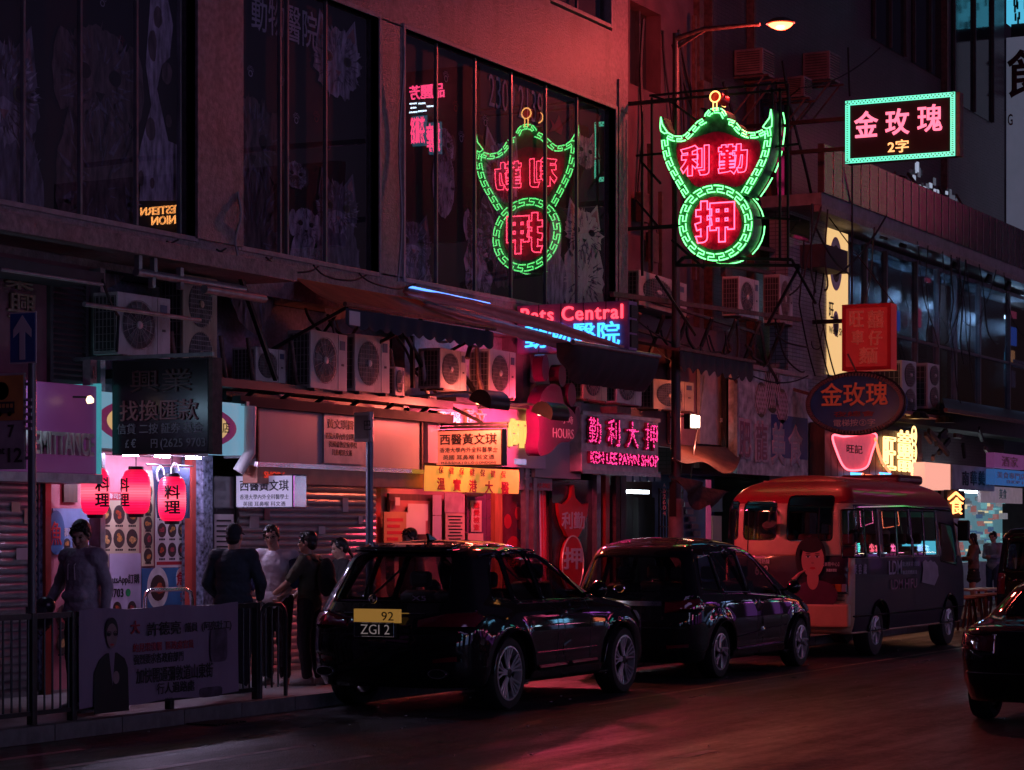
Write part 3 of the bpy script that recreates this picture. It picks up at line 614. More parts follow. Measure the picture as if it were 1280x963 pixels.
# ------------------------------------------------------------------ shop 4: clinic entrance bathed in flood light
TC = 15.85
r = root('clinic_shopfront', 'clinic entrance with notices, purple tiles and a gold lettered fascia', 'shopfront', (sT(570,TC), TC, PAV))
zc = 3.62
panz('back_wall', mat('rose_wall',(.48,.25,.24),.45,var=.2,scale=2), r, 468, 694, PAV, zc, TC+.05, .06)
panz('fascia_panel', mat('lilac_fascia',(.42,.3,.45),.35,var=.15,scale=2), r, 535, 682, zT(600,582,15.5), zT(600,502,15.5), 15.5, .1)
NG = glow('gold_neon', (1,.55,.15), 3)
textT('西醫', M_gold, r, 545, 572, 515, 532, 15.5, depth=.05, weight=.03); textT('黃文', M_gold, r, 578, 605, 512, 534, 15.5, depth=.05, weight=.03)
textT('師', glow('gold_letter_lit',(1,.5,.12),1.2), r, 634, 657, 524, 560, 15.5, depth=.06, weight=.04)
panz('lit_strip', glow('yellow_strip', (1,.55,.12), 1.3), r, 661, 675, zT(668,562,15.45), zT(668,519,15.45), 15.45, .045)
panz('post', M_steel, r, 657, 661, PAV, zc, 15.6, .08); panz('post', M_orange, r, 619, 628, PAV, 2.7, TC-.1, .1); panz('post', M_steel, r, 667, 671, PAV, 2.9, 15.6, .08)
panz('door_post', M_redw, r, 468, 476, PAV, 2.6, TC-.05, .08); panz('window_frame', M_wood, r, 486, 544, zT(515,692,TC), zT(515,618,TC), TC-.02, .03)
panz('cabinet', mat('rose_board',(.42,.14,.14),.4), r, 488, 538, zT(515,668,TC), zT(515,626,TC), TC-.03, .02)
q = pan('poster', mat('tan_poster',(.5,.27,.12),.5,var=.2,scale=3), r, 480, 508, 640, 695, TC-.12, .02)
for i in range(5): pan('poster_line', P_redp, q, 484, 484+[20,16,19,14,18][i], 648+i*8, 652+i*8, TC-.124, .003)
for (a, b, c_, d) in ((510,535,630,651),(513,532,650,668),(507,514,641,668),(541,552,619,644),(541,552,645,678),(494,500,622,632)):
    q = pan('paper_notice', P_sheet, r, a, b, c_, d, TC-.07-.01*ra.random(), .006)
q = pan('plastic_sheet', mat('plastic_film',(.5,.4,.38),.2), r, 556, 581, 617, 641, TC-.06, .01)
q = pan('notice', P_cream, r, 557, 581, 642, 690, TC-.06, .01)
for i in range(8): pan('notice_line', M_ink, q, 560+(i%3), 578-(i%2)*2, 645+i*4, 646.8+i*4, TC-.063, .003)
# purple tiled pier with joints
x0, x1 = sT(581,TC), sT(618,TC)
tl = None
nx, nz = 3, 9; tw, th = (x1-x0)/nx, (zT(600,600,TC)-PAV)/nz
tm = box(0, tw-.008, -.02, 0, 0, th-.008).mesh('tile'); tm.materials.append(M_tilepurple)
box(x0, x1, TC-.012, TC, PAV, PAV+nz*th).build('tile_grout', M_ink, r)
for i in range(nx):
    for j in range(nz): link('tile', tm, None, r, loc=Vector((x0+i*tw, TC-.01, PAV+j*th))-ORG[r.name])
q = pan('vertical_sign', P_cream, r, 589, 602, 626, 665, TC-.06, .02)
for i, ch in enumerate('聽覺檢查'): textT(ch, P_redp, q, 591.5, 599.5, 628+i*9, 636+i*9, TC-.06, depth=.004, weight=.03)
pan('notice', P_cream, r, 585, 604, 667, 690, TC-.06, .02)
MB().lathe([(.0,-.05),(.12,-.04),(.16,0)], onT(593,617,TC-.1), Zv, 20).build('wall_lamp_globe', mat('frosted_glass',(.6,.5,.45),.2), r, smooth=60)
panz('window_glass', mat('dark_rose_window',(.16,.03,.05),.12), r, 630, 656, PAV, 2.8, TC-.02, .03)
for px, py, q in ((633,652,.12),(646,642,.11),(649,656,.09),(640,690,.26)):
    c = onT(px,py,TC); MB().prism([(c.x+q*cos(t*pi/10), TC-.026, c.z+q*.9*sin(t*pi/10)) for t in range(20)], (0,.004,0)).build('paw_print', P_redp, r)
# striped curtain
for i in range(5):
    x0 = sT(673,15.7)+i*.05; b = MB(); b.sheet(lambda u, v, x0=x0, i=i: (x0+.05*u+.14*v*(1-v)+.05*v, 15.7+.02*sin((u+i)*3), 2.75-2.5*v), 3, 14); b.build('curtain_stripe', P_redp if i % 2 else P_sheet, r)
textT('Happy', P_sheet, r, 655, 661, 597, 601, 15.59, depth=.003)
pan('name_board', mat('grey_name_board',(.25,.22,.24),.4), r, 650, 690, 566, 613, 15.62, .04); textT('動物', M_ink, r, 662, 686, 572, 598, 15.62, depth=.003, weight=.02); textT('69 0909A2-8902', P_redp, r, 656, 687, 604, 610, 15.62, depth=.003)
pan('name_board', mat('cyan_name_board',(.1,.35,.45),.4,emit=(.05,.4,.6),es=.4), r, 645, 658, 574, 581, 15.3, .03)

# ------------------------------------------------------------------ yellow banner
r = root('yellow_banner', 'yellow cloth banner with red characters over the clinic door', 'banner', (sT(590,15.0), 15.0, zT(590,618,15.0)))
x0, x1 = sT(531,15.0), sT(648,15.0); za, zb = zT(531,580,15.0), zT(531,612,15.0); 
b = MB(); b.sheet(lambda u, v: (x0+(x1-x0)*u, 15.0+.012*sin(u*23+v*2), za-.02+(zb-za)*v), 40, 6); b.build('cloth', mat('yellow_cloth',(.95,.72,.12),.7,var=.1,emit=(1,.55,.08),es=.3), r, smooth=60)  # cloth glows faintly in place of light coming through it
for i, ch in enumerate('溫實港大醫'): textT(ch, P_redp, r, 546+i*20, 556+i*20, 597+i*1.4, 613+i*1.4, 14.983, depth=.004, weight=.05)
for i in range(7): textT('保健'[i % 2], P_redp, r, 548+i*13, 554+i*13, 583+i*1.0, 592+i*1.0, 14.983, depth=.004, weight=.02)

# ------------------------------------------------------------------ paw light boxes and pet clinic sign
r = root('paw_sign', 'dark purple paw shaped boxes marked 24 hours on a white board', 'sign', (sT(700,15.3), 15.3, 2.9))
box(sT(669,15.55), sT(726,15.55), 15.55, 15.64, zT(697,598,15.55), zT(697,441,15.55)).build('board', M_board, r)
M_paw = mat('plum_acrylic', (.09,.006,.045), .35, var=.15, spec=.3); M_pawside = mat('plum_side', (.1,.01,.05), .3)
for px, py, rx, rz in ((682,460,9,17),(703,470,10,14),(715,494,11,15),(722,523,7,15)):
    c = onT(px,py,15.1); k = depthT(px,15.1)/FPX; pts = [(c.x+rx*k*1.12*cos(t*pi/14), 15.1, c.z+rz*k*sin(t*pi/14)) for t in range(28)]
    MB().prism(pts, (0,.16,0)).build('toe_box', M_paw, r, smooth=50)
out = [(675,500),(680,488),(690,480),(700,484),(703,495),(706,505),(716,514),(722,528),(720,543),(712,552),(702,553),(695,558),(688,566),(676,570),(672,560),(674,540),(673,520)]
pts = [Vector((sT(x,15.05), 15.05, zT(x,y,15.05))) for x, y in out]
sm = []
for i in range(len(pts)):
    p0, p1, p2, p3 = pts[i-1], pts[i], pts[(i+1) % len(pts)], pts[(i+2) % len(pts)]
    for j in range(4):
        t = j/4; sm.append(.5*((2*p1)+(p2-p0)*t+(2*p0-5*p1+4*p2-p3)*t*t+(3*p1-p0-3*p2+p3)*t**3))
MB().prism(sm, (0,.2,0)).build('pad_box', M_paw, r, smooth=50)
textT('24', P_sheet, r, 686, 701, 508, 524, 15.05, depth=.003); textT('小時', P_sheet, r, 702, 716, 520, 530, 15.05, depth=.003, weight=-.01); textT('HOURS', P_sheet, r, 691, 717, 536, 548, 15.05, depth=.003, weight=-.01)

SP = 31.2
r = root('pet_clinic_sign', 'projecting pet clinic sign with red English over cyan Chinese lettering', 'sign', onS(715,440,SP))
za, zb = zS(715,440,SP), zS(715,379,SP); ta, tb = tS(646,SP), tS(786,SP)
box(SP, SP+.3, tb, ta, za, zb).build('box', mat('plum_sign_box',(.34,.14,.34),.4,var=.2), r, bevel=.01)
for k in range(3):
    z = za+(zb-za)*(.2+.3*k); MB().box(SP+.03, SP+.27, tb-.03, tb, z-.1, z+.08).build('side_letter', M_ink, r)
for t in [ta+(tb-ta)*k/5 for k in range(1,5)]: MB().box(SP-.003, SP, t-.006, t+.006, za, zb).build('joint', M_ink, r)
textS('Pets Central', glow('red_led_letter', (1,.05,.08), 2.6), r, 652, 779, 383, 401, SP, depth=.03, weight=.01, spacing=1.15)
textS('動物醫院', glow('cyan_led_letter', (.05,.42,1), 2.2), r, 657, 775, 404, 434, SP, depth=.03, weight=.012)

# ------------------------------------------------------------------ doctor signs
def box_sign(name, label, S, px0, px1, py0, py1, m, rim, depth=.16, r0=.0):
    ta, tb = tS(px0,S), tS(px1,S); pm = (px0+px1)/2; za, zb = zS(pm,py1,S), zS(pm,py0,S)
    r = root(name, label, 'sign', (S+depth/2, (ta+tb)/2, za))
    box(S, S+depth, tb, ta, za, zb).build('box', rim, r, bevel=.02 if r0 else .006)
    box(S-.006, S-.001, tb+.02, ta-.02, za+.02, zb-.02).build('face', m, r); return r
M_face = mat('sign_face_white', (.66,.64,.66), .4, var=.08, scale=2, emit=(.55,.5,.9), es=.22); M_faceo = mat('sign_face_orange_lit', (.62,.33,.22), .4, var=.12, scale=2, emit=(1,.2,.12), es=.35)  # second face glows orange in place of lamp light falling on it
r = box_sign('doctor_sign', 'small white doctor sign with black characters before the ribbed shutter', 23.7, 294, 367, 593, 636, M_face, mat('chrome'), .3, 1)
for st, a, b, c_, d in (('西醫黃文琪',300,361,600,614),('香港大學內外全科醫學士',300,361,618,624.5),('英國 耳鼻喉 科文憑',304,357,627,633)): textS(st, M_ink, r, a, b, c_, d, 23.694, depth=.003, weight=.03 if d-c_ > 10 else .0)
MB().bar((23.85, tS(294,23.7), zS(294,596,23.7)), (23.85, T1, zS(294,596,23.7)), .05).build('arm', M_black, r); MB().bar((23.85, tS(294,23.7), zS(294,630,23.7)), (23.85, T1, zS(294,630,23.7)), .05).build('arm', M_black, r)
r = box_sign('doctor_sign', 'orange-lit doctor sign with black characters above the yellow banner', 28.5, 544, 628, 537, 583, M_faceo, M_black, .14)
for st, a, b, c_, d in (('西醫黃文琪',550,621,542,556),('香港大學內外全科醫學士',550,622,559,565.5),('英國 耳鼻喉 科文憑',554,618,568.5,574.5),('M.B.B.S(H.K.) D.L.O.(LONDON)',552,620,577,581)): textS(st, M_ink, r, a, b, c_, d, 28.494, depth=.003, weight=.03 if d-c_ > 10 else .0)
for z in (zS(580,530,28.5), zS(580,534,28.5)): MB().bar((28.57, tS(632,28.5), z), (28.57, T1, z), .035).build('arm', M_black, r)
MB().bar((28.57, tS(600,28.5), zS(600,528,28.5)), (28.57, T1, zS(500,495,28.5)), .04).build('arm', M_black, r)
# flood lamps over the clinic fascia: black hoods on arms, lit towards the wall
def flood(px, py, T, label, col, power, tgt):
    c = onT(px, py, T); r = root('flood_lamp', label, 'lamp', c, 'black flood lamps on arms over the clinic')
    b = MB()
    b.sheet(lambda u, v: (c.x-.28+.56*u, T-.17*cos(pi*(v*1.12-.18)), c.z+.02+.17*sin(pi*(v*1.12-.18))), 6, 12)
    b.prism([(c.x-.28, T-.17*cos(pi*(v*.112-.18)), c.z+.02+.17*sin(pi*(v*.112-.18))) for v in range(11)], (.01,0,0)); b.prism([(c.x+.28, T-.17*cos(pi*(v*.112-.18)), c.z+.02+.17*sin(pi*(v*.112-.18))) for v in range(11)], (-.01,0,0))
    b.build('hood', M_black, r, smooth=60)
    box(c.x-.2, c.x+.2, T-.08, T+.1, c.z+.0, c.z+.02).build('lamp_tube', glow('flood_tube_warm', (1,.4,.15), 8), r)
    MB().tube([(c.x-.1,T,c.z+.1),(c.x-.3,T+.2,c.z+.16),(c.x-.5,T1-.1,c.z+.1)], .018, 6).build('arm', M_steel, r)
    l = bpy.data.lights.new('flood_light', 'POINT'); o = bpy.data.objects.new('flood_light', l); COL.objects.link(o); l.energy = power; l.color = col; l.shadow_soft_size = .15
    o.parent = r; o.location = (0, .03, -.05)
flood(612, 506, 14.6, 'flood lamp above the orange-lit doctor sign', (1,.15,.09), 165, onT(585, 620, T1))
flood(688, 520, 14.6, 'flood lamp beside the paw shaped boxes', (1,.055,.14), 260, onT(670, 640, T1))

# ------------------------------------------------------------------ black money exchange hanging sign
r = box_sign('exchange_sign', 'black hanging exchange sign with dim red characters', 20.6, 140, 262, 449, 568, mat('black_glass_board',(.012,.012,.015),.25), M_black, .14)
TR = mat('dim_red_tube', (.06,.012,.015), .4); TGy = mat('dim_grey_letter', (.33,.32,.34), .4); TRb = mat('dim_rose_letter', (.4,.16,.16), .4)
textS('興業', TR, r, 164, 240, 462, 490, 20.594, depth=.02, weight=.0); textS('找換匯款', TRb, r, 151, 248, 500, 526, 20.594, depth=.02, weight=.01)
textS('信貸 二按 証券 基金', TGy, r, 147, 254, 529, 542, 20.594, depth=.01, weight=-.005); textS('£ €', TGy, r, 157, 170, 549, 560, 20.594, depth=.006); textS('円', TGy, r, 189, 197, 549, 560, 20.594, depth=.006); textS('(2625 9703', TGy, r, 201, 257, 548, 562, 20.594, depth=.006, weight=.0)
for z in (zS(200,447,20.6)+.02,): MB().bar((20.67, tS(262,20.6), z), (20.67, T1, z), .04).build('arm', M_steel, r)
box(20.58, 20.76, tS(262,20.6)-.05, tS(262,20.6)-.003, zS(262,568,20.6), zS(262,447,20.6)).build('end_panel', M_rust, r)

# ------------------------------------------------------------------ pawn shop fascia (bulb letters) and red gourd sign
r = root('pawn_shop_fascia', 'weathered pawn shop fascia with pink bulb lettering', 'sign', (sT(775,15.35), 15.35, 3.0))
x0, x1 = sT(727,15.35), sT(823,15.35); za, zb = zT(775,592,15.35), zT(775,521,15.35)
box(x0, x1, 15.35, 15.6, za, zb).build('board', mat('weathered_fascia',(.5,.44,.46),.4,.2,var=.4,scale=5,dirt=.6), r, bevel=.01)
for z in (za, zb): box(x0-.02, x1+.02, 15.32, 15.345, z-.03, z+.03).build('frame', M_steel, r)
PKM = glow('pink_bulb', (1,.04,.25), 2.2); PKB = mat('pink_letter_body', (.3,.02,.08), .4)
def bulbs(st, parent, px0, px1, py0, py1, T, n=260):
    o = textT(st, PKB, parent, px0, px1, py0, py1, T, depth=.05, weight=.045)
    me = o.data; rb = random.Random(3); b = MB(); off = ORG[parent.name]; a = []
    fr = [p for p in me.polygons if p.normal.y < -.9]; tot = sum(p.area for p in fr)
    for p in fr:
        k = p.area/tot*n; k = int(k)+(rb.random() < k-int(k)); vs = [me.vertices[i].co for i in p.vertices]
        for _ in range(k):
            w = [rb.random() for _ in vs]; q = sum((v*x for v, x in zip(vs, w)), Vector())/sum(w)+off
            if all((q-z).length > .017 for z in a[-60:]): a.append(q); b.add([q+Vector((-.008,-.0,-.008)),q+Vector((.008,0,-.008)),q+Vector((.008,0,.008)),q+Vector((-.008,0,.008)),q+Vector((0,-.012,0))],[(0,1,4),(1,2,4),(2,3,4),(3,0,4)])
    b.build('bulbs', PKM, parent, kind='stuff')
for i, ch in enumerate('勤利大押'): bulbs(ch, r, 732+i*24-i*.5, 748+i*24-i*.5, 521+i*2.6, 556+i*2.6, 15.34, 190)
bulbs('KEN LEE PAWN SHOP', r, 734, 819, 567, 582, 15.34, 650)
box(sT(760,15.2), sT(778,15.2), 15.05, 15.33, zb+.02, zb+.12).build('lamp_box', M_rust, r)
TG = 15.72
r = root('pawn_shopfront', 'pawn shop front of black stone with a blue-lit neighbour', 'shopfront', (sT(760,TG), TG, PAV))
panz('stone_panel', mat('black_stone',(.03,.022,.025),.25,var=.3), r, 690, 746, PAV, zT(720,600,TG), TG, .05)
panz('notice_box', P_sheet, r, 694, 702, zT(697,598,TG), zT(697,589,TG), TG-.03, .03)
for a, b, m in ((746,751,M_steel),(757,762,M_redw),(770,775,M_rust),(776,783,M_black)): panz('door_post', m, r, a, b, PAV, zT(760,595,TG), TG-.08, .1)
panz('door', M_blackm, r, 762, 770, PAV, 2.6, TG+.02, .03); panz('mirror_panel', mat('grey_mirror',(.25,.22,.25),.12,.6), r, 751, 757, PAV, 2.8, TG, .03)
g = root('gourd_board', 'red gourd shaped pawn board with white characters by the door', 'sign', (sT(715,TG-.05), TG-.05, 1.0))
def gourd(px0, px1, py_top, py_mid, py_bot, T, s=1.0):
    c = (px0+px1)/2; w = (px1-px0)/2
    o = [(0,-1.62),(.06,-1.6),(.1,-1.28),(.16,-1.12),(.34,-1.0),(.6,-.86),(.98,-.93),(.9,-.5),(.68,-.05),(.4,.28),(.3,.36)]
    P = [(c+w*a, b) for a, b in o]; h = (py_mid-py_top)/1.98
    pts = [(x, py_mid+(y-.36)*h) for x, y in P]+[(2*c-x, py_mid+(y-.36)*h) for x, y in P[::-1][:-1]]
    return [(sT(x,T), T, zT(x,y,T)) for x, y in pts]
MB().prism(gourd(697,736,606,672,0,TG-.06), (0,.05,0)).build('upper_board', mat('signal_red',(.6,.02,.03),.35,var=.1), g)
c = onT(716,705,TG-.06); MB().prism([(c.x+.37*cos(t*pi/16), TG-.061, c.z+.42*sin(t*pi/16)) for t in range(32)], (0,.05,0)).build('lower_board', mat('signal_red'), g)
MB().tube([(c.x+.38*cos(t*pi/16), TG-.062, c.z+.43*sin(t*pi/16)) for t in range(32)], .012, 5, closed=True).build('rim', M_gold, g)
textT('利勤', P_sheet, g, 702, 731, 640, 662, TG-.063, depth=.004, weight=.04); textT('押', P_sheet, g, 704, 728, 684, 712, TG-.063, depth=.004, weight=.04)
# ------------------------------------------------------------------ air conditioners: built once of each kind, copied with their parts
def make_ac(kind):
    """unit box 1 wide (x), 1 high (z), front at y=0, body behind it"""
    t = root('air_conditioner', None, 'air conditioner', (0,0,0))
    dp = .42
    box(0, 1, 0, dp, 0, 1).build('casing', M_ac, t, bevel=.012)
    cx, fw = (.38, .32) if kind != 'twin' else (.5, .36)
    cen = [.5] if kind != 'twin' else [.27, .74]
    hz = .40 if kind != 'twin' else .22
    for cz in cen:
        MB().lathe([(1.0,0),(1.06,-.012),(1.0,-.02),(.94,-.01)], (0,0,0), (0,-1,0), 30).build('fan_ring', M_ac, t)
        ring = t.children[-1] if False else None
    for ch in list(t.children):
        if ch.name.startswith('fan_ring'):
            pass
    k = 0
    for ch in [c for c in COL.objects if c.parent == t and c.name.startswith('fan_ring')]:
        for v in ch.data.vertices: v.co = Vector((cx+v.co.x*fw, v.co.y*1.0-.001, cen[k]+v.co.z*hz))
        k += 1
    for cz in cen:
        b = MB(); b.prism([(cx+fw*.96*cos(i*pi/16), -.006, cz+hz*.96*sin(i*pi/16)) for i in range(32)], (0,.005,0)); b.build('fan_well', M_acdark, t)
        b = MB()
        for i in range(5):
            a = 2*pi*i/5
            b.add([(cx+fw*.2*cos(a),-.010,cz+hz*.2*sin(a)),(cx+fw*.85*cos(a+.15),-.012,cz+hz*.85*sin(a+.15)),(cx+fw*.85*cos(a+.75),-.008,cz+hz*.85*sin(a+.75)),(cx+fw*.2*cos(a+.8),-.008,cz+hz*.2*sin(a+.8))], [(0,1,2,3)])
        b.build('fan_blades', mat('fan_blade',(.09,.09,.1),.4), t)
        b = MB()
        if kind == 'round':
            for i in range(18): a = 2*pi*i/18; b.bar((cx+fw*.1*cos(a),-.02,cz+hz*.1*sin(a)), (cx+fw*cos(a),-.02,cz+hz*sin(a)), .006)
            for q in (.4,.7,1): b.tube([(cx+fw*q*cos(i*pi/14),-.02,cz+hz*q*sin(i*pi/14)) for i in range(28)], .004, 4, closed=True)
        else:
            for i in range(-6, 7):
                h = (1-(i/7)**2)**.5; b.bar((cx+fw*i/7,-.02,cz-hz*h),(cx+fw*i/7,-.02,cz+hz*h), .006); 
            for i in range(-4, 5):
                h = (1-(i/5)**2)**.5; b.bar((cx-fw*h,-.02,cz+hz*i/5),(cx+fw*h,-.02,cz+hz*i/5), .006)
        b.build('fan_guard', mat('guard_wire',(.3,.29,.28),.4,.4), t)
        MB().lathe([(.17,-.0),(.15,-.02),(.0,-.03)] , (0,0,0), (0,1,0), 16).build('fan_hub', M_ac, t)
        hub = [c for c in COL.objects if c.parent == t and c.name.startswith('fan_hub')][-1]
        for v in hub.data.vertices: v.co = Vector((cx+v.co.x*fw, v.co.y-.018, cz+v.co.z*hz))
    b = MB(); b.box(-.008, -.001, .03, dp-.03, .06, .94); b.build('side_grille', M_acdark, t)
    b = MB()
    for i in range(8): b.box(-.014, -.008, .03, dp-.03, .08+i*.12, .09+i*.12)
    for i in range(6): b.box(-.014, -.008, .04+i*.065, .05+i*.065, .06, .94)
    b.build('side_guard', mat('guard_wire'), t)
    if kind != 'twin':
        box(.745, .75, -.004, -.001, .02, .98).build('panel_joint', M_acdark, t)
        box(.80, .93, -.006, -.001, .72, .88).build('badge', mat('ac_badge',(.06,.08,.14),.4), t)
        box(.84, .90, -.006, -.001, .44, .48).build('vent', M_acdark, t)
    box(.08, .16, -.02, dp, -.05, 0).build('foot', M_rust, t); box(.84, .92, -.02, dp, -.05, 0).build('foot', M_rust, t)
    return t
AC = {}
M_AC = [M_ac, mat('yellowed_casing',(.5,.42,.28),.45,var=.25,scale=3,dirt=.75,dirtcol=(.14,.09,.06)), mat('grey_casing',(.36,.36,.37),.4,var=.2,scale=4,dirt=.6,dirtcol=(.1,.08,.07)), mat('stained_casing',(.48,.46,.44),.45,var=.3,scale=2,dirt=.9,dirtcol=(.18,.09,.05))]
AC_GRP = 'outdoor air conditioner units on the fronts'
def ac(kind, px0, px1, py0, py1, T, label, depth=.8, m=None):
    first = kind not in AC
    if first: AC[kind] = make_ac(kind)
    t = AC[kind] if first else copy_tree(AC[kind])
    w = sT(px1,T)-sT(px0,T); pm = (px0+px1)/2; za, zb = zT(pm,py1,T), zT(pm,py0,T)
    t.location = (sT(px0,T), T, za); t.scale = (w, depth, zb-za); ri = random.Random(int(px0)); t.rotation_euler = (0, ri.uniform(-.02,.02), ri.uniform(-.05,.05))
    cm = M_AC[int(px0) % 4]
    for ch in COL.objects:
        if ch.parent == t and ch.name.startswith(('casing','fan_ring','fan_hub')): ch.material_slots[0].link = 'OBJECT'; ch.material_slots[0].material = cm; t['label'] = label; t['group'] = AC_GRP
    return t
ac('round', 147, 210, 369, 446, 15.25, 'large fan unit above the black exchange sign')
ac('twin', 229, 270, 346, 480, 15.5, 'tall twin-fan unit in shadow between the exchange sign and the strutted small unit')
ac('grid', 320, 358, 436, 478, 15.45, 'small fan unit low on the ledge with a dark strut across it')
ac('round', 388, 433, 415, 487, 15.2, 'square unit with round fan and dark side grille under the orange awning')
ac('grid', 444, 484, 420, 491, 15.2, 'tall unit with wire-guarded fan, a blue light edge on its side')
ac('grid', 494, 506, 459, 495, 15.2, 'narrow little unit at the end of the dark ledge')
ac('grid', 550, 583, 437, 487, 15.1, 'boxy white unit above the black flood lamps, before the blue glow')
ac('grid', 612, 643, 438, 496, 15.1, 'blue-tinted unit below the pet clinic sign')
ac('round', 729, 758, 458, 500, 15.15, 'cream unit beside the paw sign board')
ac('round', 771, 800, 465, 505, 15.15, 'cream unit at the corner above the pawn shop fascia')
ac('grid', 799, 864, 345, 388, 15.9, 'red-lit wide unit behind the street lamp post', 1.0)
ac('round', 924, 948, 348, 397, 15.6, 'bright pink-lit unit under the neon gourd frame')
ac('grid', 975, 992, 345, 405, 15.7, 'tall unit at the edge of the tiled wall')
ac('grid', 817, 866, 477, 514, 15.9, 'low red-lit unit over the brown tarpaulin', 1.0)
ac('twin', 1128, 1144, 452, 520, 15.2, 'tall twin unit beside the oval sign', 1.6)
ac('twin', 1160, 1173, 455, 512, 15.2, 'tall twin unit before the dark sloping awning', 1.6)
# pipe between units
p = root('drain_hose', 'grey flexible hose between two units below the pet clinic sign', 'pipe', onT(588,440,15.0))
MB().tube([onT(584,448,15.0), onT(588,433,15.0), onT(596,434,15.0), onT(598,470,15.0), onT(604,495,15.0)], .035, 8).build('hose', M_rust, p, smooth=60)
def cable(pts, r=.012, label='', m=None, n=14, T=None):
    P = pts; out = []
    for i in range(len(P)-1):
        a, b = Vector(P[i]), Vector(P[i+1])
        for j in range(n): t = j/n; q = a.lerp(b, t); q.z -= (b-a).length*.06*4*t*(1-t); out.append(q)
    out.append(Vector(P[-1])); o = MB().tube(out, r, 5).build('cable', m or M_blackm, None, smooth=60, loc=P[0]); tag(o, label, 'cable'); return o

# ------------------------------------------------------------------ awnings
r = root('orange_awning', 'rust orange cloth awning with navy scalloped valance', 'awning', onT(500,390,14.6))
M_awn = mat('orange_canvas', (.4,.13,.05), .8, var=.35, scale=5); M_val = mat('navy_canvas', (.028,.032,.05), .8, var=.3)
xa, xb = sT(432,14.6), sT(617,14.6); zf = zT(500,394,14.6); xo = sT(368,15.7)
b = MB(); b.sheet(lambda u, v: ((xa+(xb-xa)*u)*(1-v)+(xo+(xb-.1-xo)*u)*v, 14.6+1.09*v, zf+.45*v-.05*sin(pi*v)+.02*sin(u*40)*(v*(1-v))), 40, 8); b.build('cloth', M_awn, r, smooth=60)
b = MB(); b.sheet(lambda u, v: (xa+(xb-xa)*u, 14.6-.01*sin(u*60), zf-.02-(.19+.05*abs(sin(u*pi*14)))*v), 140, 3); b.build('valance', M_val, r, smooth=60)
MB().cyl((xa-.05,14.58,zf+.02),(xb,14.58,zf+.02), .03, 8).build('front_rail', M_rust, r)
for s in (xa+.1, (xa+xb)/2, xb-.1): MB().bar((s,14.62,zf), (s-.2,T1,zf-.55), .04).build('arm', M_black, r)
box(xa+.05, xa+.3, 14.575, 14.585, zf-.22, zf-.05).build('label_patch', P_sheet, r)
# retractable awning, half rolled
r = root('folded_awning', 'half-rolled rose awning with black curtain end crossing the pet clinic sign', 'awning', onT(640,390,15.5))
A, B = onT(516,364,15.55), onT(694,392,15.55); C, D = onT(716,428,13.9), onT(824,446,13.9); D.z = C.z
M_rose = mat('rose_canvas', (.75,.28,.25), .7, var=.2, scale=6); M_bk = mat('black_canvas', (.03,.028,.034), .7, var=.5, scale=5, stretch=(5,1,1))
def strip(top, bot, ta, tb, name):
    """a sagging band of cloth between two edges, thick enough to be rolled canvas"""
    n = 24; b = MB()
    def ev(P, u):
        L = len(P)-1; i = min(L-1, int(u*L)); f = u*L-i; return P[i][0]+(P[i+1][0]-P[i][0])*f, P[i][1]+(P[i+1][1]-P[i][1])*f
    def fn(u, v):
        T = ta+(tb-ta)*u; x0, y0 = ev(top, u); x1, y1 = ev(bot, u); p = onT(x0, y0, T).lerp(onT(x1, y1, T), v); p.y += .10*sin(pi*v)+.01*sin(u*60); return p
    b.sheet(fn, n*2, 5); o = b.build(name, M_rose, r, smooth=60); so = o.modifiers.new('th','SOLIDIFY'); so.thickness = .03
strip([(512,361),(600,379),(690,403),(780,435)], [(514,368),(600,390),(690,413),(778,437)], 15.5, 13.9, 'cloth')
strip([(535,382),(600,400),(660,415),(716,430)], [(537,387),(600,405),(660,424),(716,438)], 15.4, 14.1, 'cloth_fold')
MB().cyl(onT(508,360,15.52), onT(612,382,15.1), .035, 10).build('roller', M_steel, r, smooth=60); MB().cyl(C, D, .035, 10).build('front_rail', M_steel, r, smooth=60)
MB().bar(onT(530,378,15.5), onT(690,420,14.4), .03).build('arm', M_steel, r)
MB().cyl(onT(512,358.5,15.45), onT(612,380,15.05), .016, 6).build('blue_light_tube', glow('blue_tube', (.08,.25,1), 2.5), r)  # glowing rod drawn for the blue line of light along the roller
b = MB(); n = 40
b.sheet(lambda u, v: (C.x+(D.x-C.x)*(u+.0), 13.9+.03*sin(u*50)*v+.25*v*v, C.z-v*(.52*(min(1,u*5)**.5))), n, 8); b.build('end_curtain', M_bk, r, smooth=60)
# narrow black awning beyond
r = root('black_awning', 'narrow black awning with ragged valance over the red door', 'awning', onT(895,440,15.0))
xa, xb = sT(850,15.1), sT(942,15.1); zf = zT(896,446,15.1)
b = MB(); b.sheet(lambda u, v: (xa+(xb-xa)*u, 15.1+1.2*v, zf+.25*v), 20, 3); b.build('cloth', M_bk, r)
b = MB(); b.sheet(lambda u, v: (xa+(xb-xa)*u, 15.1-.01*sin(u*60), zf-(.26+.09*(sin(u*pi*9)**2))*v), 90, 3); b.build('valance', M_bk, r)
MB().bar((xa-.1,15.08,zf+.02),(xb,15.08,zf+.02), .05).build('front_rail', M_rust, r)
for s in (xa, xb): MB().bar((s,15.1,zf),(s,16.3,zf+.25), .05).build('arm', M_rust, r)

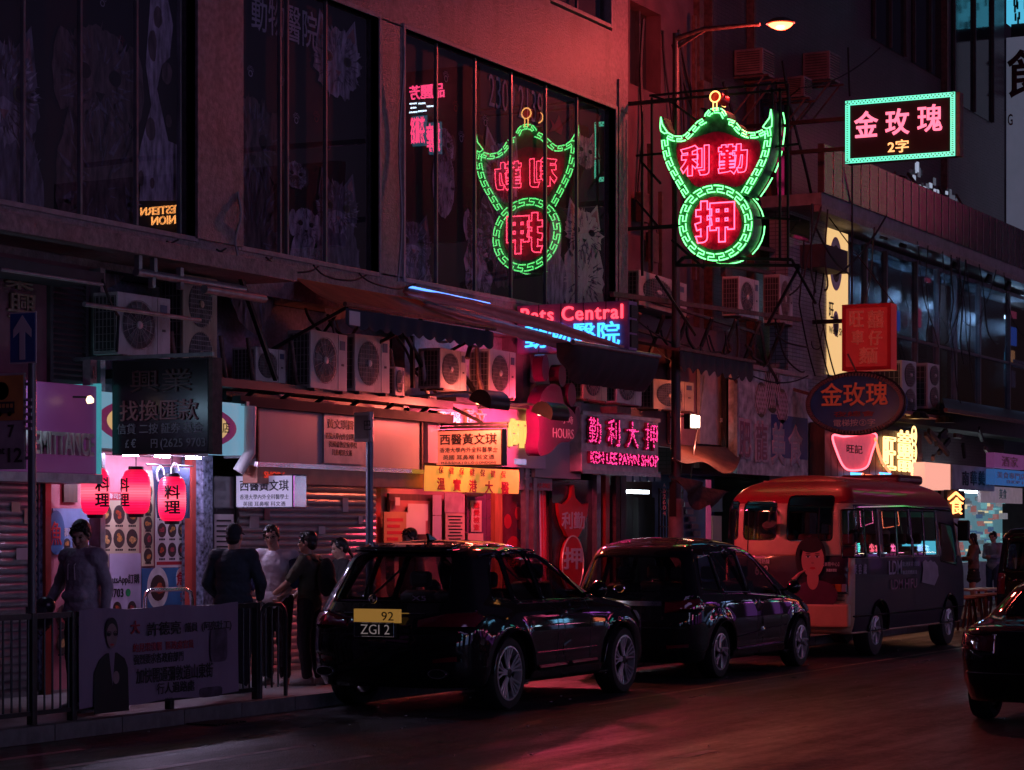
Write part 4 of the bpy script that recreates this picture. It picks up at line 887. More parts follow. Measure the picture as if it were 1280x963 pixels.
# ------------------------------------------------------------------ building 2 (dark tower behind the lamp) and tiled tower
T2 = 16.4
b2 = root('dark_tower', 'dark rendered tower with a tall black window behind the street lamp', 'building', (36, T2, 0))
xg = sT(872, T2); M_tow = mat('maroon_render', (.12,.06,.07), .6, var=.3, scale=2, bump=.4, dirt=.5)
def tileM(name, c1, mort, w=.2, h=.075):
    m = bpy.data.materials.new(name); m.use_nodes = True; n = m.node_tree; L = n.links; b = n.nodes['Principled BSDF']; b.inputs['Roughness'].default_value = .3
    tc = n.nodes.new('ShaderNodeTexCoord'); sp = n.nodes.new('ShaderNodeSeparateXYZ'); cb = n.nodes.new('ShaderNodeCombineXYZ'); br = n.nodes.new('ShaderNodeTexBrick')
    L.new(tc.outputs['Object'], sp.inputs[0]); ad = n.nodes.new('ShaderNodeMath'); L.new(sp.outputs[0], ad.inputs[0]); L.new(sp.outputs[1], ad.inputs[1])
    L.new(ad.outputs[0], cb.inputs[0]); L.new(sp.outputs[2], cb.inputs[1]); L.new(cb.outputs[0], br.inputs[0])
    br.inputs['Scale'].default_value = 1; br.inputs['Brick Width'].default_value = w; br.inputs['Row Height'].default_value = h; br.inputs['Mortar Size'].default_value = .008
    br.inputs['Color1'].default_value = rgb(c1); br.inputs['Color2'].default_value = rgb([c*.75 for c in c1]); br.inputs['Mortar'].default_value = rgb(mort); br.offset = 0
    nz = n.nodes.new('ShaderNodeTexNoise'); nz.inputs['Scale'].default_value = .8; nz.inputs['Detail'].default_value = 8; L.new(tc.outputs['Object'], nz.inputs[0])
    mp = n.nodes.new('ShaderNodeMapRange'); mp.inputs[1].default_value = .4; mp.inputs[2].default_value = .75; mp.inputs[4].default_value = .7; L.new(nz.outputs[0], mp.inputs[0])
    mx = n.nodes.new('ShaderNodeMix'); mx.data_type = 'RGBA'; L.new(mp.outputs[0], mx.inputs[0]); L.new(br.outputs[0], mx.inputs[6]); mx.inputs[7].default_value = rgb([c*.3 for c in c1]); L.new(mx.outputs[2], b.inputs['Base Color'])
    bp = n.nodes.new('ShaderNodeBump'); bp.inputs['Strength'].default_value = .6; bp.inputs['Distance'].default_value = .005; bp.invert = True; L.new(br.outputs['Fac'], bp.inputs['Height']); L.new(bp.outputs[0], b.inputs['Normal'])
    MATS[name] = m; return m
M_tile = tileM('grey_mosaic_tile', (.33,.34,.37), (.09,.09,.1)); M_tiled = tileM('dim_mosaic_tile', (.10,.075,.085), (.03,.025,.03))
wx0, wx1, wz0, wz1 = sT(787.5,T2), sT(826,T2), zT(806,112,T2), zT(806,9,T2)
for a, b_, c_, d in ((35.0,wx0,3.4,16),(wx1,xg,3.4,16),(wx0,wx1,3.4,wz0),(wx0,wx1,wz1,16)): box(a, b_, T2, T2+.5, c_, d).build('wall', M_tow, b2)
box(35.0, xg, T2+.9, T2+1.1, 0, 16).build('wall', M_dark, b2)
w = box(wx0, wx1, T2+.28, T2+.3, wz0, wz1).build('window', P_eye, b2)
for k in (.33,.66): box(wx0+(wx1-wx0)*k-.03, wx0+(wx1-wx0)*k+.03, T2+.2, T2+.28, wz0, wz1).build('frame', M_dark, w)
box(xg-.2, xg, T2-.12, T2-.002, 3, 16).build('downpipe', M_rust, b2)
b3t = root('mosaic_tower', 'mosaic-tiled tower carrying window air conditioners, above the arcade roof', 'building', (42, T2, 0))
xh = sT(1000, T2+.3)
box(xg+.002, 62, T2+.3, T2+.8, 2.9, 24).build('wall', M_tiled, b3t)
for px, w_ in ((885,.08),(938,.1),(1180,.12)): s = sT(px,T2+.2); box(s, s+w_, T2+.12, T2+.28, 4, 24).build('downpipe', M_rust, b3t)
for (a, b_, c_, d) in ((944,985,118,330),(1090,1130,-60,60),(1140,1180,-60,90),(1190,1240,-60,140)):
    x0, x1 = sT(a,T2+.28), sT(b_,T2+.28); z0, z1 = zT((a+b_)/2,d,T2+.28), zT((a+b_)/2,c_,T2+.28)
    if z0 < 9.3 and a > 1000: z0 = 9.4
    w = box(x0, x1, T2+.27, T2+.297, z0, z1).build('window', mat('black_glass',(.012,.012,.016),.08), b3t); 
    for k in (.0,.5,.97): box(x0+(x1-x0)*k, x0+(x1-x0)*k+.06, T2+.2, T2+.268, z0, z1).build('frame', M_dark, w)
# window type air conditioners on steel brackets
def window_ac(px0, px1, py0, py1, T, label):
    T = 16.1; x0, x1 = sT(px0+(px1-px0)*.66,T), sT(px1,T); pm = (px0+px1)/2; z0, z1 = zT(pm,py1,T), zT(pm,py0,T)
    t = root('window_air_conditioner', label, 'air conditioner', (x0, T, z0), 'box air conditioners on the tiled tower')
    box(x0, x1, T, T+.58, z0, z1).build('casing', mat('dull_casing',(.2,.15,.15),.5,dirt=.5), t, bevel=.01)
    g = MB(); n = 9
    for i in range(n): z = z0+.06+(z1-z0-.12)*i/(n-1); g.box(x0+.04, x1-.04, T-.02, T-.001, z-.008, z+.008)
    g.build('grille', M_acdark, t); g = MB()
    for i in range(n): z = z0+.06+(z1-z0-.12)*i/(n-1); g.box(x0-.02, x0-.001, T+.06, T+.52, z-.008, z+.008)
    g.build('side_grille', M_acdark, t)
    g = MB()
    for s in (x0+.05, x1-.05): g.bar((s,T-.1,z0-.04),(s,T+.6,z0-.04), .04); g.bar((s,T+.0,z0-.06),(s-.1,T+.6,z0-.8), .035)
    g.build('bracket', M_rust, t)
window_ac(925, 968, 56, 88, 15.3, 'box unit just below the glowing street lamp head')
window_ac(986, 1015, 92, 118, 15.3, 'box unit below and beyond the lamp head')
window_ac(1012, 1050, 60, 95, 15.5, 'box unit in shade above the green framed neon sign')
# red-lit lower bay under the tower
b4 = root('red_bay_shopfront', 'cluttered red-lit bay with a pale door between pawn shop and food mural', 'shopfront', (39, 16.3, PAV))
box(35.3, sT(917,16.2), 16.2, 16.39, zT(850,560,16.2), zT(850,405,16.2)).build('wall', M_tow, b4)
q = pan('door', mat('pale_door',(.6,.5,.48),.4), b4, 875, 907, 461, 556, 16.1, .06); pan('door_knob', M_steel, q, 903, 906, 523, 528, 16.02, .05)
pan('window_board', mat('rose_board'), b4, 838, 870, 458, 556, 16.12, .06); pan('post', M_black, b4, 908, 912, 462, 560, 15.95, .1)
for a, b_ in ((370,380),(412,420)): MB().bar(onT(795,a,15.75), onT(950,b_+38,15.75), .05).build('shelf_bar', M_rust, b4)
MB().bar(onT(905,398,15.6)-Vector((4.8,0,0)), onT(1000,400,15.6), .06, .08).build('ac_shelf', M_rust, b4)
# lamp post with number
LS = 36.6
lp = root('street_lamp', 'tall street lamp post with a glowing orange-red head on a slender arm', 'street lamp', (LS, 15.35, PAV))
zl = zS(975,32,LS); tl_ = tS(975,LS); zt = zS(843,42,LS); tp = 15.4
MB().cyl((LS,tp,PAV),(LS,tp,2.4), .13, 16).build('base', mat('lamp_post_grey',(.3,.27,.26),.5,var=.3,dirt=.5), lp, smooth=60)
MB().tube([(LS,tp,2.4),(LS,tp,6),(LS,tp,zt)], [.085,.07,.055], 14).build('pole', mat('lamp_post_dark',(.05,.045,.045),.5,var=.3,dirt=.5), lp, smooth=60)
MB().tube([(LS,tp,zt-.1),(LS,tp-.5,zt+.02),(LS,tl_+.55,zl+.06),(LS,tl_+.35,zl+.05)], [.06,.045,.03,.03], 8).build('arm', M_rust, lp, smooth=60)
MB().bar((LS,tp,zt-.25),(LS,tp-.5,zt), .05).build('brace', M_rust, lp)
b = MB(); b.sheet(lambda u, v: (LS+.22*sin(pi*v*1.0-pi/2)*sin(pi*u)**.6, tl_+.24-.5*u, zl+.03+.10*sin(pi*u)**.7*cos(pi*v-pi/2)), 14, 10); b.build('head', M_rust, lp, smooth=60)
b = MB(); b.sheet(lambda u, v: (LS+.2*(2*v-1)*sin(pi*u)**.6, tl_+.2-.42*u, zl+.02-.09*(sin(pi*u)**.8)*(1-(2*v-1)**2)**.5), 14, 10); b.build('lens', glow('sodium_lamp', (1,.10,.035), 12), lp, smooth=60)
ld = bpy.data.lights.new('lamp_light', 'POINT'); lo = bpy.data.objects.new('lamp_light', ld); COL.objects.link(lo); ld.energy = 350; ld.color = (1,.085,.075); ld.shadow_soft_size = .15
lo.parent = lp; lo.location = Vector((LS, tl_, zl-.25))-ORG[lp.name]
q = box(LS-.138, LS-.132, tp-.06, tp+.06, zS(831,646,LS), zS(831,603,LS)).build('number_plate', mat('black_plate',(.02,.02,.02),.4), lp)
for i, ch in enumerate('A62604'): textS(ch, P_sheet, q, 828.5, 832.5, 604+i*7, 609.5+i*7, LS-.14, depth=.003, weight=.02)

# ------------------------------------------------------------------ the neon gourd-shaped pawn sign
SN = 35.2
ns = root('pawn_neon_sign', 'double-lobed pawn shop neon sign edged in green fretwork with pink characters', 'neon sign', onS(900,230,SN))
def zp(x, y): return onS(815+x/4.188, 105+y/4.188, SN)       # from the enlarged crop
def spl(pts, k=6, closed=False):
    P = [Vector((a, b)) for a, b in pts]; out = []; n = len(P)
    rng = range(n) if closed else range(n-1)
    for i in rng:
        p0 = P[i-1] if (closed or i > 0) else P[0]; p1 = P[i]; p2 = P[(i+1) % n]; p3 = P[(i+2) % n] if (closed or i < n-2) else P[-1]
        for j in range(k): t = j/k; out.append(.5*((2*p1)+(p2-p0)*t+(2*p0-5*p1+4*p2-p3)*t*t+(3*p1-p0-3*p2+p3)*t**3))
    if not closed: out.append(P[-1])
    return out
CX, CYY = 338, 730
top = [(52,172),(75,235),(120,280),(180,285),(218,248),(248,205),(278,185),(285,150),(310,132),(345,127),(378,138),(395,165),(405,190),(445,210),(470,250),(505,272),(560,268),(600,220),(630,130)]
right = [(630,130),(640,190),(632,280),(610,390),(560,500),(500,590)]
circ = [(CX+195*cos(a), CYY+200*sin(a)) for a in [radians(-48+i*12) for i in range(24)]]
left = [(178,590),(120,500),(75,400),(48,290),(45,220),(52,172)]
outl = spl(top, 4)+spl(right, 4)[1:]+[Vector(c) for c in circ]+spl(left, 4)[:-1]
P3 = [zp(p.x, p.y) for p in outl]
DEP = .36
MB().prism(P3, (DEP,0,0)).build('box', mat('sign_green_enamel',(.05,.18,.09),.35,var=.7,scale=9,dirt=.5), ns)
M_redbd = mat('red_enamel', (.42,.01,.07), .35, var=.5, scale=12, dirt=.45, dirtcol=(.05,.005,.01))
cc = (340, 400); pr = spl([(140,290),(225,280),(290,262),(345,250),(400,262),(470,290),(560,300),(560,400),(500,500),(440,540),(338,520),(238,540),(190,490),(135,400)], 4, True)
MB().prism([zp(p.x,p.y)-Vector((.012,0,0)) for p in pr], (.01,0,0)).build('upper_panel', M_redbd, ns)
MB().prism([zp(CX+132*cos(i*pi/20), CYY+140*sin(i*pi/20))-Vector((.012,0,0)) for i in range(40)], (.01,0,0)).build('lower_panel', M_redbd, ns)
NEG = glow('green_neon', (.15,1,.25), 3.0, base=(.1,.5,.25)); NEP = glow('pink_neon', (1,.05,.12), 6); NEO = glow('amber_neon', (1,.45,.12), 3.0)
def resample(P, d):
    out = [P[0]]; acc = 0
    for i in range(1, len(P)):
        seg = (P[i]-P[i-1]).length
        while acc+seg >= d:
            t = (d-acc)/seg; q = P[i-1].lerp(P[i], t); out.append(q); P = P[:i-1]+[q]+P[i:]; 
            P[i-1] = q; seg = (P[i]-P[i-1]).length; acc = 0
        acc += seg
    return out
def fret(path, h, period, mb, sgn=1):
    """S-shaped hooks of tube laid along a path (crop units)"""
    L = [0]
    for a, b in zip(path[:-1], path[1:]): L.append(L[-1]+(b-a).length)
    N = max(1, round(L[-1]/period)); pe = L[-1]/N
    def at(d):
        d = max(0, min(L[-1]-1e-6, d)); i = max(j for j in range(len(L)) if L[j] <= d); i = min(i, len(path)-2)
        t = (d-L[i])/max(1e-6, L[i+1]-L[i]); p = path[i].lerp(path[i+1], t); dd = (path[i+1]-path[i]).normalized(); return p, Vector((-dd.y, dd.x))
    for k in range(N):
        c = (k+.5)*pe; pts = []
        for a, b in ((.56,.5),(.2,.5),(-.24,.5),(-.26,.0),(.0,-.0),(.26,0),(.24,-.5),(-.2,-.5),(-.56,-.5)):
            p, nn = at(c+a*pe); q = p+nn*(b*h*sgn); pts.append(zp(q.x, q.y)-Vector((.045,0,0)))
        mb.tube(pts, .0115, 5)
gm = MB()
inn = lambda P, d: [p+(Vector((340,420))-p).normalized()*d for p in P]
tp_ = [Vector(p) for p in ((95,270),(120,285),(160,290),(195,280),(220,255),(245,218),(275,195))]
fret(spl([(80,268),(120,288),(175,286),(215,250),(250,212),(285,192)], 5), 26, 46, gm)
fret(spl([(292,178),(305,152),(345,140),(372,150),(388,180)], 5), 24, 46, gm)
fret(spl([(398,200),(430,208),(455,240),(495,268),(550,270),(598,250)], 5), 26, 46, gm)
fret(spl([(607,235),(612,290),(592,385),(545,480),(486,580)], 5), 30, 52, gm)
fret(spl([(74,285),(72,310),(90,400),(130,485),(190,590)], 5), 30, 52, gm)
fret([Vector((CX+173*cos(radians(a)), CYY+180*sin(radians(a)))) for a in range(-128, 233, 6)], 34, 56, gm)
for pts in ([(52,176),(60,215),(88,258)],[(52,176),(48,225),(52,250)],[(88,258),(70,262),(52,250)],[(628,136),(620,180),(585,228)],[(628,136),(634,190),(632,225)],[(585,228),(606,238),(632,225)]):
    gm.tube([zp(x,y)-Vector((.045,0,0)) for x, y in pts], .0115, 5)
gm.build('green_fretwork_tube', NEG, ns, smooth=60)
# tube line round the far face
bm_ = MB(); far = spl(right, 4)+[Vector(c) for c in circ[:15]]
pts = [zp(p.x, p.y)+Vector((DEP+.04, 0, 0)) for p in far]
for i in range(0, len(pts)-4, 5): bm_.tube([q+Vector((0,-.03,0)) for q in pts[i:i+5]], .011, 5)
bm_.build('rear_outline_tube', NEG, ns, smooth=60)
def zchar(ch, x0, x1, y0, y1, ol=.016):
    a, b = zp(x0, y1), zp(x1, y0)
    return text(ch, NEP, ns, (SN-.075, a.y, a.z), (0,-1,0), Zv, a.y-b.y, b.z-a.z, depth=.024, weight=.045, outline=ol, name='neon_character', res=2)
zchar('利', 158, 312, 318, 492); zchar('勤', 355, 512, 312, 486); zchar('押', 232, 445, 604, 842)
ob = MB(); c = zp(336,70); ob.tube([(SN-.05, c.y+.085*cos(t*pi/8)*1.0, c.z+.085*sin(t*pi/8)) for t in range(16)], .012, 5, closed=True)
for dx in (-.03,.03): ob.tube([(SN-.05,c.y+dx,c.z-.08),(SN-.05,c.y+dx,c.z-.22)], .01, 5)
ob.build('amber_ring', NEO, ns); 
ob = MB(); ob.lathe([(.09,0),(.1,.12),(.07,.24),(.09,.34)], (SN+.02,c.y,c.z), X, 14); ob.build('finial', mat('signal_red'), ns, smooth=50)
ob = MB(); ob.tube([(SN+DEP+.04, c.y+.085*cos(t*pi/8), c.z+.085*sin(t*pi/8)) for t in range(-4,6)], .012, 5); ob.build('amber_ring', NEO, ns)
# hanging frame: trusses, rods and lower shelf
hf = root('sign_frame', 'black steel hanging frame with tie rods round the neon pawn sign', 'frame', (SN+.2, T2, 8))
def bS(a, b, w=.045, S=SN+.18, m=M_black, name='frame_bar', S2=None):
    MB().bar(onS(a[0],a[1],S), onS(b[0],b[1],S2 or S), w).build(name, m, hf)
for a, b in (((812,120),(985,103)),((812,127),(985,112)),((815,120),(840,128)),((795,195),(830,192)),((795,287),(855,282)),((960,185),(1000,180)),((945,272),(1000,275)),((985,105),(985,330)),((975,110),(975,325)),((845,332),(1000,332)),((855,322),(990,325)),((845,332),(855,322)),((845,125),(845,330)),((815,122),(815,340)),((803,140),(803,345)),((895,110),(895,122)),((795,250),(822,282)),((800,200),(826,230)),((965,110),(968,170)),((840,128),(870,150))): bS(a, b, .05 if a[1] > 300 else .035)
for a, b in (((820,345),(870,420)),((880,335),(840,300)),((1000,332),(960,405)),((990,325),(1020,380))): bS(a, b, .04)
for py in (125, 283): MB().bar(onS(845,py,SN+.18), Vector((SN+.18, T2, onS(845,py,SN+.18).z)), .06).build('wall_arm', M_black, hf)
# ------------------------------------------------------------------ food mural, oval sign, red noodle sign
T3 = 15.9
b5 = root('arcade_building', 'tiled arcade building with a long ribbed parapet and lit upper windows', 'building', (50, T3, 0))
x3 = sT(985, T3)
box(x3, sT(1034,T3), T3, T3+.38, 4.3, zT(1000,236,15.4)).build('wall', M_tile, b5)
zt0 = 8.27; xq = sT(1290,15.1)+10
box(x3-.5, 90, 15.05, 16.6, zt0-.22, zt0).build('canopy_slab', mat('arcade_soffit',(.2,.2,.22),.6,var=.3,dirt=.4), b5)
pr_ = box(x3-.5, 90, 15.0, 15.12, zt0+.003, 9.2).build('parapet', tileM('parapet_tile',(.17,.15,.18),(.1,.1,.1),.25,.1), b5); MATS['parapet_tile'].node_tree.nodes['Principled BSDF'].inputs['Metallic'].default_value = .55; MATS['parapet_tile'].node_tree.nodes['Principled BSDF'].inputs['Roughness'].default_value = .27
rb = box(0, .03, -.012, 0, 0, .9).mesh('rib')
rb.materials.append(M_steel)
for i in range(60): link('parapet_rib', rb, None, b5, loc=Vector((x3-.5+i*.55, 14.999, zt0+.01))-ORG[b5.name])
box(x3-.5, 90, 15.04, 15.2, zt0-.35, zt0-.225).build('cornice', M_stucco, b5)
box(sT(1000,T3), sT(1030,T3), T3-.5, T3-.002, 7.0, 7.45).build('wall_box', M_dark, b5)
w = pan('picture_window', mat('black_glass'), b5, 986, 1012, 272, 300, T3-.02, .03)
# yellow poster
M_yel = glow('yellow_poster_lit', (1,.62,.25), .75, base=(.6,.42,.2))
q = pan('yellow_poster', M_yel, b5, 1035, 1060, 289, 470, T3-.03, .03)
for py, rr in ((330,.42),(405,.2)):
    c = onT(1045,py,T3-.04); MB().prism([(c.x+rr*.9*cos(t*pi/12), c.y, c.z+rr*1.3*sin(t*pi/12)) for t in range(24)], (0,.006,0)).build('logo_oval', P_sheet, q)
    MB().prism([(c.x+rr*.6*cos(t*pi/12), c.y-.005, c.z+rr*.9*sin(t*pi/12)) for t in range(24)], (0,.006,0)).build('logo_core', M_wood, q)
textT('旺', P_sheet, q, 1041, 1049, 320, 336, T3-.05, depth=.004, weight=.03); textT('旺', M_ink, q, 1036, 1042, 378, 398, T3-.05, depth=.004, weight=.03); textT('Wong Shing', M_ink, q, 1036, 1058, 410, 422, T3-.05, depth=.004)
# glazed upper floor
G1 = glass('cool_shop_pane', (.55,.62,.72), 1.9, .01)
M_room = mat('dim_room', (.2,.22,.27), .8, var=.4)
zr0, zr1 = 4.6, 7.9
box(sT(1060,T3), sT(1290,T3), T3+2.0, T3+2.1, zr0, zr1).build('room_wall', M_room, b5); box(sT(1060,T3), sT(1290,T3), T3+.1, T3+2.0, zr0-.1, zr0).build('room_floor', M_room, b5); box(sT(1060,T3), sT(1290,T3), T3+.1, T3+2.0, zr1-.02, zr1+.08).build('room_ceiling', M_room, b5)
cols = [1060,1083,1108,1146,1173,1195,1225,1262,1290]
for a, b_ in zip(cols[:-1], cols[1:]):
    w = box(sT(a,T3)+.04, sT(b_,T3)-.04, T3+.05, T3+.06, zr0+.02, zr1-.04).build('pane', G1, b5)
    box(sT(a,T3)-.04, sT(a,T3)+.04, T3-.02, T3+.1, zr0, zr1).build('mullion', M_frame2, b5)
    box(sT(a,T3)+.04, sT(b_,T3)-.04, T3, T3+.08, 6.1, 6.16).build('transom', M_frame2, b5)
for (a, b_, z, T, m) in ((1070,1076,7.7,17.0,TUBE_W),(1080,1086,7.6,17.2,TUBE_W),(1095,1103,7.1,17.4,TUBE_W),(1152,1162,7.3,17.2,TUBE_W),(1170,1178,7.4,17.3,TUBE_W)):
    box(sT(a,T), sT(b_,T), T-.1, T+.1, z, z+.06).build('ceiling_lamp', m, b5)
for px_, e_ in ((1080,170),(1120,210),(1160,260),(1215,240),(1255,160)):
    l_ = bpy.data.lights.new('room_light', 'POINT'); o_ = bpy.data.objects.new('room_light', l_); COL.objects.link(o_); l_.energy = e_; l_.color = (.45,.7,1); l_.shadow_soft_size = .3; o_.parent = b5; o_.location = Vector((sT(px_,T3+1), T3+1, 7.3))-ORG[b5.name]
OG = glow('amber_room_light', (1,.3,.12), .9)
for (a, b_, c_, d) in ((1130,1140,420,455),(1152,1168,405,455),(1196,1201,400,415)): pan('amber_poster', OG, b5, a, b_, c_, d, T3+1.6, .02)
pan('white_tube_sign', TUBE_W, b5, 1185, 1187, 424, 462, T3+1.2, .03); pan('white_tube_sign', TUBE_W, b5, 1221, 1223, 435, 455, T3+1.2, .03)
pan('pink_tube_sign', TUBE_P, b5, 1196, 1199, 440, 455, T3+1.2, .03)
textT('招牌', glow('white_neon',(.9,.85,1),2.5), b5, 1206, 1220, 440, 468, T3+1.1, depth=.03)
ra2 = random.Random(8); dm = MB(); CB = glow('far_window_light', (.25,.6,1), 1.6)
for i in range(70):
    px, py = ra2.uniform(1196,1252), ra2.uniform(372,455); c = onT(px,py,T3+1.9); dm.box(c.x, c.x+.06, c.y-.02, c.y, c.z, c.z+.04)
dm.build('reflected_city_lights', CB, b5, kind='stuff')  # glowing bits inside the room stand in for lights mirrored in the glass
pan('blue_curtain', mat('blue_screen',(.05,.2,.35),.4,emit=(.03,.2,.5),es=.25), b5, 1112, 1140, 330, 372, T3+1.8, .03)
for px in (1108,1132,1196,1238,1262):
    c = onT(px, 285+(px-1108)*.43, 15.3); MB().lathe([(.05,0),(.09,-.22),(.08,-.25)], c, Vector((0,-.3,1)), 10).build('spot_fitting', M_black, b5)
# band between floors and clutter
box(sT(1035,T3), 90, 15.5, T3+.3, 4.2, 4.6).build('floor_band', M_dark, b5); box(x3, sT(1150,T3), T3+.4, T3+.6, 0, 4.3).build('rear_wall', M_dark, b5); box(x3, 62, T3+2.6, T3+2.7, 0, 9).build('rear_wall', M_dark, b5)
box(x3, sT(1034,T3), T3+.0, T3+.38, 2.6, 4.3).build('wall', M_white, b5)
# food mural
m_ = root('food_mural', 'faded food mural with waffles and big outlined characters', 'poster', (sT(965,15.75), 15.75, 3))
x0, x1 = sT(917,15.75), sT(1010,15.75); za, zb = zT(965,595,15.75), zT(965,467,15.75)
box(x0, x1, 15.75, 15.85, za, zb).build('board', mat('mural_print',(.5,.46,.45),.5,var=.7,scale=5,dirt=.3), m_)
box(x0+1.9, x1-.05, 15.742, 15.748, za+.35, za+.35+(zb-za)*.42).build('blue_band', mat('mural_blue',(.05,.08,.2),.5), m_)
M_mtxt = mat('mural_pink', (.55,.4,.42), .5); M_mtxt2 = mat('mural_core', (.3,.12,.15), .5)
for i, ch in enumerate('肥龍美食'):
    textT(ch, M_mtxt, m_, 922+i*21, 940+i*21, 523+i*2.5, 577+i*2.5, 15.741, depth=.004, weight=.1); textT(ch, M_mtxt2 if i < 2 else M_board, m_, 924+i*21, 938+i*21, 527+i*2.5, 573+i*2.5, 15.735, depth=.004, weight=.02)
for px, py, q in ((966,486,.42),(978,508,.3),(952,500,.3)):
    c = onT(px,py,15.74); MB().prism([(c.x+q*cos(t*pi/14), 15.742, c.z+q*1.1*sin(t*pi/14)) for t in range(28)], (0,.004,0)).build('waffle_print', mat('waffle',(.12,.1,.06),.5), m_)
    g = MB()
    for k in range(-3,4):
        d = q*k/3.6; h = (q*q-d*d)**.5*.9; g.bar((c.x+d-h*.5,15.738,c.z-h),(c.x+d+h*.5,15.738,c.z+h), .03,.004, Yv); g.bar((c.x+d+h*.5,15.737,c.z-h),(c.x+d-h*.5,15.737,c.z+h), .03,.004, Yv)
    g.build('waffle_grid', M_mtxt, m_)
MB().bar((x0,15.7,za),(x0,15.7,zb+.1),.07).build('edge_trim', M_steel, m_); MB().bar((x0,15.7,zb+.05),(x1,15.7,zb+.05),.08).build('edge_trim', M_steel, m_)
# ceiling flood over the red bay
fl = root('flood_light_fitting', 'small glowing flood light above the brown tarpaulin', 'lamp', onT(868,527,15.5)); c = onT(868,527,15.5)
box(c.x-.14, c.x+.14, 15.46, 15.5, c.z-.1, c.z+.1).build('lens', glow('white_flood', (1,.75,.55), 22), fl); box(c.x-.18, c.x+.18, 15.502, 15.62, c.z-.13, c.z+.13).build('housing', M_black, fl)
MB().bar((c.x,15.6,c.z+.1),(c.x+.5,16.2,c.z+.1),.03).build('bracket', M_black, fl)
l_ = bpy.data.lights.new('flood_glow', 'POINT'); o_ = bpy.data.objects.new('flood_glow', l_); COL.objects.link(o_); l_.energy = 45; l_.color = (1,.17,.1); l_.shadow_soft_size = .1; o_.parent = fl; o_.location = (0,-.2,0)
# brown tarpaulin
tp = root('tarpaulin', 'sagging brown tarpaulin sheet tied over the alley shop', 'tarpaulin', onT(880,575,15.0))
p0, p1, p2, p3 = onT(838,556,15.9), onT(930,560,15.9), onT(842,572,14.8), onT(912,590,14.8)
b = MB(); b.sheet(lambda u, v: (p0.lerp(p1,u)).lerp(p2.lerp(p3,u), v)+Vector((0,0,-.12*sin(pi*v)-.05*sin(u*9)*v)), 20, 8); b.build('sheet', mat('brown_canvas',(.16,.09,.07),.7,var=.4), tp, smooth=60)
b2_ = MB(); c0, c1 = onT(842,592,14.6), onT(905,615,14.6)
b2_.sheet(lambda u, v: c0.lerp(c1,u)+Vector((.15*v*sin(u*7),.1*sin(u*11+v*4),-.28*sin(pi*u)*v-.12*v-.05*sin(u*17)*v)), 24, 6); b2_.build('rolled_cloth', mat('patched_cloth',(.07,.045,.04),.8,var=.8,scale=14), tp, smooth=60)
# blue lit shop behind the post
bs = root('blue_lit_shop', 'alley shop with bluish tube light, grille gate and shelves', 'shopfront', (sT(840,16.3), 16.3, PAV))
panz('back_wall', mat('blue_wall',(.1,.22,.34),.5,var=.4,scale=3), bs, 775, 893, PAV, 3.0, 17.6, .05)
panz('side_panel', mat('teal_panel',(.08,.2,.3),.4,var=.3), bs, 845, 886, PAV, 2.8, 16.5, .05)
pan('poster', mat('pink_poster',(.5,.08,.2),.4,emit=(1,.1,.3),es=.15), bs, 884, 889, 600, 680, 16.0, .03); pan('poster', mat('teal_poster',(.05,.2,.16),.4), bs, 890, 903, 618, 640, 16.0, .03); pan('poster', P_cream, bs, 891, 902, 645, 690, 16.0, .03)
box(sT(786,16.8), sT(808,16.8), 16.75, 16.85, zT(797,617,16.8), zT(797,613,16.8)).build('fluorescent_tube', TUBE_W, bs)
box(sT(785,17.4), sT(806,17.4), 17.2, 17.5, PAV, zT(795,622,17.4)).build('cabinet', M_dark, bs)
g = MB(); xa, xb = sT(824,16.2), sT(853,16.2)
for i in range(9): g.bar((xa+(xb-xa)*i/8,16.2,PAV),(xa+(xb-xa)*i/8,16.2,2.6), .025)
for i in range(9): g.bar((xa,16.19,PAV+.3*i),(xb,16.19,PAV+.3*i), .025)
g.build('grille_gate', M_black, bs)
for i in range(6): pan('slat_board', mat('pale_slat',(.3,.32,.33),.5), bs, 856+i*3, 864+i*3, 628+i*9, 634+i*9, 16.4, .03)
for i in range(5): pan('hanging_letter_board', mat('blue_letter',(.1,.25,.45),.4), bs, 783+i*9, 790+i*9, 590, 602, 16.1, .04)
# ------------------------------------------------------------------ 旺 noodle restaurant
wr = root('noodle_restaurant_shopfront', 'timber fascia with pink neon bowl and yellow neon characters', 'shopfront', (sT(1090,T3), T3-.3, PAV))
TW = T3-.35
panz('fascia', M_wood, wr, 1030, 1152, 2.75, zT(1090,535,TW), TW, .3)
for i in range(15): panz('plank', M_wood, wr, 1031+i*8, 1038.4+i*8, 2.76, zT(1090,536,TW), TW-.03, .025)
panz('shopfront_wall', M_dark, wr, 1012, 1152, PAV, 2.72, TW+.1, .1)
def pw(x, y): return onT(x, y, TW-.12)
NPK = glow('rose_neon', (1,.12,.16), 3); NYL = glow('yellow_neon', (1,.58,.2), 2.6); NOR = glow('orange_red_neon', (1,.14,.06), 3)
bowl = spl([(1041,545),(1046,565),(1056,585),(1072,588),(1084,583),(1090,566),(1096,546),(1088,541),(1070,544),(1055,546)], 4, True)
MB().tube([pw(p.x,p.y) for p in bowl], .022, 5, closed=True).build('bowl_tube', NPK, wr, smooth=60)
MB().prism([onT(p.x,p.y,TW-.07) for p in bowl], (0,.03,0)).build('bowl_panel', mat('bowl_red',(.5,.08,.12),.5,emit=(1,.12,.2),es=.35), wr)
MB().tube([pw(x,y) for x, y in ((1094,548),(1098,565),(1103,578),(1112,590))], .03, 5).build('chopstick_tube', NOR, wr, smooth=60)
textT('旺記', M_ink, wr, 1058, 1078, 556, 567, TW-.08, depth=.004, weight=.03)
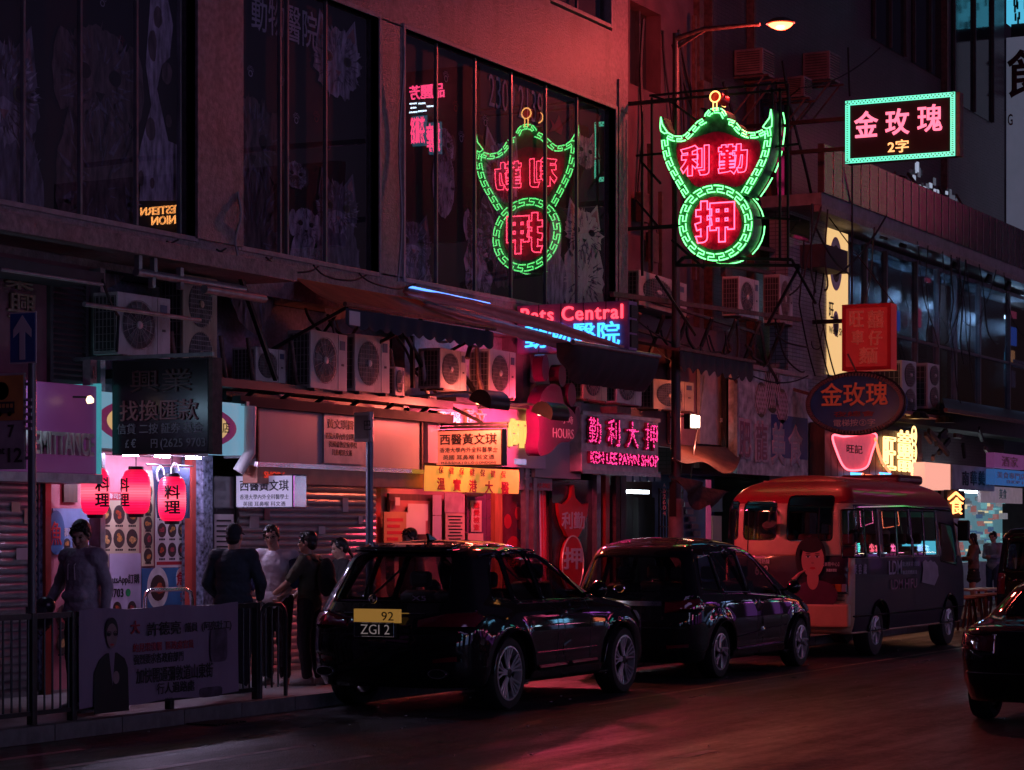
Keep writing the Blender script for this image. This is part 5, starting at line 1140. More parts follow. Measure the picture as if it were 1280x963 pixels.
textT('旺', NYL, wr, 1103, 1118, 546, 588, TW-.06, depth=.05, outline=.022, weight=.0, name='neon_character'); textT('囍', NYL, wr, 1121, 1137, 538, 590, TW-.06, depth=.05, outline=.016, weight=.0, name='neon_character')
for i, ch in enumerate('車仔麵'):
    c = onT(1142.5, 545+i*21, TW-.1); MB().tube([(c.x+.16*cos(t*pi/8), c.y, c.z+.2*sin(t*pi/8)) for t in range(16)], .018, 5, closed=True).build('oval_tube', NYL, wr); textT(ch, NYL, wr, 1140, 1145, 541+i*21, 550+i*21, TW-.08, depth=.01)
textT('紅荔麵', NOR, wr, 1073, 1128, 593, 610, TW-.15, depth=.02, weight=.0, name='neon_lettering')
for a in (1064,1100): pan('blue_tag', glow('blue_tag_light',(.1,.45,1),2.0), wr, a, a+14, 591, 595, TW-.16, .02)
for i, (px, py) in enumerate(((1149,523),(1181,528))):
    c = onT(px,py,15.0); r = root('downlight', ['white downlight under the red canopy edge','white downlight at the corner of the far dark awning'][i], 'lamp', c, 'round downlights over the far pavement')
    MB().lathe([(.0,0),(.2,.0)], c, Zv, 14).build('lens', glow('cool_downlight',(.8,.93,1),16), r); MB().lathe([(.22,-.01),(.16,.12),(.03,.16)], c, Zv, 14).build('housing', M_black, r)
    MB().bar(c+Vector((0,0,.15)), c+Vector((0,.9,.25)), .03).build('arm', M_black, r)
cn = root('red_canopy', 'thin red canopy shelf above the neon characters', 'canopy', onT(1130,520,15.2)); box(sT(1118,15.1), sT(1180,15.1), 15.1, 15.9, zT(1150,520,15.1), zT(1150,516,15.1)).build('board', mat('rose_board'), cn)
# oval sign
SO = 43.1
ov = root('oval_sign', 'oval navy hanging sign with orange characters and a ribbed rim', 'sign', onS(1069,505,SO))
c = onS(1069,504.5,SO); ry = (tS(1010,SO)-tS(1128,SO))/2; rz = zS(1069,468,SO)-zS(1069,541,SO); rz /= 2
def el(k, dx): return [(SO+dx, c.y+ry*k*cos(t*pi/30), c.z+rz*k*sin(t*pi/30)) for t in range(60)]
MB().prism(el(1,0), (.3,0,0)).build('box', mat('navy_panel',(.006,.07,.22),.3,var=.2), ov); 
b = MB()
for t in range(90):
    a = t*pi/45; b.bar((SO-.03,c.y+ry*.95*cos(a),c.z+rz*.94*sin(a)),(SO-.03,c.y+ry*1.03*cos(a),c.z+rz*1.04*sin(a)),.035,.05,X)
b.build('rim_bulbs', mat('dull_bulb',(.12,.07,.08),.4), ov, kind='stuff')
MB().tube(el(1.03,.02), .04, 6, closed=True).build('rim', M_black, ov)
textS('金玫瑰', mat('orange_letter',(.75,.3,.12),.4,var=.1), ov, 1026, 1110, 478, 508, SO-.01, depth=.02, weight=.025); textS('夜總會', mat('dark_red_letter',(.2,.01,.02),.4), ov, 1042, 1094, 514, 521, SO-.01, depth=.01)
textS('電梯按②字', mat('grey_letter',(.42,.42,.48),.4), ov, 1042, 1094, 524, 533, SO-.01, depth=.01, weight=.01)
MB().bar((SO+.15, c.y+ry, c.z+.2), (SO+.15, T3, c.z+.35), .06).build('arm', M_rust, ov); MB().bar((SO+.15,c.y,c.z+rz),(SO+.15,c.y+.2,c.z+rz+.4),.03).build('hanger', M_rust, ov)
# red hanging noodle sign
SR = 44.6
rs = root('noodle_sign', 'red box sign with raised red characters above the oval sign', 'sign', onS(1085,420,SR))
ta, tb = tS(1053,SR), tS(1114,SR); za, zb = zS(1085,463,SR), zS(1085,380,SR)
M_rsn = mat('red_sign_face', (.35,.03,.035), .4, var=.15, emit=(.6,.02,.02), es=.18); M_rsl = mat('red_sign_letter', (.5,.10,.08), .4, emit=(1,.12,.08), es=.1)
box(SR, SR+.35, tb, ta, za, zb).build('box', M_rsn, rs)
for a in ((SR-.03,SR-.001,tb,ta,za,za+.07),(SR-.03,SR-.001,tb,ta,zb-.07,zb),(SR-.03,SR-.001,tb,tb+.07,za+.07,zb-.07),(SR-.03,SR-.001,ta-.07,ta,za+.07,zb-.07)): box(*a).build('frame', mat('signal_red'), rs)
textS('旺', M_rsl, rs, 1062, 1080, 389, 409, SR-.002, depth=.04, weight=.04); textS('車', M_rsl, rs, 1065, 1080, 413, 431, SR-.002, depth=.04, weight=.04)
textS('囍', M_rsl, rs, 1085, 1105, 388, 410, SR-.002, depth=.04, weight=.02); textS('仔', M_rsl, rs, 1086, 1103, 413, 432, SR-.002, depth=.04, weight=.04); textS('麵', M_rsl, rs, 1074, 1097, 434, 455, SR-.002, depth=.04, weight=.02)
MB().bar((SR+.17, ta, zb-.3), (SR+.17, T3, zb-.3), .08).build('arm', M_black, rs); MB().bar((SR+.17, tb, zb), (SR+.17, T3, zb+2.2), .02).build('tie_rod', M_black, rs)
# green framed LED sign
SG = 42.0
gs = root('club_neon_sign', 'rectangular sign framed in mint green lights with pink characters', 'neon sign', onS(1125,160,SG))
ta, tb = tS(1057,SG), tS(1194,SG); za, zb = zS(1125,200,SG), zS(1125,121,SG)
box(SG, SG+.25, tb, ta, za, zb).build('box', M_blackm, gs); NMT = glow('mint_led', (.12,.85,.55), 1.25); w = .085
for a in ((tb,ta,za,za+w),(tb,ta,zb-w,zb),(tb,tb+w,za+w,zb-w),(ta-w,ta,za+w,zb-w)): box(SG-.02, SG-.002, *a).build('led_border', NMT, gs)
bd = MB(); n = 60
for i in range(n):
    for k in (0,1):
        t = tb+(ta-tb)*(i+.5)/n; z = (za+w*.3+w*.4*((i+k) % 2)) if k else (zb-w*.3-w*.4*(i % 2)); bd.box(SG-.026, SG-.021, t-.006, t+.014, z-.012, z+.012)
for i in range(34):
    z = za+(zb-za)*(i+.5)/34
    for t in (ta-w*.5, tb+w*.5): bd.box(SG-.026, SG-.021, t-.02, t+.02, z-.006, z+.006)
bd.build('led_gaps', mat('mint_gap',(.02,.1,.07),.5), gs, kind='stuff')
NPS = glow('salmon_led', (1,.16,.26), 1.7)
textS('金', NPS, gs, 1068, 1098, 139, 172, SG-.01, depth=.03, weight=.03); textS('玫', NPS, gs, 1107, 1137, 136, 169, SG-.01, depth=.03, weight=.03); textS('瑰', NPS, gs, 1147, 1178, 131, 165, SG-.01, depth=.03, weight=.02)
textS('2字', glow('amber_led',(1,.42,.15),1.6), gs, 1110, 1136, 175, 191, SG-.01, depth=.02, weight=.02)
MB().bar((SG+.12, ta, zb-.3),(SG+.12, T2+.3, zb-.3),.07).build('arm', M_black, gs); MB().bar((SG+.12, ta, za+.3),(SG+.12, T2+.3, za+.3),.07).build('arm', M_black, gs); box(SG+.02, SG+.25, tb-.08, tb-.003, za, zb).build('edge_trim', M_rust, gs)
for a, b_ in (((1065,205),(1065,400)),((1108,270),(1045,345)),((1020,285),(1070,345)),((1062,120),(1060,60))):
    cable([onT(a[0],a[1],14.9), onT(b_[0],b_[1],15.3)], .02, {1065:'vertical cable dropping below the green framed sign',1108:'cable slanting down across the yellow poster',1020:'cable from the tiled wall to the red box sign',1062:'tie cable rising from the green framed sign'}[a[0]], n=6)
# ------------------------------------------------------------------ dark sloping awning and last shops
aw = root('sloping_awning', 'dark sloping awning over the far shops', 'awning', onT(1230,520,14.8))
A, B = onT(1178,490,15.6), onT(1300,530,15.6); C, D = onT(1182,497,14.0), onT(1300,545,14.0); C.z = D.z = (C.z+D.z)/2; A.z = B.z = C.z+.55
b = MB(); b.sheet(lambda u, v: A.lerp(B,u).lerp(C.lerp(D,u),v), 12, 6); b.build('cloth', M_bk, aw); MB().bar(C, D, .08).build('front_rail', M_rust, aw)
TF_ = 15.9
fs = root('lit_food_shop', 'white-lit open food shop under a pale fascia', 'shopfront', (sT(1225,TF_), TF_, PAV))
panz('back_wall', glow('shop_interior_cyan', (.35,.8,1), .16, base=(.35,.5,.55)), fs, 1183, 1282, PAV, 3.0, TF_+2.2, .05)  # back wall itself glows in place of the shop's lighting
panz('fascia', mat('pale_fascia',(.42,.42,.42),.4,var=.4,scale=3), fs, 1190, 1243, zT(1216,613,15.4), zT(1216,583,15.4), 15.4, .2)
for i, ch in enumerate('南華美食'): textT(ch, M_ink, fs, 1203+i*10, 1211+i*10, 589, 607, 15.39, depth=.01, weight=.05)
panz('white_light_box', glow('peach_light_box', (1,.42,.32), .85), fs, 1156, 1188, zT(1170,612,15.2), zT(1170,579,15.2), 15.2, .4)
panz('fluorescent_tube', TUBE_W, fs, 1202, 1233, 2.78, 2.86, 15.8, .06)
ra3 = random.Random(4)
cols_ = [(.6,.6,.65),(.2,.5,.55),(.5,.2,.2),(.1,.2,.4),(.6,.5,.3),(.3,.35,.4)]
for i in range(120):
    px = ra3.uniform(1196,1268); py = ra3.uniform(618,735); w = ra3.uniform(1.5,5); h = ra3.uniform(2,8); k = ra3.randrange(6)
    pan('shelf_item', mat('shelf_goods_%s' % 'abcdef'[k], cols_[k], .4, emit=cols_[k], es=[.2,.5,.35,.3,.9,.15][k]), fs, px, px+w, py, py+h, TF_+.6+ra3.random()*1.2, .12)  # goods glow in their own colours instead of catching shop light
panz('pier', P_sheet, fs, 1192, 1199, PAV, 2.9, 15.6, .3); panz('counter', mat('counter_white',(.4,.42,.45),.4), fs, 1199, 1250, PAV, 1.1, 16.2, .5)
pan('white_name_board', mat('rose_white_board',(.5,.42,.45),.4,emit=(.8,.6,.7),es=.12), fs, 1226, 1278, 609, 629, 15.5, .08); textT('美食', mat('teal_letter',(.05,.3,.25),.4), fs, 1249, 1258, 611, 624, 15.49, depth=.006)
fn = root('food_neon', 'small orange neon food character under a neon roof', 'neon sign', onT(1194,630,15.0))
pan('board', M_blackm, fn, 1184, 1206, 613, 648, 15.0, .08); NF = glow('food_neon_tube', (1,.28,.08), 4)
MB().tube([onT(x,y,14.96) for x, y in ((1186,624),(1195,616),(1204,624))], .03, 5).build('roof_tube', NF, fn); textT('食', NF, fn, 1187, 1203, 622, 643, 14.98, depth=.03, weight=.0, name='neon_character')
sg = root('blue_shop_sign', 'blue sign board with white characters beneath a purple one', 'sign', onT(1262,598,15.0))
pan('board', mat('blue_board',(.03,.12,.35),.4,emit=(.05,.2,.6),es=.3), sg, 1243, 1284, 588, 607, 15.0, .2); textT('美食專門店', P_sheet, sg, 1246, 1282, 591, 599, 14.99, depth=.01); textT('SHOP 1', P_sheet, sg, 1258, 1278, 601, 605, 14.99, depth=.01)
pan('upper_board', mat('purple_board',(.2,.08,.2),.4,emit=(.4,.1,.35),es=.2), sg, 1243, 1284, 568, 586, 15.1, .2); textT('酒家', P_pink, sg, 1252, 1272, 571, 584, 15.09, depth=.01)
# clutter boxes and dark band over the far shops
cl = root('upper_clutter', 'dark jumble of brackets and boards between the awning and the far shop signs', 'rack', onT(1190,560,15.6))
for i in range(12):
    a = onT(ra3.uniform(1145,1235), ra3.uniform(535,572), 15.5); b_ = a+Vector((ra3.uniform(-1.2,1.2), ra3.uniform(-.1,.1), ra3.uniform(-.5,.5))); MB().bar(a, b_, .07, .1).build('bracket', M_rust if i % 2 else M_dark, cl)
# ------------------------------------------------------------------ far building with the big sign at the frame edge
fb = root('far_building', 'far dark building behind the great hanging banner sign', 'building', (75, 17, 0))
box(63.5, 110, 18.2, 18.7, 0, 30).build('wall', M_dark, fb)
for j in range(4):
    for i in range(5):
        box(66+i*6, 68.5+i*6, 18.16, 18.198, 10+j*4, 12+j*4).build('window', mat('black_glass'), fb)
box(62.0, 90, 15.6, 16.75, 0, 2.9).build('shop_block', M_dark, fb)
SB = 62.45
bb = root('giant_banner_sign', 'giant pale hanging sign with a black character and cyan light box on top', 'sign', onS(1290,200,SB))
ta, tb = tS(1258,SB), tS(1330,SB); 
box(SB, SB+.5, tb, ta, zS(1275,332,SB), zS(1275,46,SB)).build('board', mat('banner_face',(.3,.32,.4),.5,var=.3,scale=1,emit=(.35,.4,.6),es=.13), bb)
box(SB, SB+.5, tb, ta, zS(1275,28,SB), zS(1275,-60,SB)).build('cyan_box', glow('cyan_panel',(.08,.5,.75),.8), bb); box(SB+.1, SB+.4, tb, ta-.1, zS(1275,45.5,SB), zS(1275,28.5,SB)).build('frame', M_black, bb)
textS('飠', mat('banner_letter',(.05,.01,.02),.4), bb, 1259, 1292, 62, 122, SB-.003, depth=.03, weight=.03); textS('G', mat('banner_letter'), bb, 1260, 1266, 143, 157, SB-.003, depth=.03)
bd = MB(); 
for i in range(60): t = ra3.uniform(tb,ta-.1); z = ra3.uniform(zS(1275,27,SB), zS(1275,-30,SB)); bd.box(SB-.02, SB-.003, t-.05, t, z-.1, z+.1)
bd.build('led_gaps', mat('mint_gap'), bb, kind='stuff')
MB().bar((SB+.25,ta,zS(1275,60,SB)),(SB+.25,16.8,zS(1275,60,SB)),.2).build('arm', M_black, bb)
# glowing chips in place of small bright reflections on far balcony glass
bal = root('balcony_clutter', 'cluttered dark balcony with painted glass glints above the arcade parapet', 'balcony', onT(1170,230,15.9))
for i in range(26):
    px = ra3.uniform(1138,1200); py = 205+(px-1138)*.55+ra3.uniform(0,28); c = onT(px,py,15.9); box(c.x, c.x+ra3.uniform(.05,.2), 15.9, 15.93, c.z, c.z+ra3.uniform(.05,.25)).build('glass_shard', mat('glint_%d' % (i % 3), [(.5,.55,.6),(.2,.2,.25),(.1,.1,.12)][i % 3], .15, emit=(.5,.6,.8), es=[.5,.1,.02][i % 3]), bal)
for i in range(10):
    a = onT(1120+i*13, 215+i*8, 15.7); MB().bar(a, a+Vector((ra3.uniform(-.6,.6),.3,ra3.uniform(-.9,.6))), .05).build('bracket', M_rust, bal)

# ------------------------------------------------------------------ signs across the street, mirrored in the big panes, with unseen lights added for reflections
RS = root('opposite_neon_sign', 'orange lettered money transfer sign across the street, seen mirrored in a pet picture window', 'neon sign', (44.7, 0, 9))
def mirror_px(px, py, tt):
    """place at lateral position tt whose mirror image in the window panes falls on the pixel"""
    t2 = 2*(T1+.09)-tt; Y = t2/(ST-uu(px)*CT); return Vector((Y*(uu(px)*ST+CT), tt, HC+Y*(HOR-py)/FPX))
NW = glow('amber_sign_tube', (1,.38,.1), 4.5)
p0 = mirror_px(236, 262, 0)
S_ = p0.x
for st, a, b_, y0, y1 in (('WESTERN', 176, 236, 257, 267), ('UNION', 190, 230, 269, 280)):
    q0 = mirror_px(b_, y1, 0); t2a = 2*(T1+.09); ta = t2a-tS(a,S_); tb = t2a-tS(b_,S_); za = zS((a+b_)/2,y1,S_); zb = zS((a+b_)/2,y0,S_)
    text(st, NW, RS, (S_, max(ta,tb), za), (0,-1,0), Zv, abs(ta-tb), zb-za, depth=.03, outline=.02, weight=.0, name='neon_lettering')
box(S_+.1, S_+.4, -4, 4, 8.3, 10.2).build('board', M_blackm, RS)
RS2 = root('opposite_club_sign', 'pink and blue lettered sign across the street, mirrored in the third pet window', 'neon sign', (48, 5, 11))
for st, m, (a, b_, y0, y1) in (('品麗芳', glow('red_far_neon',(1,.06,.2),3.5), (513,556,106,124)), ('一二三', glow('white_far_neon',(.6,.8,1),5), (513,545,128,140)), ('芬蘭浴', glow('red_far_neon'), (514,532,146,180)), ('按摩', glow('red_far_neon'), (534,550,154,190))):
    S2 = 48.0; t2a = 2*(T1+.09); ta = t2a-tS(a,S2); tb = t2a-tS(b_,S2)
    text(st, m, RS2, (S2, max(ta,tb), zS((a+b_)/2,y1,S2)), (0,-1,0), Zv, abs(ta-tb), zS((a+b_)/2,y0,S2)-zS((a+b_)/2,y1,S2), depth=.03, weight=.03, name='neon_lettering')
    if y0 > 145:
        lo_, hi_ = min(ta,tb), max(ta,tb); box(S2+.06, S2+.1, lo_, hi_, zS((a+b_)/2,y1+2,S2), zS((a+b_)/2,y0-2,S2)).build('blue_panel', glow('blue_far_panel',(.03,.3,.45),.5), RS2)
box(S2+.12, S2+.3, 4.2, 6.4, 8.5, 12.5).build('board', M_blackm, RS2); MB().bar((S2+.2,4.2,11),(S2+.2,-4.6,11),.12).build('arm', M_black, RS2); MB().bar((S_+.2,-4,9),(S_+.2,-4.6,9),.12).build('arm', M_black, RS)
ob_ = root('opposite_building', 'dark building row across the street behind the camera', 'building', (20,-5,0))
box(-20, 90, -5.2, -4.7, 0, 5.2).build('wall', M_dark, ob_)
ra4 = random.Random(21)
_OPP = [((1,.1,.3),3),((.2,.6,1),2.2),((1,.2,.1),3),((.6,.6,1),2.4),((.7,.15,1),2.2),((.1,.9,.8),2.6),((1,.12,.2),3),((1,.15,.4),2),((.3,.5,1),2.8)]
for i in range(18):
    c_, w = _OPP[i % 9]; s = 9+i*4.6; f = box(s, s+w, -4.7, -4.55, 2.8, 3.5).build('shop_fascia', M_dark, ob_)
    text(['押','食','藥房','茶餐廳','美容','電器','麻雀','涼茶','手機'][i % 9], glow('opposite_neon_%s' % 'abcdefghi'[i % 9], c_, 5), ob_, (s+w-.2,-4.55,2.9), (-1,0,0), Zv, w-.4, .5, depth=.03, weight=.02, name='fascia_lettering')
    box(s+.1, s+w-.1, -4.3, -4.24, 2.66, 2.7).build('fluorescent_tube', glow('opposite_tube_%s' % 'abc'[i % 3], [(.5,.8,1),(1,.25,.5),(1,.75,.5)][i % 3], 16), ob_)  # unseen tubes added for streaks of light on the car sides
    box(s+.2, s+w-.2, -4.695, -4.66, .3, 2.6).build('lit_shop_window', glow('opposite_window_%s%s' % ('blue_' if i < 3 else '', 'abcdefghi'[i % 9]), [(.3,.5,1),(.35,.5,1),(.3,.45,1),(.45,.3,1),(.5,.15,.9),(.55,.15,.9),(.6,.12,.9),(.8,.1,.5),(.6,.12,.9)][i % 9], 1.4 if i < 3 else .36), ob_)  # unseen panes tinted and brightened to light pavement and road

for i in range(8):  # unseen neon boards added for reflections on cars and minibus
    s = 44+i*5.4; c_ = _OPP[(i*4+1) % 9][0]; g_ = glow('opposite_neon_%s' % 'abcdefghi'[(i*4+1) % 9], c_, 5)
    box(s, s+.12, -4.5, -3.5, 4.0, 6.6).build('vertical_board', M_blackm, ob_)
    for j, ch in enumerate(['桑拿浴','卡拉','大酒樓','金行','藥材','酒吧','按摩','旅館'][i]): text(ch, g_, ob_, (s-.002, -3.6, 5.75-j*.78), (0,-1,0), Zv, .75, .68, depth=.03, weight=.02, name='vertical_lettering')
    MB().tube([(s-.03,-3.46,3.96),(s-.03,-3.46,6.64),(s-.03,-4.54,6.64),(s-.03,-4.54,3.96)], .02, 4, closed=True).build('border_tube', g_, ob_)
RS3 = root('opposite_tall_sign', 'pink and green lit sign further along the opposite pavement, mirrored in the ribbed parapet', 'neon sign', (60,9.5,11))
box(60.3, 60.5, 7.2, 11.4, 9.6, 12.8).build('board', M_blackm, RS3)
for i, (c_, a, b_) in enumerate((((.6,.02,.14), 9.8, 11.3), ((.05,.7,.12), 8.5, 9.3), ((.4,.03,.3), 7.3, 8.3))):  # unseen pink and green panels added to colour the ribbed parapet
    for q in range(4): box(60.24, 60.29, a+.05, b_-.05, 9.7+q*.78, 10.3+q*.78).build('lit_panel', glow('tall_sign_%s' % 'abc'[i], c_, 2.4), RS3)
MB().bar((60.4,7.2,11),(60.4,-4.6,11),.15).build('arm', M_black, RS3)
# ------------------------------------------------------------------ vehicles
def carpaint(name, c, rough=.6, coat=1.0, metal=.0): return mat(name, c, rough, metal, coat=coat, var=.05, scale=30, spec=.05)
M_blkp = carpaint('black_car_paint', (.006,.006,.008)); M_rub = mat('tyre_rubber', (.016,.016,.017), .7, var=.2, bump=.2); M_rim = mat('alloy_rim', (.62,.58,.62), .3, .35, var=.1); M_trimb = mat('gloss_black_trim', (.01,.01,.012), .15, var=.1)
M_seat = mat('dark_seat', (.03,.028,.03), .7); M_tail = mat('tail_lamp_red', (.14,.004,.015), .08, coat=1, var=.2, scale=20); M_headl = mat('clear_lamp', (.4,.42,.45), .06, .3); M_chrome = mat('chrome')
G_car = glass('car_window_glass', (.55,.55,.58), 1.5, .005); G_bus = glass('bus_window_glass', (.62,.62,.66), 1.5, .005)
def lerpf(tab):
    def f(z):
        if z <= tab[0][0]: return tab[0][1]
        for (a, b), (c, d) in zip(tab[:-1], tab[1:]):
            if z <= c: return b+(d-b)*(z-a)/(c-a)
        return tab[-1][1]
    return f
def smoothf(tab, w=.03):
    g = lerpf(tab); return lambda z: (g(z-w)+2*g(z)+g(z+w))/4
class Body:
    def __init__(s, L, W, r, xr, xf, hw, z0, z1, wheels, wr, flare=.03, bow=.06, taper=.05):
        s.L, s.W0, s.r, s.z0, s.z1 = L, W/2, r, z0, z1; s.xr, s.xf, s.hw = xr, xf, hw; s.wheels = wheels; s.wr = wr; s.flare = flare; s.bow = bow; s.taper = taper
        s.h = s.W0-r; s.q = r*pi/2; s.side = L-2*r; s.A = s.h+s.q+s.side+s.q+s.h
    def P(s, a):
        sg = 1 if a >= 0 else -1; a = abs(a); h, q, sd, r = s.h, s.q, s.side, s.r
        if a <= h: x, y = 0, a
        elif a <= h+q: t = (a-h)/r; x, y = r*(1-cos(t)), h+r*sin(t)
        elif a <= h+q+sd: x, y = r+(a-h-q), s.W0
        elif a <= h+2*q+sd: t = (a-h-q-sd)/r; x, y = r+sd+r*sin(t), h+r*cos(t)
        else: x, y = s.L, max(0, h-(a-h-2*q-sd))
        return x, -sg*y
    def F(s, a, z, off=0.0):
        px, py = s.P(a); x = s.xr(z)+px/s.L*(s.xf(z)-s.xr(z)); f = py/s.W0
        x += (s.bow*(f*f) if px < s.L/2 else -s.bow*1.6*(f*f))
        y = f*s.hw(z)*(1-s.taper*abs((px-s.L/2)/(s.L/2))**3)
        if abs(f) > .9 and z < 1.1:
            for wx in s.wheels:
                d = sqrt((x-wx)**2+(z-s.wr)**2); y += (1 if y > 0 else -1)*s.flare*math.exp(-((d-s.wr-.1)/.10)**2)
        if off:
            y += off*(1 if y > 0 else -1)*(abs(f)**2); x += -off*(1-abs(f)**2)*(1 if px < s.L/2 else -1)
        return Vector((x, y, z))
    def a_side(s, x, z, sg=1):
        px = (x-s.xr(z)-(s.bow if False else 0))/(s.xf(z)-s.xr(z))*s.L; px = max(0.0, min(s.L, px))
        if px < s.r: t = math.acos(max(-1, min(1, 1-px/s.r))); a = s.h+s.r*t
        elif px > s.L-s.r: t = math.asin(max(-1, min(1, (px-(s.L-s.r))/s.r))); a = s.h+s.q+s.side+s.r*t
        else: a = s.h+s.q+px-s.r
        return sg*a
    def a_rear(s, y, z):
        f = y/s.hw(z)*s.W0; g = abs(f)
        a = g if g <= s.h else s.h+s.r*math.asin(min(1, (g-s.h)/s.r)); return -a if y > 0 else a
    def poly_side(s, pts, sg=1):
        out = []
        for i in range(len(pts)):
            p, q = Vector(pts[i]), Vector(pts[(i+1) % len(pts)]); n = max(1, int((q-p).length/.06))
            for j in range(n): u = p.lerp(q, j/n); out.append((s.a_side(u.x, u.y, sg), u.y))
        return out
    def poly_rear(s, pts):
        out = []
        for i in range(len(pts)):
            p, q = Vector(pts[i]), Vector(pts[(i+1) % len(pts)]); n = max(1, int((q-p).length/.06))
            for j in range(n): u = p.lerp(q, j/n); out.append((s.a_rear(u.x, u.y), u.y))
        return out
    def poly_front(s, pts):    # (y,z) on the front
        out = []
        for a, z in s.poly_rear(pts): out.append(((s.A-abs(a)-.003)*(1 if a > 0 else -1), z))
        return out
    def screens(s, w0, z0, w1, z1, g):
        """the windscreen as two halves that meet on the centre line"""
        return [('windscreen', s.poly_front([(e*.0001,z0),(e*w0,z0),(e*w1,z1),(e*.0001,z1)]), g, -.006, None) for e in (1,-1)]
def inside(p, poly):
    x, y = p; c = False; n = len(poly); j = n-1
    for i in range(n):
        xi, yi = poly[i]; xj, yj = poly[j]
        if (yi > y) != (yj > y) and x < (xj-xi)*(y-yi)/(yj-yi)+xi: c = not c
        j = i
    return c
def rounded(pts, r=.05):
    out = []; n = len(pts)
    for i in range(n):
        p0, p1, p2 = Vector(pts[i-1]), Vector(pts[i]), Vector(pts[(i+1) % n]); a = (p0-p1); b = (p2-p1); ra = min(r, a.length*.4); rb = min(r, b.length*.4)
        A, B = p1+a.normalized()*ra, p1+b.normalized()*rb
        for k in range(4): t = k/3; out.append(tuple(A*(1-t)**2+p1*2*t*(1-t)+B*t*t))
    return out
def make_body(B, root_, paint, regions, org, da=.07, dz=.045, roof_m=None, crown=.05, hubf=.55, roof_name='roof', under=True):
    """regions: (name, polygon in (a,z), material or None for a hole, offset, outline material or None)"""
    zs = [B.z0]
    while zs[-1] < B.z1-1e-6:
        z = zs[-1]; st = dz
        while st > .004 and (abs(B.xf(z+st)-B.xf(z)) > .14 or abs(B.xr(z+st)-B.xr(z)) > .14): st *= .7
        zs.append(min(B.z1, z+st))
    n = int(2*B.A/da); vs = []; poly = []; edges = []
    bounds = [(-B.A+1e-5+(2*B.A-2e-5)*i/n) for i in range(n+1)]
    P2 = [r[1] for r in regions]
    for a in bounds:
        for z in zs: vs.append(Vector((a, z)))
    nz = len(zs)
    for i in range(n): edges += [(i*nz, (i+1)*nz), (i*nz+nz-1, (i+1)*nz+nz-1)]
    for j in range(nz-1): edges += [(j, j+1), (n*nz+j, n*nz+j+1)]
    for P in P2:
        b = len(vs); m = len(P)
        for p in P: vs.append(Vector((max(-B.A+1e-4, min(B.A-1e-4, p[0])), max(B.z0, min(B.z1, p[1])))))
        edges += [(b+i, b+(i+1) % m) for i in range(m)]
    V, E, Fc, *_ = delaunay_2d_cdt(vs, edges, [], 0, 1e-4)
    groups = {i: [] for i in range(-1, len(regions))}
    bb = [(min(p[0] for p in P), max(p[0] for p in P), min(p[1] for p in P), max(p[1] for p in P)) for P in P2]
    for f in Fc:
        c = sum((V[i] for i in f), Vector((0,0)))/len(f); g = -1
        for k, P in enumerate(P2):
            if bb[k][0] <= c.x <= bb[k][1] and bb[k][2] <= c.y <= bb[k][3] and inside(c, P): g = k; break
        groups[g].append(f)
    def mk(name, faces, m, off, par, solid=0):
        idx = {}; mb = MB()
        for f in faces:
            g = []
            for i in f:
                if i not in idx: idx[i] = len(mb.v); mb.v.append(B.F(V[i].x, V[i].y, off)+org)
                g.append(idx[i])
            mb.f.append(tuple(g))
        o = mb.build(name, m, par, smooth=38)
        if solid: so = o.modifiers.new('shell', 'SOLIDIFY'); so.thickness = solid; so.offset = -1
        return o
    body = mk('body', groups[-1], paint, 0, root_, .02)
    for k, (name, P, m, off, rim) in enumerate(regions):
        if m is None: continue
        o = mk(name, groups[k], m, off, root_, 0)
        if rim: MB().tube([B.F(p[0], p[1], off+.004)+org for p in P], .012, 5, closed=True).build('window_seal' if 'window' in name or 'wind' in name else 'lamp_rim', rim, root_, smooth=60)
    # roof cap
    ring = [B.F(a, B.z1)+org for a in bounds[:-1]]; c = sum(ring, Vector())/len(ring); mb = MB(); K = 10; N = len(ring)
    x0, x1 = min(p.x for p in ring), max(p.x for p in ring)
    for k in range(K+1):
        t = 1-k/K
        for p in ring:
            hub = Vector((max(x0+.5*(x1-x0)*hubf, min(x1-.5*(x1-x0)*hubf, p.x)), c.y, c.z)); q = hub.lerp(p, t); q.z = B.z1+crown*(1-t**2.2); mb.v.append(q)
    for k in range(K):
        for i in range(N): j = (i+1) % N; mb.f.append((k*N+i, k*N+j, (k+1)*N+j, (k+1)*N+i))
    mb.build(roof_name, roof_m or paint, root_, smooth=50)
    if under:
        mb = MB(); lo = [B.F(a, B.z0)+org for a in bounds[:-1:3]]; mb.prism([Vector((p.x, p.y, B.z0+.01)) for p in lo], (0,0,.02)); mb.build('underbody', M_rub, root_)
    return V
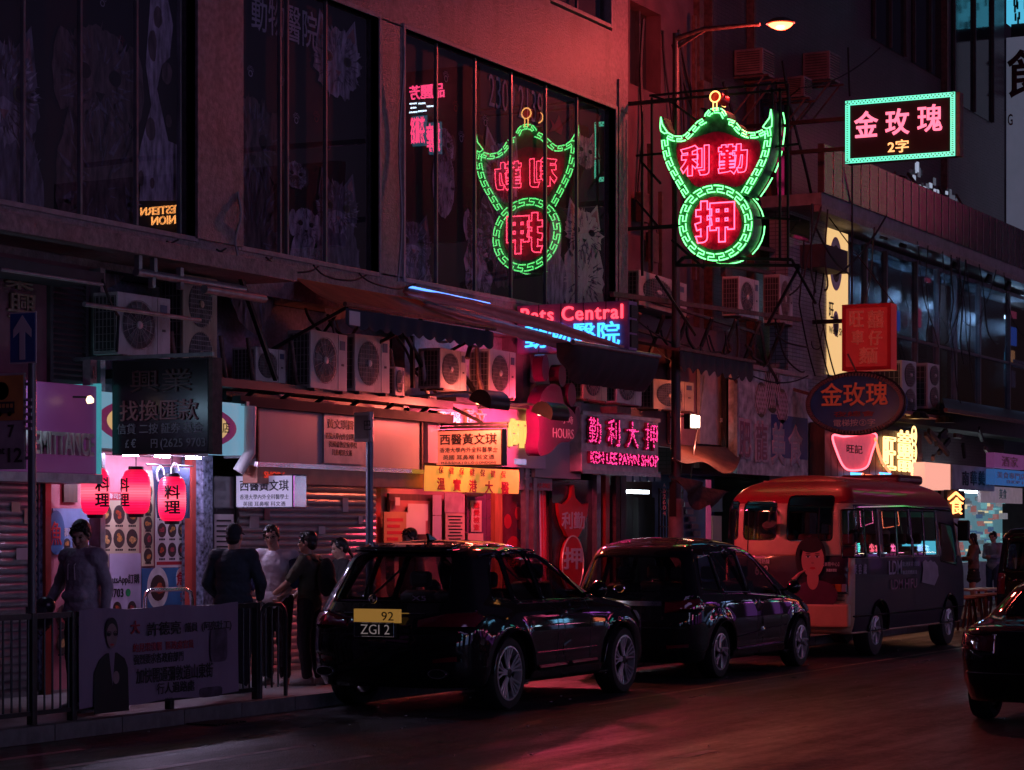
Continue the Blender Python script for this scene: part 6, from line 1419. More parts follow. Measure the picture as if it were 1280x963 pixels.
def wheel(parent, x, y, R, side, rimr, org, style='double', width=.24):
    """side -1: outer face towards -y"""
    c = org+Vector((x, y, R)); ax = Vector((0, side, 0))
    w = MB().lathe([(rimr,-width),(R*.93,-width),(R,-width+.03),(R,-.03),(R*.95,0),(rimr+.02,.008),(rimr,.0)], c, ax, 40, False).build('wheel', M_rub, parent, smooth=40)
    MB().lathe([(rimr,.002),(rimr-.018,.006),(rimr-.03,-.03),(rimr-.035,-width+.02)], c, ax, 40, False).build('rim', M_rim, w, smooth=40)
    b = MB(); U = Zv; Vv = ax.cross(U)
    def pt(r, t, d): return c+(Vv*cos(t)+U*sin(t))*r+ax*d
    if style == 'double':
        for k in range(5):
            t0 = 2*pi*k/5+.2
            for dt in (-.36,-.12,.12,.36):
                b.tube([pt(.05, t0+dt*.7, -.015), pt(rimr*.45, t0+dt*.75, -.022), pt(rimr*.97, t0+dt, -.004)], [.016,.011,.014], 5)
    else:
        for k in range(5):
            t0 = 2*pi*k/5+.3
            for dt, e in ((-.1,.05),(.1,.42)): b.tube([pt(.04, t0+dt, -.015), pt(rimr*.5, t0+dt+.1, -.02), pt(rimr*.97, t0+e+.15, -.004)], [.02,.017,.022], 5)
    b.build('spokes', M_rim, w, smooth=50)
    MB().lathe([(.055,.0),(.05,.008),(0,.01)], c+ax*-.012, ax, 18).build('hub_cap', M_trimb, w)
    MB().lathe([(rimr-.05,-.07),(0,-.07)], c, ax, 24).build('brake_disc', mat('brake_disc',(.06,.055,.055),.4,.7), w)
    return w
def arch(B, x, R, sg): 
    n = 22; return [(B.a_side(x+R*cos(pi*i/n), .36+R*sin(pi*i/n)*1.0, sg), B.wr+R*sin(pi*i/n)) for i in range(n+1)]+[(B.a_side(x-R, B.z0+.001, sg), B.z0+.001),(B.a_side(x+R, B.z0+.001, sg), B.z0+.001)]
def arch_poly(B, x, R, sg):
    n = 22; pts = [(x+R*cos(pi*i/n), B.wr+R*sin(pi*i/n)) for i in range(n+1)]+[(x-R, B.z0+.002),(x+R, B.z0+.002)]
    return [(B.a_side(p[0], p[1], sg), p[1]) for p in pts]
def liners(B, t, x, R, org):
    for sg in (-1, 1):
        mb = MB(); y1 = sg*(B.W0-.03); y0 = sg*(B.W0-.42); n = 16
        for i in range(n): a0, a1 = pi*i/n, pi*(i+1)/n; mb.add([org+Vector((x+R*1.02*cos(a), y, B.wr+R*1.02*sin(a))) for a, y in ((a0,y0),(a1,y0),(a1,y1),(a0,y1))], [(0,1,2,3)])
        mb.build('arch_liner', M_rub, t)
        mb = MB(); mb.tube([B.F(B.a_side(x+R*cos(pi*i/24), B.wr+R*sin(pi*i/24), -sg), B.wr+R*sin(pi*i/24), .012)+org for i in range(25)], .022, 6); mb.build('arch_trim', M_trimb, t, smooth=60)
def seats(t, org, xs, ys, zb, zt, w=.5, m=None):
    for x in xs:
        for y in ys:
            b = MB(); p = org+Vector((x, y, 0)); b.sheet(lambda u, v: p+Vector((-.14*v*v-.08*sin(pi*v)*0-.05*cos((u-.5)*3), (u-.5)*w*(1-.12*v), zb+(zt-zb)*v)), 6, 6)
            o = b.build('seat_back', m or M_seat, t, smooth=60); so = o.modifiers.new('pad','SOLIDIFY'); so.thickness = .11
            box(p.x-.2, p.x-.1, p.y-.13, p.y+.13, zt+.03, zt+.2).build('headrest', m or M_seat, t, bevel=.04)
def drape_line(B, pts, r, org, sg=1, off=.003, rear=False):
    P = []
    for i in range(len(pts)-1):
        p, q = Vector(pts[i]), Vector(pts[i+1]); n = max(1, int((q-p).length/.08))
        P += [p.lerp(q, j/n) for j in range(n)]
    P.append(Vector(pts[-1])); return MB().tube([B.F(B.a_rear(p.x,p.y) if rear else B.a_side(p.x,p.y,sg), p.y, off)+org for p in P], r, 5)
def mirrorcap(t, B, org, x, z, m, glassm=None):
    for sg in (1, -1):
        p = B.F(B.a_side(x, z, sg), z)+org; o = -1 if sg > 0 else 1
        MB().lathe([(0,-.09),(.075,-.06),(.10,0),(.085,.05),(.02,.08)], p+Vector((0,o*.18,.05)), Vector((1,0,0)), 14).build('mirror', m, t, smooth=60)
        MB().bar(p, p+Vector((0,o*.14,.03)), .03).build('mirror_arm', m, t)

# ---- dark SUV
def suv():
    S0 = 21.07; YC = 12.14; org = Vector((S0, YC, 0)); t = root('parked_suv', 'black parked sport utility car with two number plates, first in the row at the kerb', 'car', org, 'cars parked along the kerb')
    xr = smoothf([(.25,.14),(.42,.03),(.7,0),(.82,.03),(.9,.02),(1.0,.07),(1.1,.14),(1.55,.42),(1.62,.50),(1.68,.62),(1.72,.95)])
    xf = smoothf([(.25,4.75),(.45,4.88),(.75,4.86),(.92,4.76),(1.0,4.55),(1.06,4.2),(1.12,3.72),(1.16,3.5),(1.6,2.55),(1.68,2.25),(1.72,1.9)])
    hw = smoothf([(.25,.9),(.4,.95),(.62,.955),(.8,.965),(.98,.945),(1.08,.9),(1.55,.72),(1.65,.66),(1.70,.58),(1.72,.52)], .02)
    hw0 = hw; hw = lambda z: hw0(z)*1.035
    B = Body(4.89, 2.0, .3, xr, xf, hw, .26, 1.72, (1.0,3.93), .38, .03, .09)
    reg = []
    for sg in (1, -1):
        for P in ([(.70,1.16),(1.12,1.13),(1.15,1.60),(.98,1.58),(.84,1.44)], [(1.20,1.125),(2.02,1.115),(2.0,1.65),(1.22,1.61)], [(2.10,1.115),(3.28,1.11),(3.08,1.22),(2.66,1.53),(2.42,1.65),(2.08,1.655)]):
            reg.append(('side_window', B.poly_side(rounded(P,.05), sg), G_car, -.008, M_trimb))
        for x in B.wheels: reg.append(('arch', arch_poly(B, x, .45, sg), None, 0, None))
        reg.append(('tail_lamp', [(B.a_rear(-sg*.44,.88),.885),(B.a_rear(-sg*.44,.9),.955),(B.a_rear(-sg*.74,1.0),1.02),(B.a_side(.30,1.0,sg),1.03),(B.a_side(.42,.98,sg),.98),(B.a_side(.22,.9,sg),.88)], M_tail, .006, None))
        reg.append(('reflector', B.poly_rear([(-sg*.62,.52),(-sg*.86,.54),(-sg*.86,.59),(-sg*.62,.56)]), M_tail, .006, None))
        reg.append(('headlamp', [(B.A-.05)*sg if False else (sg*(B.A-B.h-.02),.78),(sg*(B.A-B.h-.02),.93),(B.a_side(4.35,.93,sg),.95),(B.a_side(4.45,.82,sg),.82)], M_headl, .004, M_trimb))
    reg.append(('rear_window', B.poly_rear(rounded([(-.72,1.14),(.72,1.14),(.60,1.61),(-.60,1.61)],.08)), G_car, -.006, M_trimb))
    reg += B.screens(.72, 1.2, .6, 1.58, G_car)
    make_body(B, t, M_blkp, reg, org, crown=.045)
    for x in B.wheels:
        liners(B, t, x, .45, org)
        for s_ in (-1, 1): wheel(t, x, s_*.985, .38, s_, .285, org)
    seats(t, org, (1.75,), (-.4,0,.4), .8, 1.22, .42); seats(t, org, (2.9,), (-.38,.38), .8, 1.3)
    box(S0+3.2, S0+3.6, YC-.6, YC+.6, .8, 1.08).build('dashboard', M_seat, t); box(S0+.5, S0+3.2, YC-.8, YC+.8, .4, .8).build('cabin_floor', M_seat, t)
    MB().tube([Vector((S0+3.05, YC-.38+.18*cos(a*pi/8), 1.05+.18*sin(a*pi/8))) for a in range(16)], .015, 5, closed=True).build('steering_wheel', M_seat, t)
    mirrorcap(t, B, org, 3.2, 1.16, M_blkp)
    for sg in (1, -1):
        drape_line(B, [(.7,1.60),(1.3,1.645),(2.2,1.655),(2.75,1.58)], .014, org, sg, .02).build('roof_rail', M_chrome, t, smooth=60)
        drape_line(B, [(1.2,1.095),(2.2,1.09),(3.35,1.085)], .006, org, sg).build('belt_trim', M_chrome, t)
        for x in (1.95, 2.95): drape_line(B, [(x-.1,.98),(x+.12,.985)], .018, org, sg, .03).build('door_handle', M_blkp, t, smooth=60)
        drape_line(B, [(1.6,.40),(3.3,.42)], .03, org, sg, .0).build('side_step', M_chrome if False else M_trimb, t, smooth=60); drape_line(B, [(1.55,.565),(3.3,.575)], .008, org, sg, .004).build('side_trim', M_chrome, t)
        for x in (2.05, 3.12): drape_line(B, [(x,.45),(x+.02,.75),(x,1.1)], .004, org, sg, .001).build('door_gap', M_ink, t)
        MB().tube([org+Vector((.015,-sg*.66+.10*cos(a*pi/10),.415+.045*sin(a*pi/10))) for a in range(20)], .008, 6, closed=True).build('exhaust_rim', M_chrome, t, smooth=60); MB().prism([org+Vector((.03,-sg*.66+.10*cos(a*pi/10),.415+.045*sin(a*pi/10))) for a in range(20)], (.05,0,0)).build('exhaust', M_ink, t)
    drape_line(B, [(-.78,.80),(.78,.80)], .005, org, 1, .003, True).build('tailgate_gap', M_ink, t); drape_line(B, [(-.5,1.02),(.5,1.02)], .008, org, 1, .006, True).build('tailgate_trim', M_chrome, t)
    b = MB(); b.sheet(lambda u, v: org+Vector((.40+.30*v+.06*(2*u-1)**2, (u-.5)*1.12*(1-.05*v), 1.675+.06*v)), 14, 3); o = b.build('spoiler', M_blkp, t, smooth=60); so = o.modifiers.new('th','SOLIDIFY'); so.thickness = .035
    MB().prism([org+Vector((1.25,-.01+.0,1.755)), org+Vector((1.05,-.01,1.757)), org+Vector((1.02,-.01,1.83))], (0,.03,0)).build('antenna_fin', M_blkp, t)
    MB().tube([org+Vector((.45,-.05,1.5)), org+Vector((.36,.28,1.2))], .012, 5).build('wiper', M_ink, t)
    # plates and badges
    SR_ = S0-.02; c = lambda px, py: onS(px, py, SR_)
    def plate(px0, px1, py0, py1, m): a, b_ = c(px0,py1), c(px1,py0); return box(SR_-.012, SR_+.03, b_.y, a.y, a.z, b_.z).build('number_plate', m, t)
    q = plate(443, 500, 762, 778, mat('yellow_plate',(.85,.48,.09),.4,var=.08,emit=(1,.5,.1),es=.18)); textS('92', M_ink, q, 477, 492, 765, 776, SR_-.013, depth=.003, weight=.0)  # yellow plate glows faintly in place of light falling on it
    q = plate(443, 494, 778.6, 796, M_ink); q2 = textS('ZGI 2', mat('plate_white_letter',(.8,.75,.75),.4,emit=(1,.8,.75),es=.12), q, 451, 487, 781, 793, SR_-.013, depth=.003, weight=-.01)  # white letters glow a little too, standing in for plate light
    a, b_ = c(444,795.5), c(493,779); MB().tube([Vector((SR_-.014,a.y,a.z)),Vector((SR_-.014,b_.y,a.z)),Vector((SR_-.014,b_.y,b_.z)),Vector((SR_-.014,a.y,b_.z))], .006, 4, closed=True).build('plate_frame', M_chrome, q)
    p = onS(467, 749, S0+.05); k = .045
    bd = MB().lathe([(k,0),(k,.012),(k*.8,.016),(0,.018)], p, Vector((-1,0,0)), 24).build('badge', M_ink, t)
    MB().tube([p+Vector((-.016,k*cos(a*pi/10),k*sin(a*pi/10))) for a in range(20)], .004, 4, closed=True).build('badge_ring', M_chrome, bd)
    for q0 in (0, pi): MB().prism([p+Vector((-.019,0,0))]+[p+Vector((-.019,k*.65*cos(q0+i*pi/12),k*.65*sin(q0+i*pi/12))) for i in range(7)], (-.002,0,0)).build('badge_quarter', P_sheet, bd)
    textS('X5', M_chrome, t, 515, 533, 745, 751, S0+.06, depth=.006, weight=.01)
    return t
suv()
# ---- people carrier
def mpv():
    S0 = 27.1; YC = 12.08; org = Vector((S0, YC, 0)); t = root('parked_people_carrier', 'black people carrier parked between the sport utility car and the red minibus', 'car', org, 'cars parked along the kerb')
    xr = smoothf([(.22,.12),(.4,.02),(.7,0),(.95,.04),(1.05,.06),(1.5,.26),(1.62,.34),(1.70,.5),(1.74,.9)])
    xf = smoothf([(.22,4.62),(.42,4.78),(.65,4.76),(.8,4.66),(.92,4.45),(1.0,4.15),(1.05,3.9),(1.6,2.75),(1.70,2.3),(1.74,1.9)])
    hw = smoothf([(.22,.82),(.4,.88),(.7,.9),(.95,.89),(1.08,.85),(1.55,.70),(1.66,.64),(1.72,.56),(1.74,.5)], .02)
    B = Body(4.79, 1.80, .3, xr, xf, hw, .22, 1.74, (.97,3.95), .335, .02, .09)
    reg = []
    for sg in (1, -1):
        for P in ([(.42,1.13),(.98,1.10),(.93,1.56),(.55,1.52)], [(1.06,1.09),(2.10,1.06),(2.02,1.59),(1.0,1.57)], [(2.18,1.05),(3.35,.99),(3.3,1.05),(2.72,1.48),(2.4,1.59),(2.1,1.595)], [(3.42,.99),(3.62,.98),(3.44,1.06)]):
            reg.append(('side_window', B.poly_side(rounded(P,.05), sg), G_car, -.008, M_trimb))
        for x in B.wheels: reg.append(('arch', arch_poly(B, x, .40, sg), None, 0, None))
        reg.append(('tail_lamp', [(B.a_rear(-sg*.52,.96),.84),(B.a_rear(-sg*.52,1.0),.98),(B.a_side(.28,1.0,sg),1.02),(B.a_side(.34,.9,sg),.9)], M_tail, .006, None))
        reg.append(('reflector', B.poly_rear([(-sg*.55,.40),(-sg*.8,.42),(-sg*.8,.46),(-sg*.55,.44)]), M_tail, .006, None))
        reg.append(('headlamp', [(sg*(B.A-B.h-.02),.70),(sg*(B.A-B.h-.02),.82),(B.a_side(4.15,.88,sg),.90),(B.a_side(4.3,.75,sg),.75)], M_headl, .004, None))
    reg.append(('rear_window', B.poly_rear(rounded([(-.72,1.12),(.72,1.12),(.62,1.54),(-.62,1.54)],.08)), G_car, -.006, M_trimb))
    reg += B.screens(.72, 1.1, .6, 1.58, G_car)
    make_body(B, t, M_blkp, reg, org, crown=.04)
    for x in B.wheels:
        liners(B, t, x, .40, org)
        for s_ in (-1, 1): wheel(t, x, s_*.885, .335, s_, .235, org, 'swirl', .22)
    seats(t, org, (1.0,2.0,3.0), (-.38,.38), .75, 1.2, .46); box(S0+.4, S0+3.4, YC-.75, YC+.75, .4, .75).build('cabin_floor', M_seat, t); box(S0+3.4, S0+3.8, YC-.6, YC+.6, .75, 1.0).build('dashboard', M_seat, t)
    mirrorcap(t, B, org, 3.42, 1.06, M_blkp)
    for sg in (1, -1):
        for x in (1.3, 2.5): drape_line(B, [(x,.96),(x+.2,.965)], .016, org, sg, .03).build('door_handle', M_blkp, t, smooth=60)
        drape_line(B, [(1.5,.34),(3.4,.36)], .02, org, sg, .004).build('side_trim', M_chrome, t); drape_line(B, [(1.45,.50),(2.4,.56),(3.5,.60)], .006, org, sg, .004).build('door_crease', M_trimb, t)
        for x in (1.04, 2.14, 3.25): drape_line(B, [(x,.35),(x+.02,.7),(x,1.05)], .004, org, sg, .001).build('door_gap', M_ink, t)
        drape_line(B, [(.4,1.075),(2.2,1.04),(3.5,.97)], .005, org, sg).build('belt_trim', M_chrome, t)
    a, b_ = onS(783,744,S0+.0), onS(868,736,S0+.0); b = MB(); b.sheet(lambda u, v: B.F(B.a_rear(.48-.96*u, .95), .93+.06*v, .02)+org, 20, 2); b.build('tailgate_bar', M_chrome, t, smooth=60)
    drape_line(B, [(-.78,.66),(.78,.66)], .005, org, 1, .003, True).build('tailgate_gap', M_ink, t)
    q = box(S0-.02, S0-.0, YC-.0, YC+.28, .72, .84).build('number_plate', mat('yellow_plate'), t)
    p = onS(774,736,S0+.02); MB().tube([p+Vector((-.0,.07*cos(a*pi/8),.045*sin(a*pi/8))) for a in range(16)], .008, 4, closed=True).build('badge', M_chrome, t)
    return t
mpv()
# ---- dark saloon at the frame edge
def saloon():
    org = Vector((22.3, 5.66, 0)); t = root('dark_saloon', 'dark saloon car cut by the frame edge in the road', 'car', org)
    xr = smoothf([(.2,.14),(.4,.02),(.65,0),(.85,.04),(.93,.16),(.97,.45),(1.0,.7),(1.3,1.35),(1.38,1.7),(1.41,2.0)])
    xf = smoothf([(.2,4.5),(.4,4.62),(.65,4.55),(.78,4.3),(.86,3.8),(.92,3.4),(1.3,2.75),(1.41,2.4)])
    hw = smoothf([(.2,.82),(.4,.88),(.7,.9),(.9,.87),(.98,.82),(1.3,.66),(1.38,.6),(1.41,.5)], .02)
    B = Body(4.62, 1.80, .3, xr, xf, hw, .22, 1.41, (.95,3.7), .32, .02, .12); reg = []
    for sg in (1, -1):
        for P in ([(1.35,1.0),(2.1,.98),(2.08,1.3),(1.75,1.28)], [(2.18,.98),(3.2,.95),(2.75,1.27),(2.16,1.31)]): reg.append(('side_window', B.poly_side(rounded(P,.05), sg), G_car, -.008, M_trimb))
        for x in B.wheels: reg.append(('arch', arch_poly(B, x, .38, sg), None, 0, None))
        reg.append(('tail_lamp', [(B.a_rear(-sg*.48,.7),.70),(B.a_rear(-sg*.48,.84),.86),(B.a_side(.28,.84,sg),.87),(B.a_side(.30,.74,sg),.74)], M_tail, .006, M_chrome))
    reg.append(('rear_window', B.poly_rear(rounded([(-.62,1.03),(.62,1.03),(.54,1.28),(-.54,1.28)],.08)), G_car, -.006, M_trimb))
    make_body(B, t, M_blkp, reg, org, crown=.03)
    for x in B.wheels:
        liners(B, t, x, .38, org)
        for s_ in (-1, 1): wheel(t, x, s_*.885, .32, s_, .225, org, 'swirl', .2)
    drape_line(B, [(-.8,.5),(.8,.5)], .008, org, 1, .003, True).build('bumper_trim', M_chrome, t); drape_line(B, [(-.45,.9),(.45,.9)], .006, org, 1, .004, True).build('boot_trim', M_chrome, t)
    mirrorcap(t, B, org, 3.3, 1.0, M_blkp)
saloon()
# ---- dark van behind
def van():
    org = Vector((41.5, 10.55, 0)); t = root('dark_van', 'dark van beyond the minibus at the frame edge', 'van', org)
    xr = smoothf([(.3,.1),(.5,0),(1.0,.03),(1.8,.14),(1.9,.3)]); xf = smoothf([(.3,4.5),(.5,4.6),(1.0,4.5),(1.2,4.1),(1.85,3.3),(1.9,3.0)])
    hw = smoothf([(.3,.8),(.5,.86),(1.0,.86),(1.75,.76),(1.88,.7),(1.9,.6)], .02); B = Body(4.6, 1.74, .2, xr, xf, hw, .28, 1.9, (.9,3.7), .33, .01, .04); reg = []
    for sg in (1, -1):
        for P in ([(.3,1.15),(1.6,1.15),(1.6,1.65),(.35,1.65)], [(1.75,1.15),(2.8,1.15),(2.8,1.65),(1.75,1.65)]): reg.append(('side_window', B.poly_side(rounded(P), sg), G_car, -.008, M_trimb))
        for x in B.wheels: reg.append(('arch', arch_poly(B, x, .38, sg), None, 0, None))
        reg.append(('tail_lamp', [(B.a_rear(-sg*.66,.7),.75),(B.a_rear(-sg*.66,1.1),1.12),(B.a_side(.12,1.1,sg),1.12),(B.a_side(.12,.75,sg),.75)], M_tail, .006, None))
    reg.append(('rear_window', B.poly_rear(rounded([(-.65,1.18),(.65,1.18),(.6,1.68),(-.6,1.68)],.08)), G_car, -.006, M_trimb))
    make_body(B, t, M_blkp, reg, org, crown=.04)
    for x in B.wheels:
        for s_ in (-1, 1): wheel(t, x, s_*.84, .33, s_, .22, org, 'swirl', .2)
van()
# ---- red minibus
def minibus():
    S0 = 32.95; YC = 12.13; L = 6.05; org = Vector((S0, YC, 0)); t = root('red_minibus', 'red-roofed public minibus with a cream rear and dark advertisement wrap', 'minibus', org)
    xr = smoothf([(.35,.08),(.5,0),(1.3,.01),(1.5,.03),(2.2,.09),(2.34,.16),(2.48,.32),(2.56,.5),(2.6,.75)]); xf = smoothf([(.35,5.95),(.6,6.05),(1.2,6.0),(1.4,5.88),(2.2,5.45),(2.5,5.1),(2.6,4.6)])
    hw = smoothf([(.35,.98),(.6,1.02),(1.3,1.03),(1.5,1.03),(2.2,.985),(2.36,.94),(2.48,.86),(2.56,.76),(2.6,.66)], .02)
    B = Body(L, 2.06, .16, xr, xf, hw, .36, 2.6, (1.25,5.05), .38, .0, .05, .02)
    M_cream = mat('cream_bus_paint', (.62,.36,.22), .35, coat=.5, var=.08); M_redroof = mat('red_bus_paint', (.34,.006,.02), .4, coat=.25, var=.1)
    M_wrap = mat('purple_bus_wrap', (.018,.014,.032), .5, coat=.15, spec=.2, var=.3, scale=2); M_wr2 = mat('plum_rear_wrap', (.03,.006,.025), .3, coat=.4, var=.4, scale=3)
    reg = []; SR_ = S0+.04
    def rp(px0, px1, py0, py1, r=.06, xo=.1):
        pts = [(px0,py1),(px1,py1),(px1,py0),(px0,py0)]; q = [onS(x, y, S0+xo) for x, y in pts]; return B.poly_rear(rounded([(v.y-YC, v.z) for v in q], r))
    reg.append(('rear_window', rp(929,971,627,675,.09), G_bus, -.008, M_trimb)); reg.append(('rear_window', rp(985,1042,620,676,.07), G_bus, -.008, M_trimb)); reg.append(('rear_window', rp(908,921,627,674,.05), G_bus, -.008, M_trimb))
    zt_ = 1.46
    reg.append(('rear_wrap', [(B.a_rear(.6,1),.74)]+[(B.a_rear(.6-.12*i,1),.74) for i in range(1,9)]+[(B.a_rear(-.40,1),.95),(B.a_rear(-.95,1),.95),(B.a_rear(-.95,1),1.5),(B.a_rear(0,1),1.5),(B.a_rear(.95,1),1.5),(B.a_rear(.95,1),.74)], M_wr2, .002, None))
    for sg in (1, -1):
        xw = lambda px: sT(px, YC-1.0)-S0
        for a, b_ in ((1062,1079),(1080,1097),(1101,1118),(1119,1137),(1140,1155),(1156,1171)):
            reg.append(('side_window', B.poly_side(rounded([(xw(a),1.48),(xw(b_),1.48),(xw(b_),2.17),(xw(a),2.17)],.04), sg), G_bus, -.006, M_trimb))
        reg.append(('side_window', B.poly_side(rounded([(xw(1175),1.38),(xw(1196),1.30),(xw(1192),1.95),(xw(1175),2.0)],.05), sg), G_bus, -.006, M_trimb))
        for x in B.wheels: reg.append(('arch', arch_poly(B, x, .45, sg), None, 0, None))
        e0, e1 = .14, 5.95
        reg.append(('side_wrap', B.poly_side([(e0,.39),(e1-.1,.39),(e1,1.25),(5.6,1.46),(e0,1.46)], sg) , M_wrap, .002, None))
        reg.append(('tail_lamp', B.poly_rear([(-sg*.62,.99),(-sg*.90,.99),(-sg*.90,1.08),(-sg*.62,1.08)]), M_tail, .02, M_chrome))
    # red upper band all round
    n = 60; reg.append(('upper_band', [(-B.A+.002+(2*B.A-.004)*i/n, 2.27) for i in range(n+1)]+[(B.A-.002-(2*B.A-.004)*i/n, 2.599) for i in range(n+1)], M_redroof, .004, None))
    reg += B.screens(.9, 1.35, .78, 2.1, G_bus)
    # side window surround is dark: the wrap runs over the pillars
    for sg in (1,-1): reg.append(('pillar_wrap', B.poly_side([(.16,1.465),(5.5,1.465),(5.35,2.25),(.2,2.25)], sg), M_wrap, .0015, None))
    make_body(B, t, M_cream, reg, org, roof_m=M_redroof, crown=.10, hubf=.16)
    for x in B.wheels:
        liners(B, t, x, .45, org)
        for s_ in (-1, 1): wheel(t, x, s_*.97, .38, s_, .22, org, 'swirl', .24)
    M_bseat = mat('bus_seat', (.22,.08,.06), .6)
    seats(t, org, (.75,1.6,2.45,3.3,4.1), (-.72,-.28,.5), .95, 1.62, .42, M_bseat); box(S0+.2, S0+5.6, YC-.9, YC+.9, .5, .62).build('cabin_floor', M_seat, t)
    seats(t, org, (4.9,), (.55,), .95, 1.6, .42)
    box(S0+5.0, S0+5.04, YC-.8, YC-.2, 1.2, 1.7).build('driver_screen', mat('cyan_screen',(.1,.3,.4),.3,emit=(.1,.6,.8),es=1.2), t)
    b = MB()
    b.tube([org+Vector((.02,.22,2.2)), org+Vector((-.12,.2,2.1)), org+Vector((-.13,.2,2.0))], .018, 6); b.build('mirror_arm', M_black, t); MB().lathe([(0,-.04),(.10,-.025),(.11,.015),(.04,.04)], org+Vector((-.12,.2,1.95)), Vector((-.5,0,.8)), 16).build('rear_mirror', M_rust, t, smooth=60)
    box(S0-.03, S0+.1, YC-.98, YC+.98, .46, .80).build('bumper', M_cream, t, bevel=.03)
    for sg in (1,-1):
        for j, (m_, a_, b2_) in enumerate(((M_tail,.60,.76),(mat('amber_lens',(.5,.16,.02),.1,coat=1),.765,.86),(M_headl,.865,.93))): box(S0-.004, S0+.05, YC-sg*a_, YC-sg*b2_, .98, 1.09).build('rear_lamp', m_, t, bevel=.008)
        box(S0-.002, S0+.05, YC-sg*.59, YC-sg*.94, .965, .978).build('lamp_trim', M_chrome, t)
    box(S0-.045, S0-.028, YC-.24, YC+.24, .57, .70).build('number_plate', mat('yellow_plate'), t)
    for zz in (.86, .92): box(S0-.006, S0+.03, YC-.9, YC-.3, zz-.008, zz+.008).build('vent_slot', M_ink, t)
    drape_line(B, [(.48-.98,.85),(.48-.98,2.2)], .008, org, 1, .004, True).build('door_gap', M_ink, t); drape_line(B, [(.62,.85),(.62,2.2)], .008, org, 1, .004, True).build('door_gap', M_ink, t)
    drape_line(B, [(.2,2.2),(2.5,2.24),(5.2,2.2)], .02, org, 1, .01).build('rain_gutter', M_chrome, t, smooth=60); drape_line(B, [(.1,.62),(5.9,.62)], .015, org, 1, .01).build('side_trim', M_black, t)
    box(S0+3.9, S0+5.2, YC-.5, YC+.5, 2.62, 2.77).build('roof_unit', mat('dark_red_unit',(.1,.008,.015),.4), t, bevel=.05)
    for px in (1096, 1138, 1172): drape_line(B, [(xw_(px,YC,S0),1.46),(xw_(px,YC,S0)-.02,2.2)], .014, org, 1, .006).build('pillar_strip', mat('grey_pillar',(.3,.28,.32),.4,.5), t)
    for sgn in (1,-1):
        p = org+Vector((5.42, -sgn*1.12, 1.88)); box(p.x-.05, p.x+.05, p.y-.1, p.y+.1, p.z-.18, p.z+.16).build('mirror', M_black, t, bevel=.03); MB().bar(p, p+Vector((.1,sgn*.25,.15)), .03).build('mirror_arm', M_black, t)
    # printed woman on the rear wrap
    M_skinp = mat('printed_skin', (.5,.2,.17), .4, var=.1, scale=3); sx = S0-.012
    c = onS(1016,700,sx); k = 1.28
    def disc(dy, dz, ry_, rz_, m, d, name='face_print', n=28, pw=1):
        dy, dz, ry_, rz_ = dy*k, dz*k, ry_*k, rz_*k
        MB().prism([(sx-d, c.y-dy-ry_*cos(i*2*pi/n), c.z+dz+rz_*(abs(sin(i*2*pi/n))**pw)*(1 if sin(i*2*pi/n) > 0 else -1)) for i in range(n)], (-.001,0,0)).build(name, m, t)
    disc(.0, .06, .155, .20, M_blackm, .0); disc(-.07, .02, .14, .22, M_blackm, .0); disc(.04,-.40,.26,.17, mat('purple_dress',(.07,.008,.05),.5), .001); disc(0,-.22,.07,.12,M_skinp,.002); disc(0,.0,.135,.20,M_skinp,.004); disc(-.02,.16,.14,.08,M_blackm,.006)
    for sg in (-1,1): disc(sg*.055,.035,.030,.013,P_sheet,.0075,n=12); disc(sg*.055,.035,.014,.012,M_ink,.0085,n=12); disc(sg*.055,.047,.032,.005,M_ink,.0088,n=10); disc(sg*.055,.068,.034,.006,M_ink,.008,n=10)
    disc(.0,-.035,.018,.012,mat('printed_shade',(.35,.13,.12),.5),.008,n=10); disc(0,-.095,.035,.015,P_redp,.008,n=14)
    MB().tube([Vector((sx-.006,c.y+.30,c.z-.30)),Vector((sx-.006,c.y+.20,c.z-.20)),Vector((sx-.006,c.y+.11,c.z-.15))], [.035,.022,.012], 6).build('hand_print', M_skinp, t)
    textS('698', P_sheet, t, 944, 960, 707, 719, sx, depth=.002); textS('美容熱線', P_sheet, t, 942, 962, 699, 705, sx, depth=.002); textS('【美容中心】', P_sheet, t, 1029, 1049, 703, 708, sx, depth=.002, weight=0); textS('美麗新體驗', P_sheet, t, 1033, 1046, 711, 715, sx, depth=.002)
    ST_ = YC-1.045
    textT('LDM', mat('print_lilac',(.4,.33,.48),.5), t, 1111, 1127, 701, 718, ST_, depth=.003); textT('歐洲美容 纖體', mat('print_lilac'), t, 1128, 1149, 702, 708, ST_, depth=.003, weight=-.01); textT('專業纖體護理', mat('print_lilac'), t, 1128, 1146, 713, 718, ST_, depth=.003, weight=-.01)
    textT('LDM HIFU', mat('print_plum',(.3,.1,.2),.5), t, 1114, 1146, 724, 736, ST_, depth=.003)
    for i in range(3): textT('美容纖體'[i], mat('print_lilac'), t, 1067+i*6, 1071+i*6, 705, 718, ST_, depth=.003)
    pts = [(1152,728),(1154,712),(1153,703),(1157,700),(1160,703),(1163,700),(1166,703),(1168,702),(1172,708),(1173,720),(1168,732)]
    MB().prism([onT(x,y,ST_) for x, y in pts], (0,-.003,0)).build('hand_print', mat('print_pale',(.33,.27,.36),.5), t)
def xw_(px, YC, S0): return sT(px, YC-1.0)-S0
minibus()
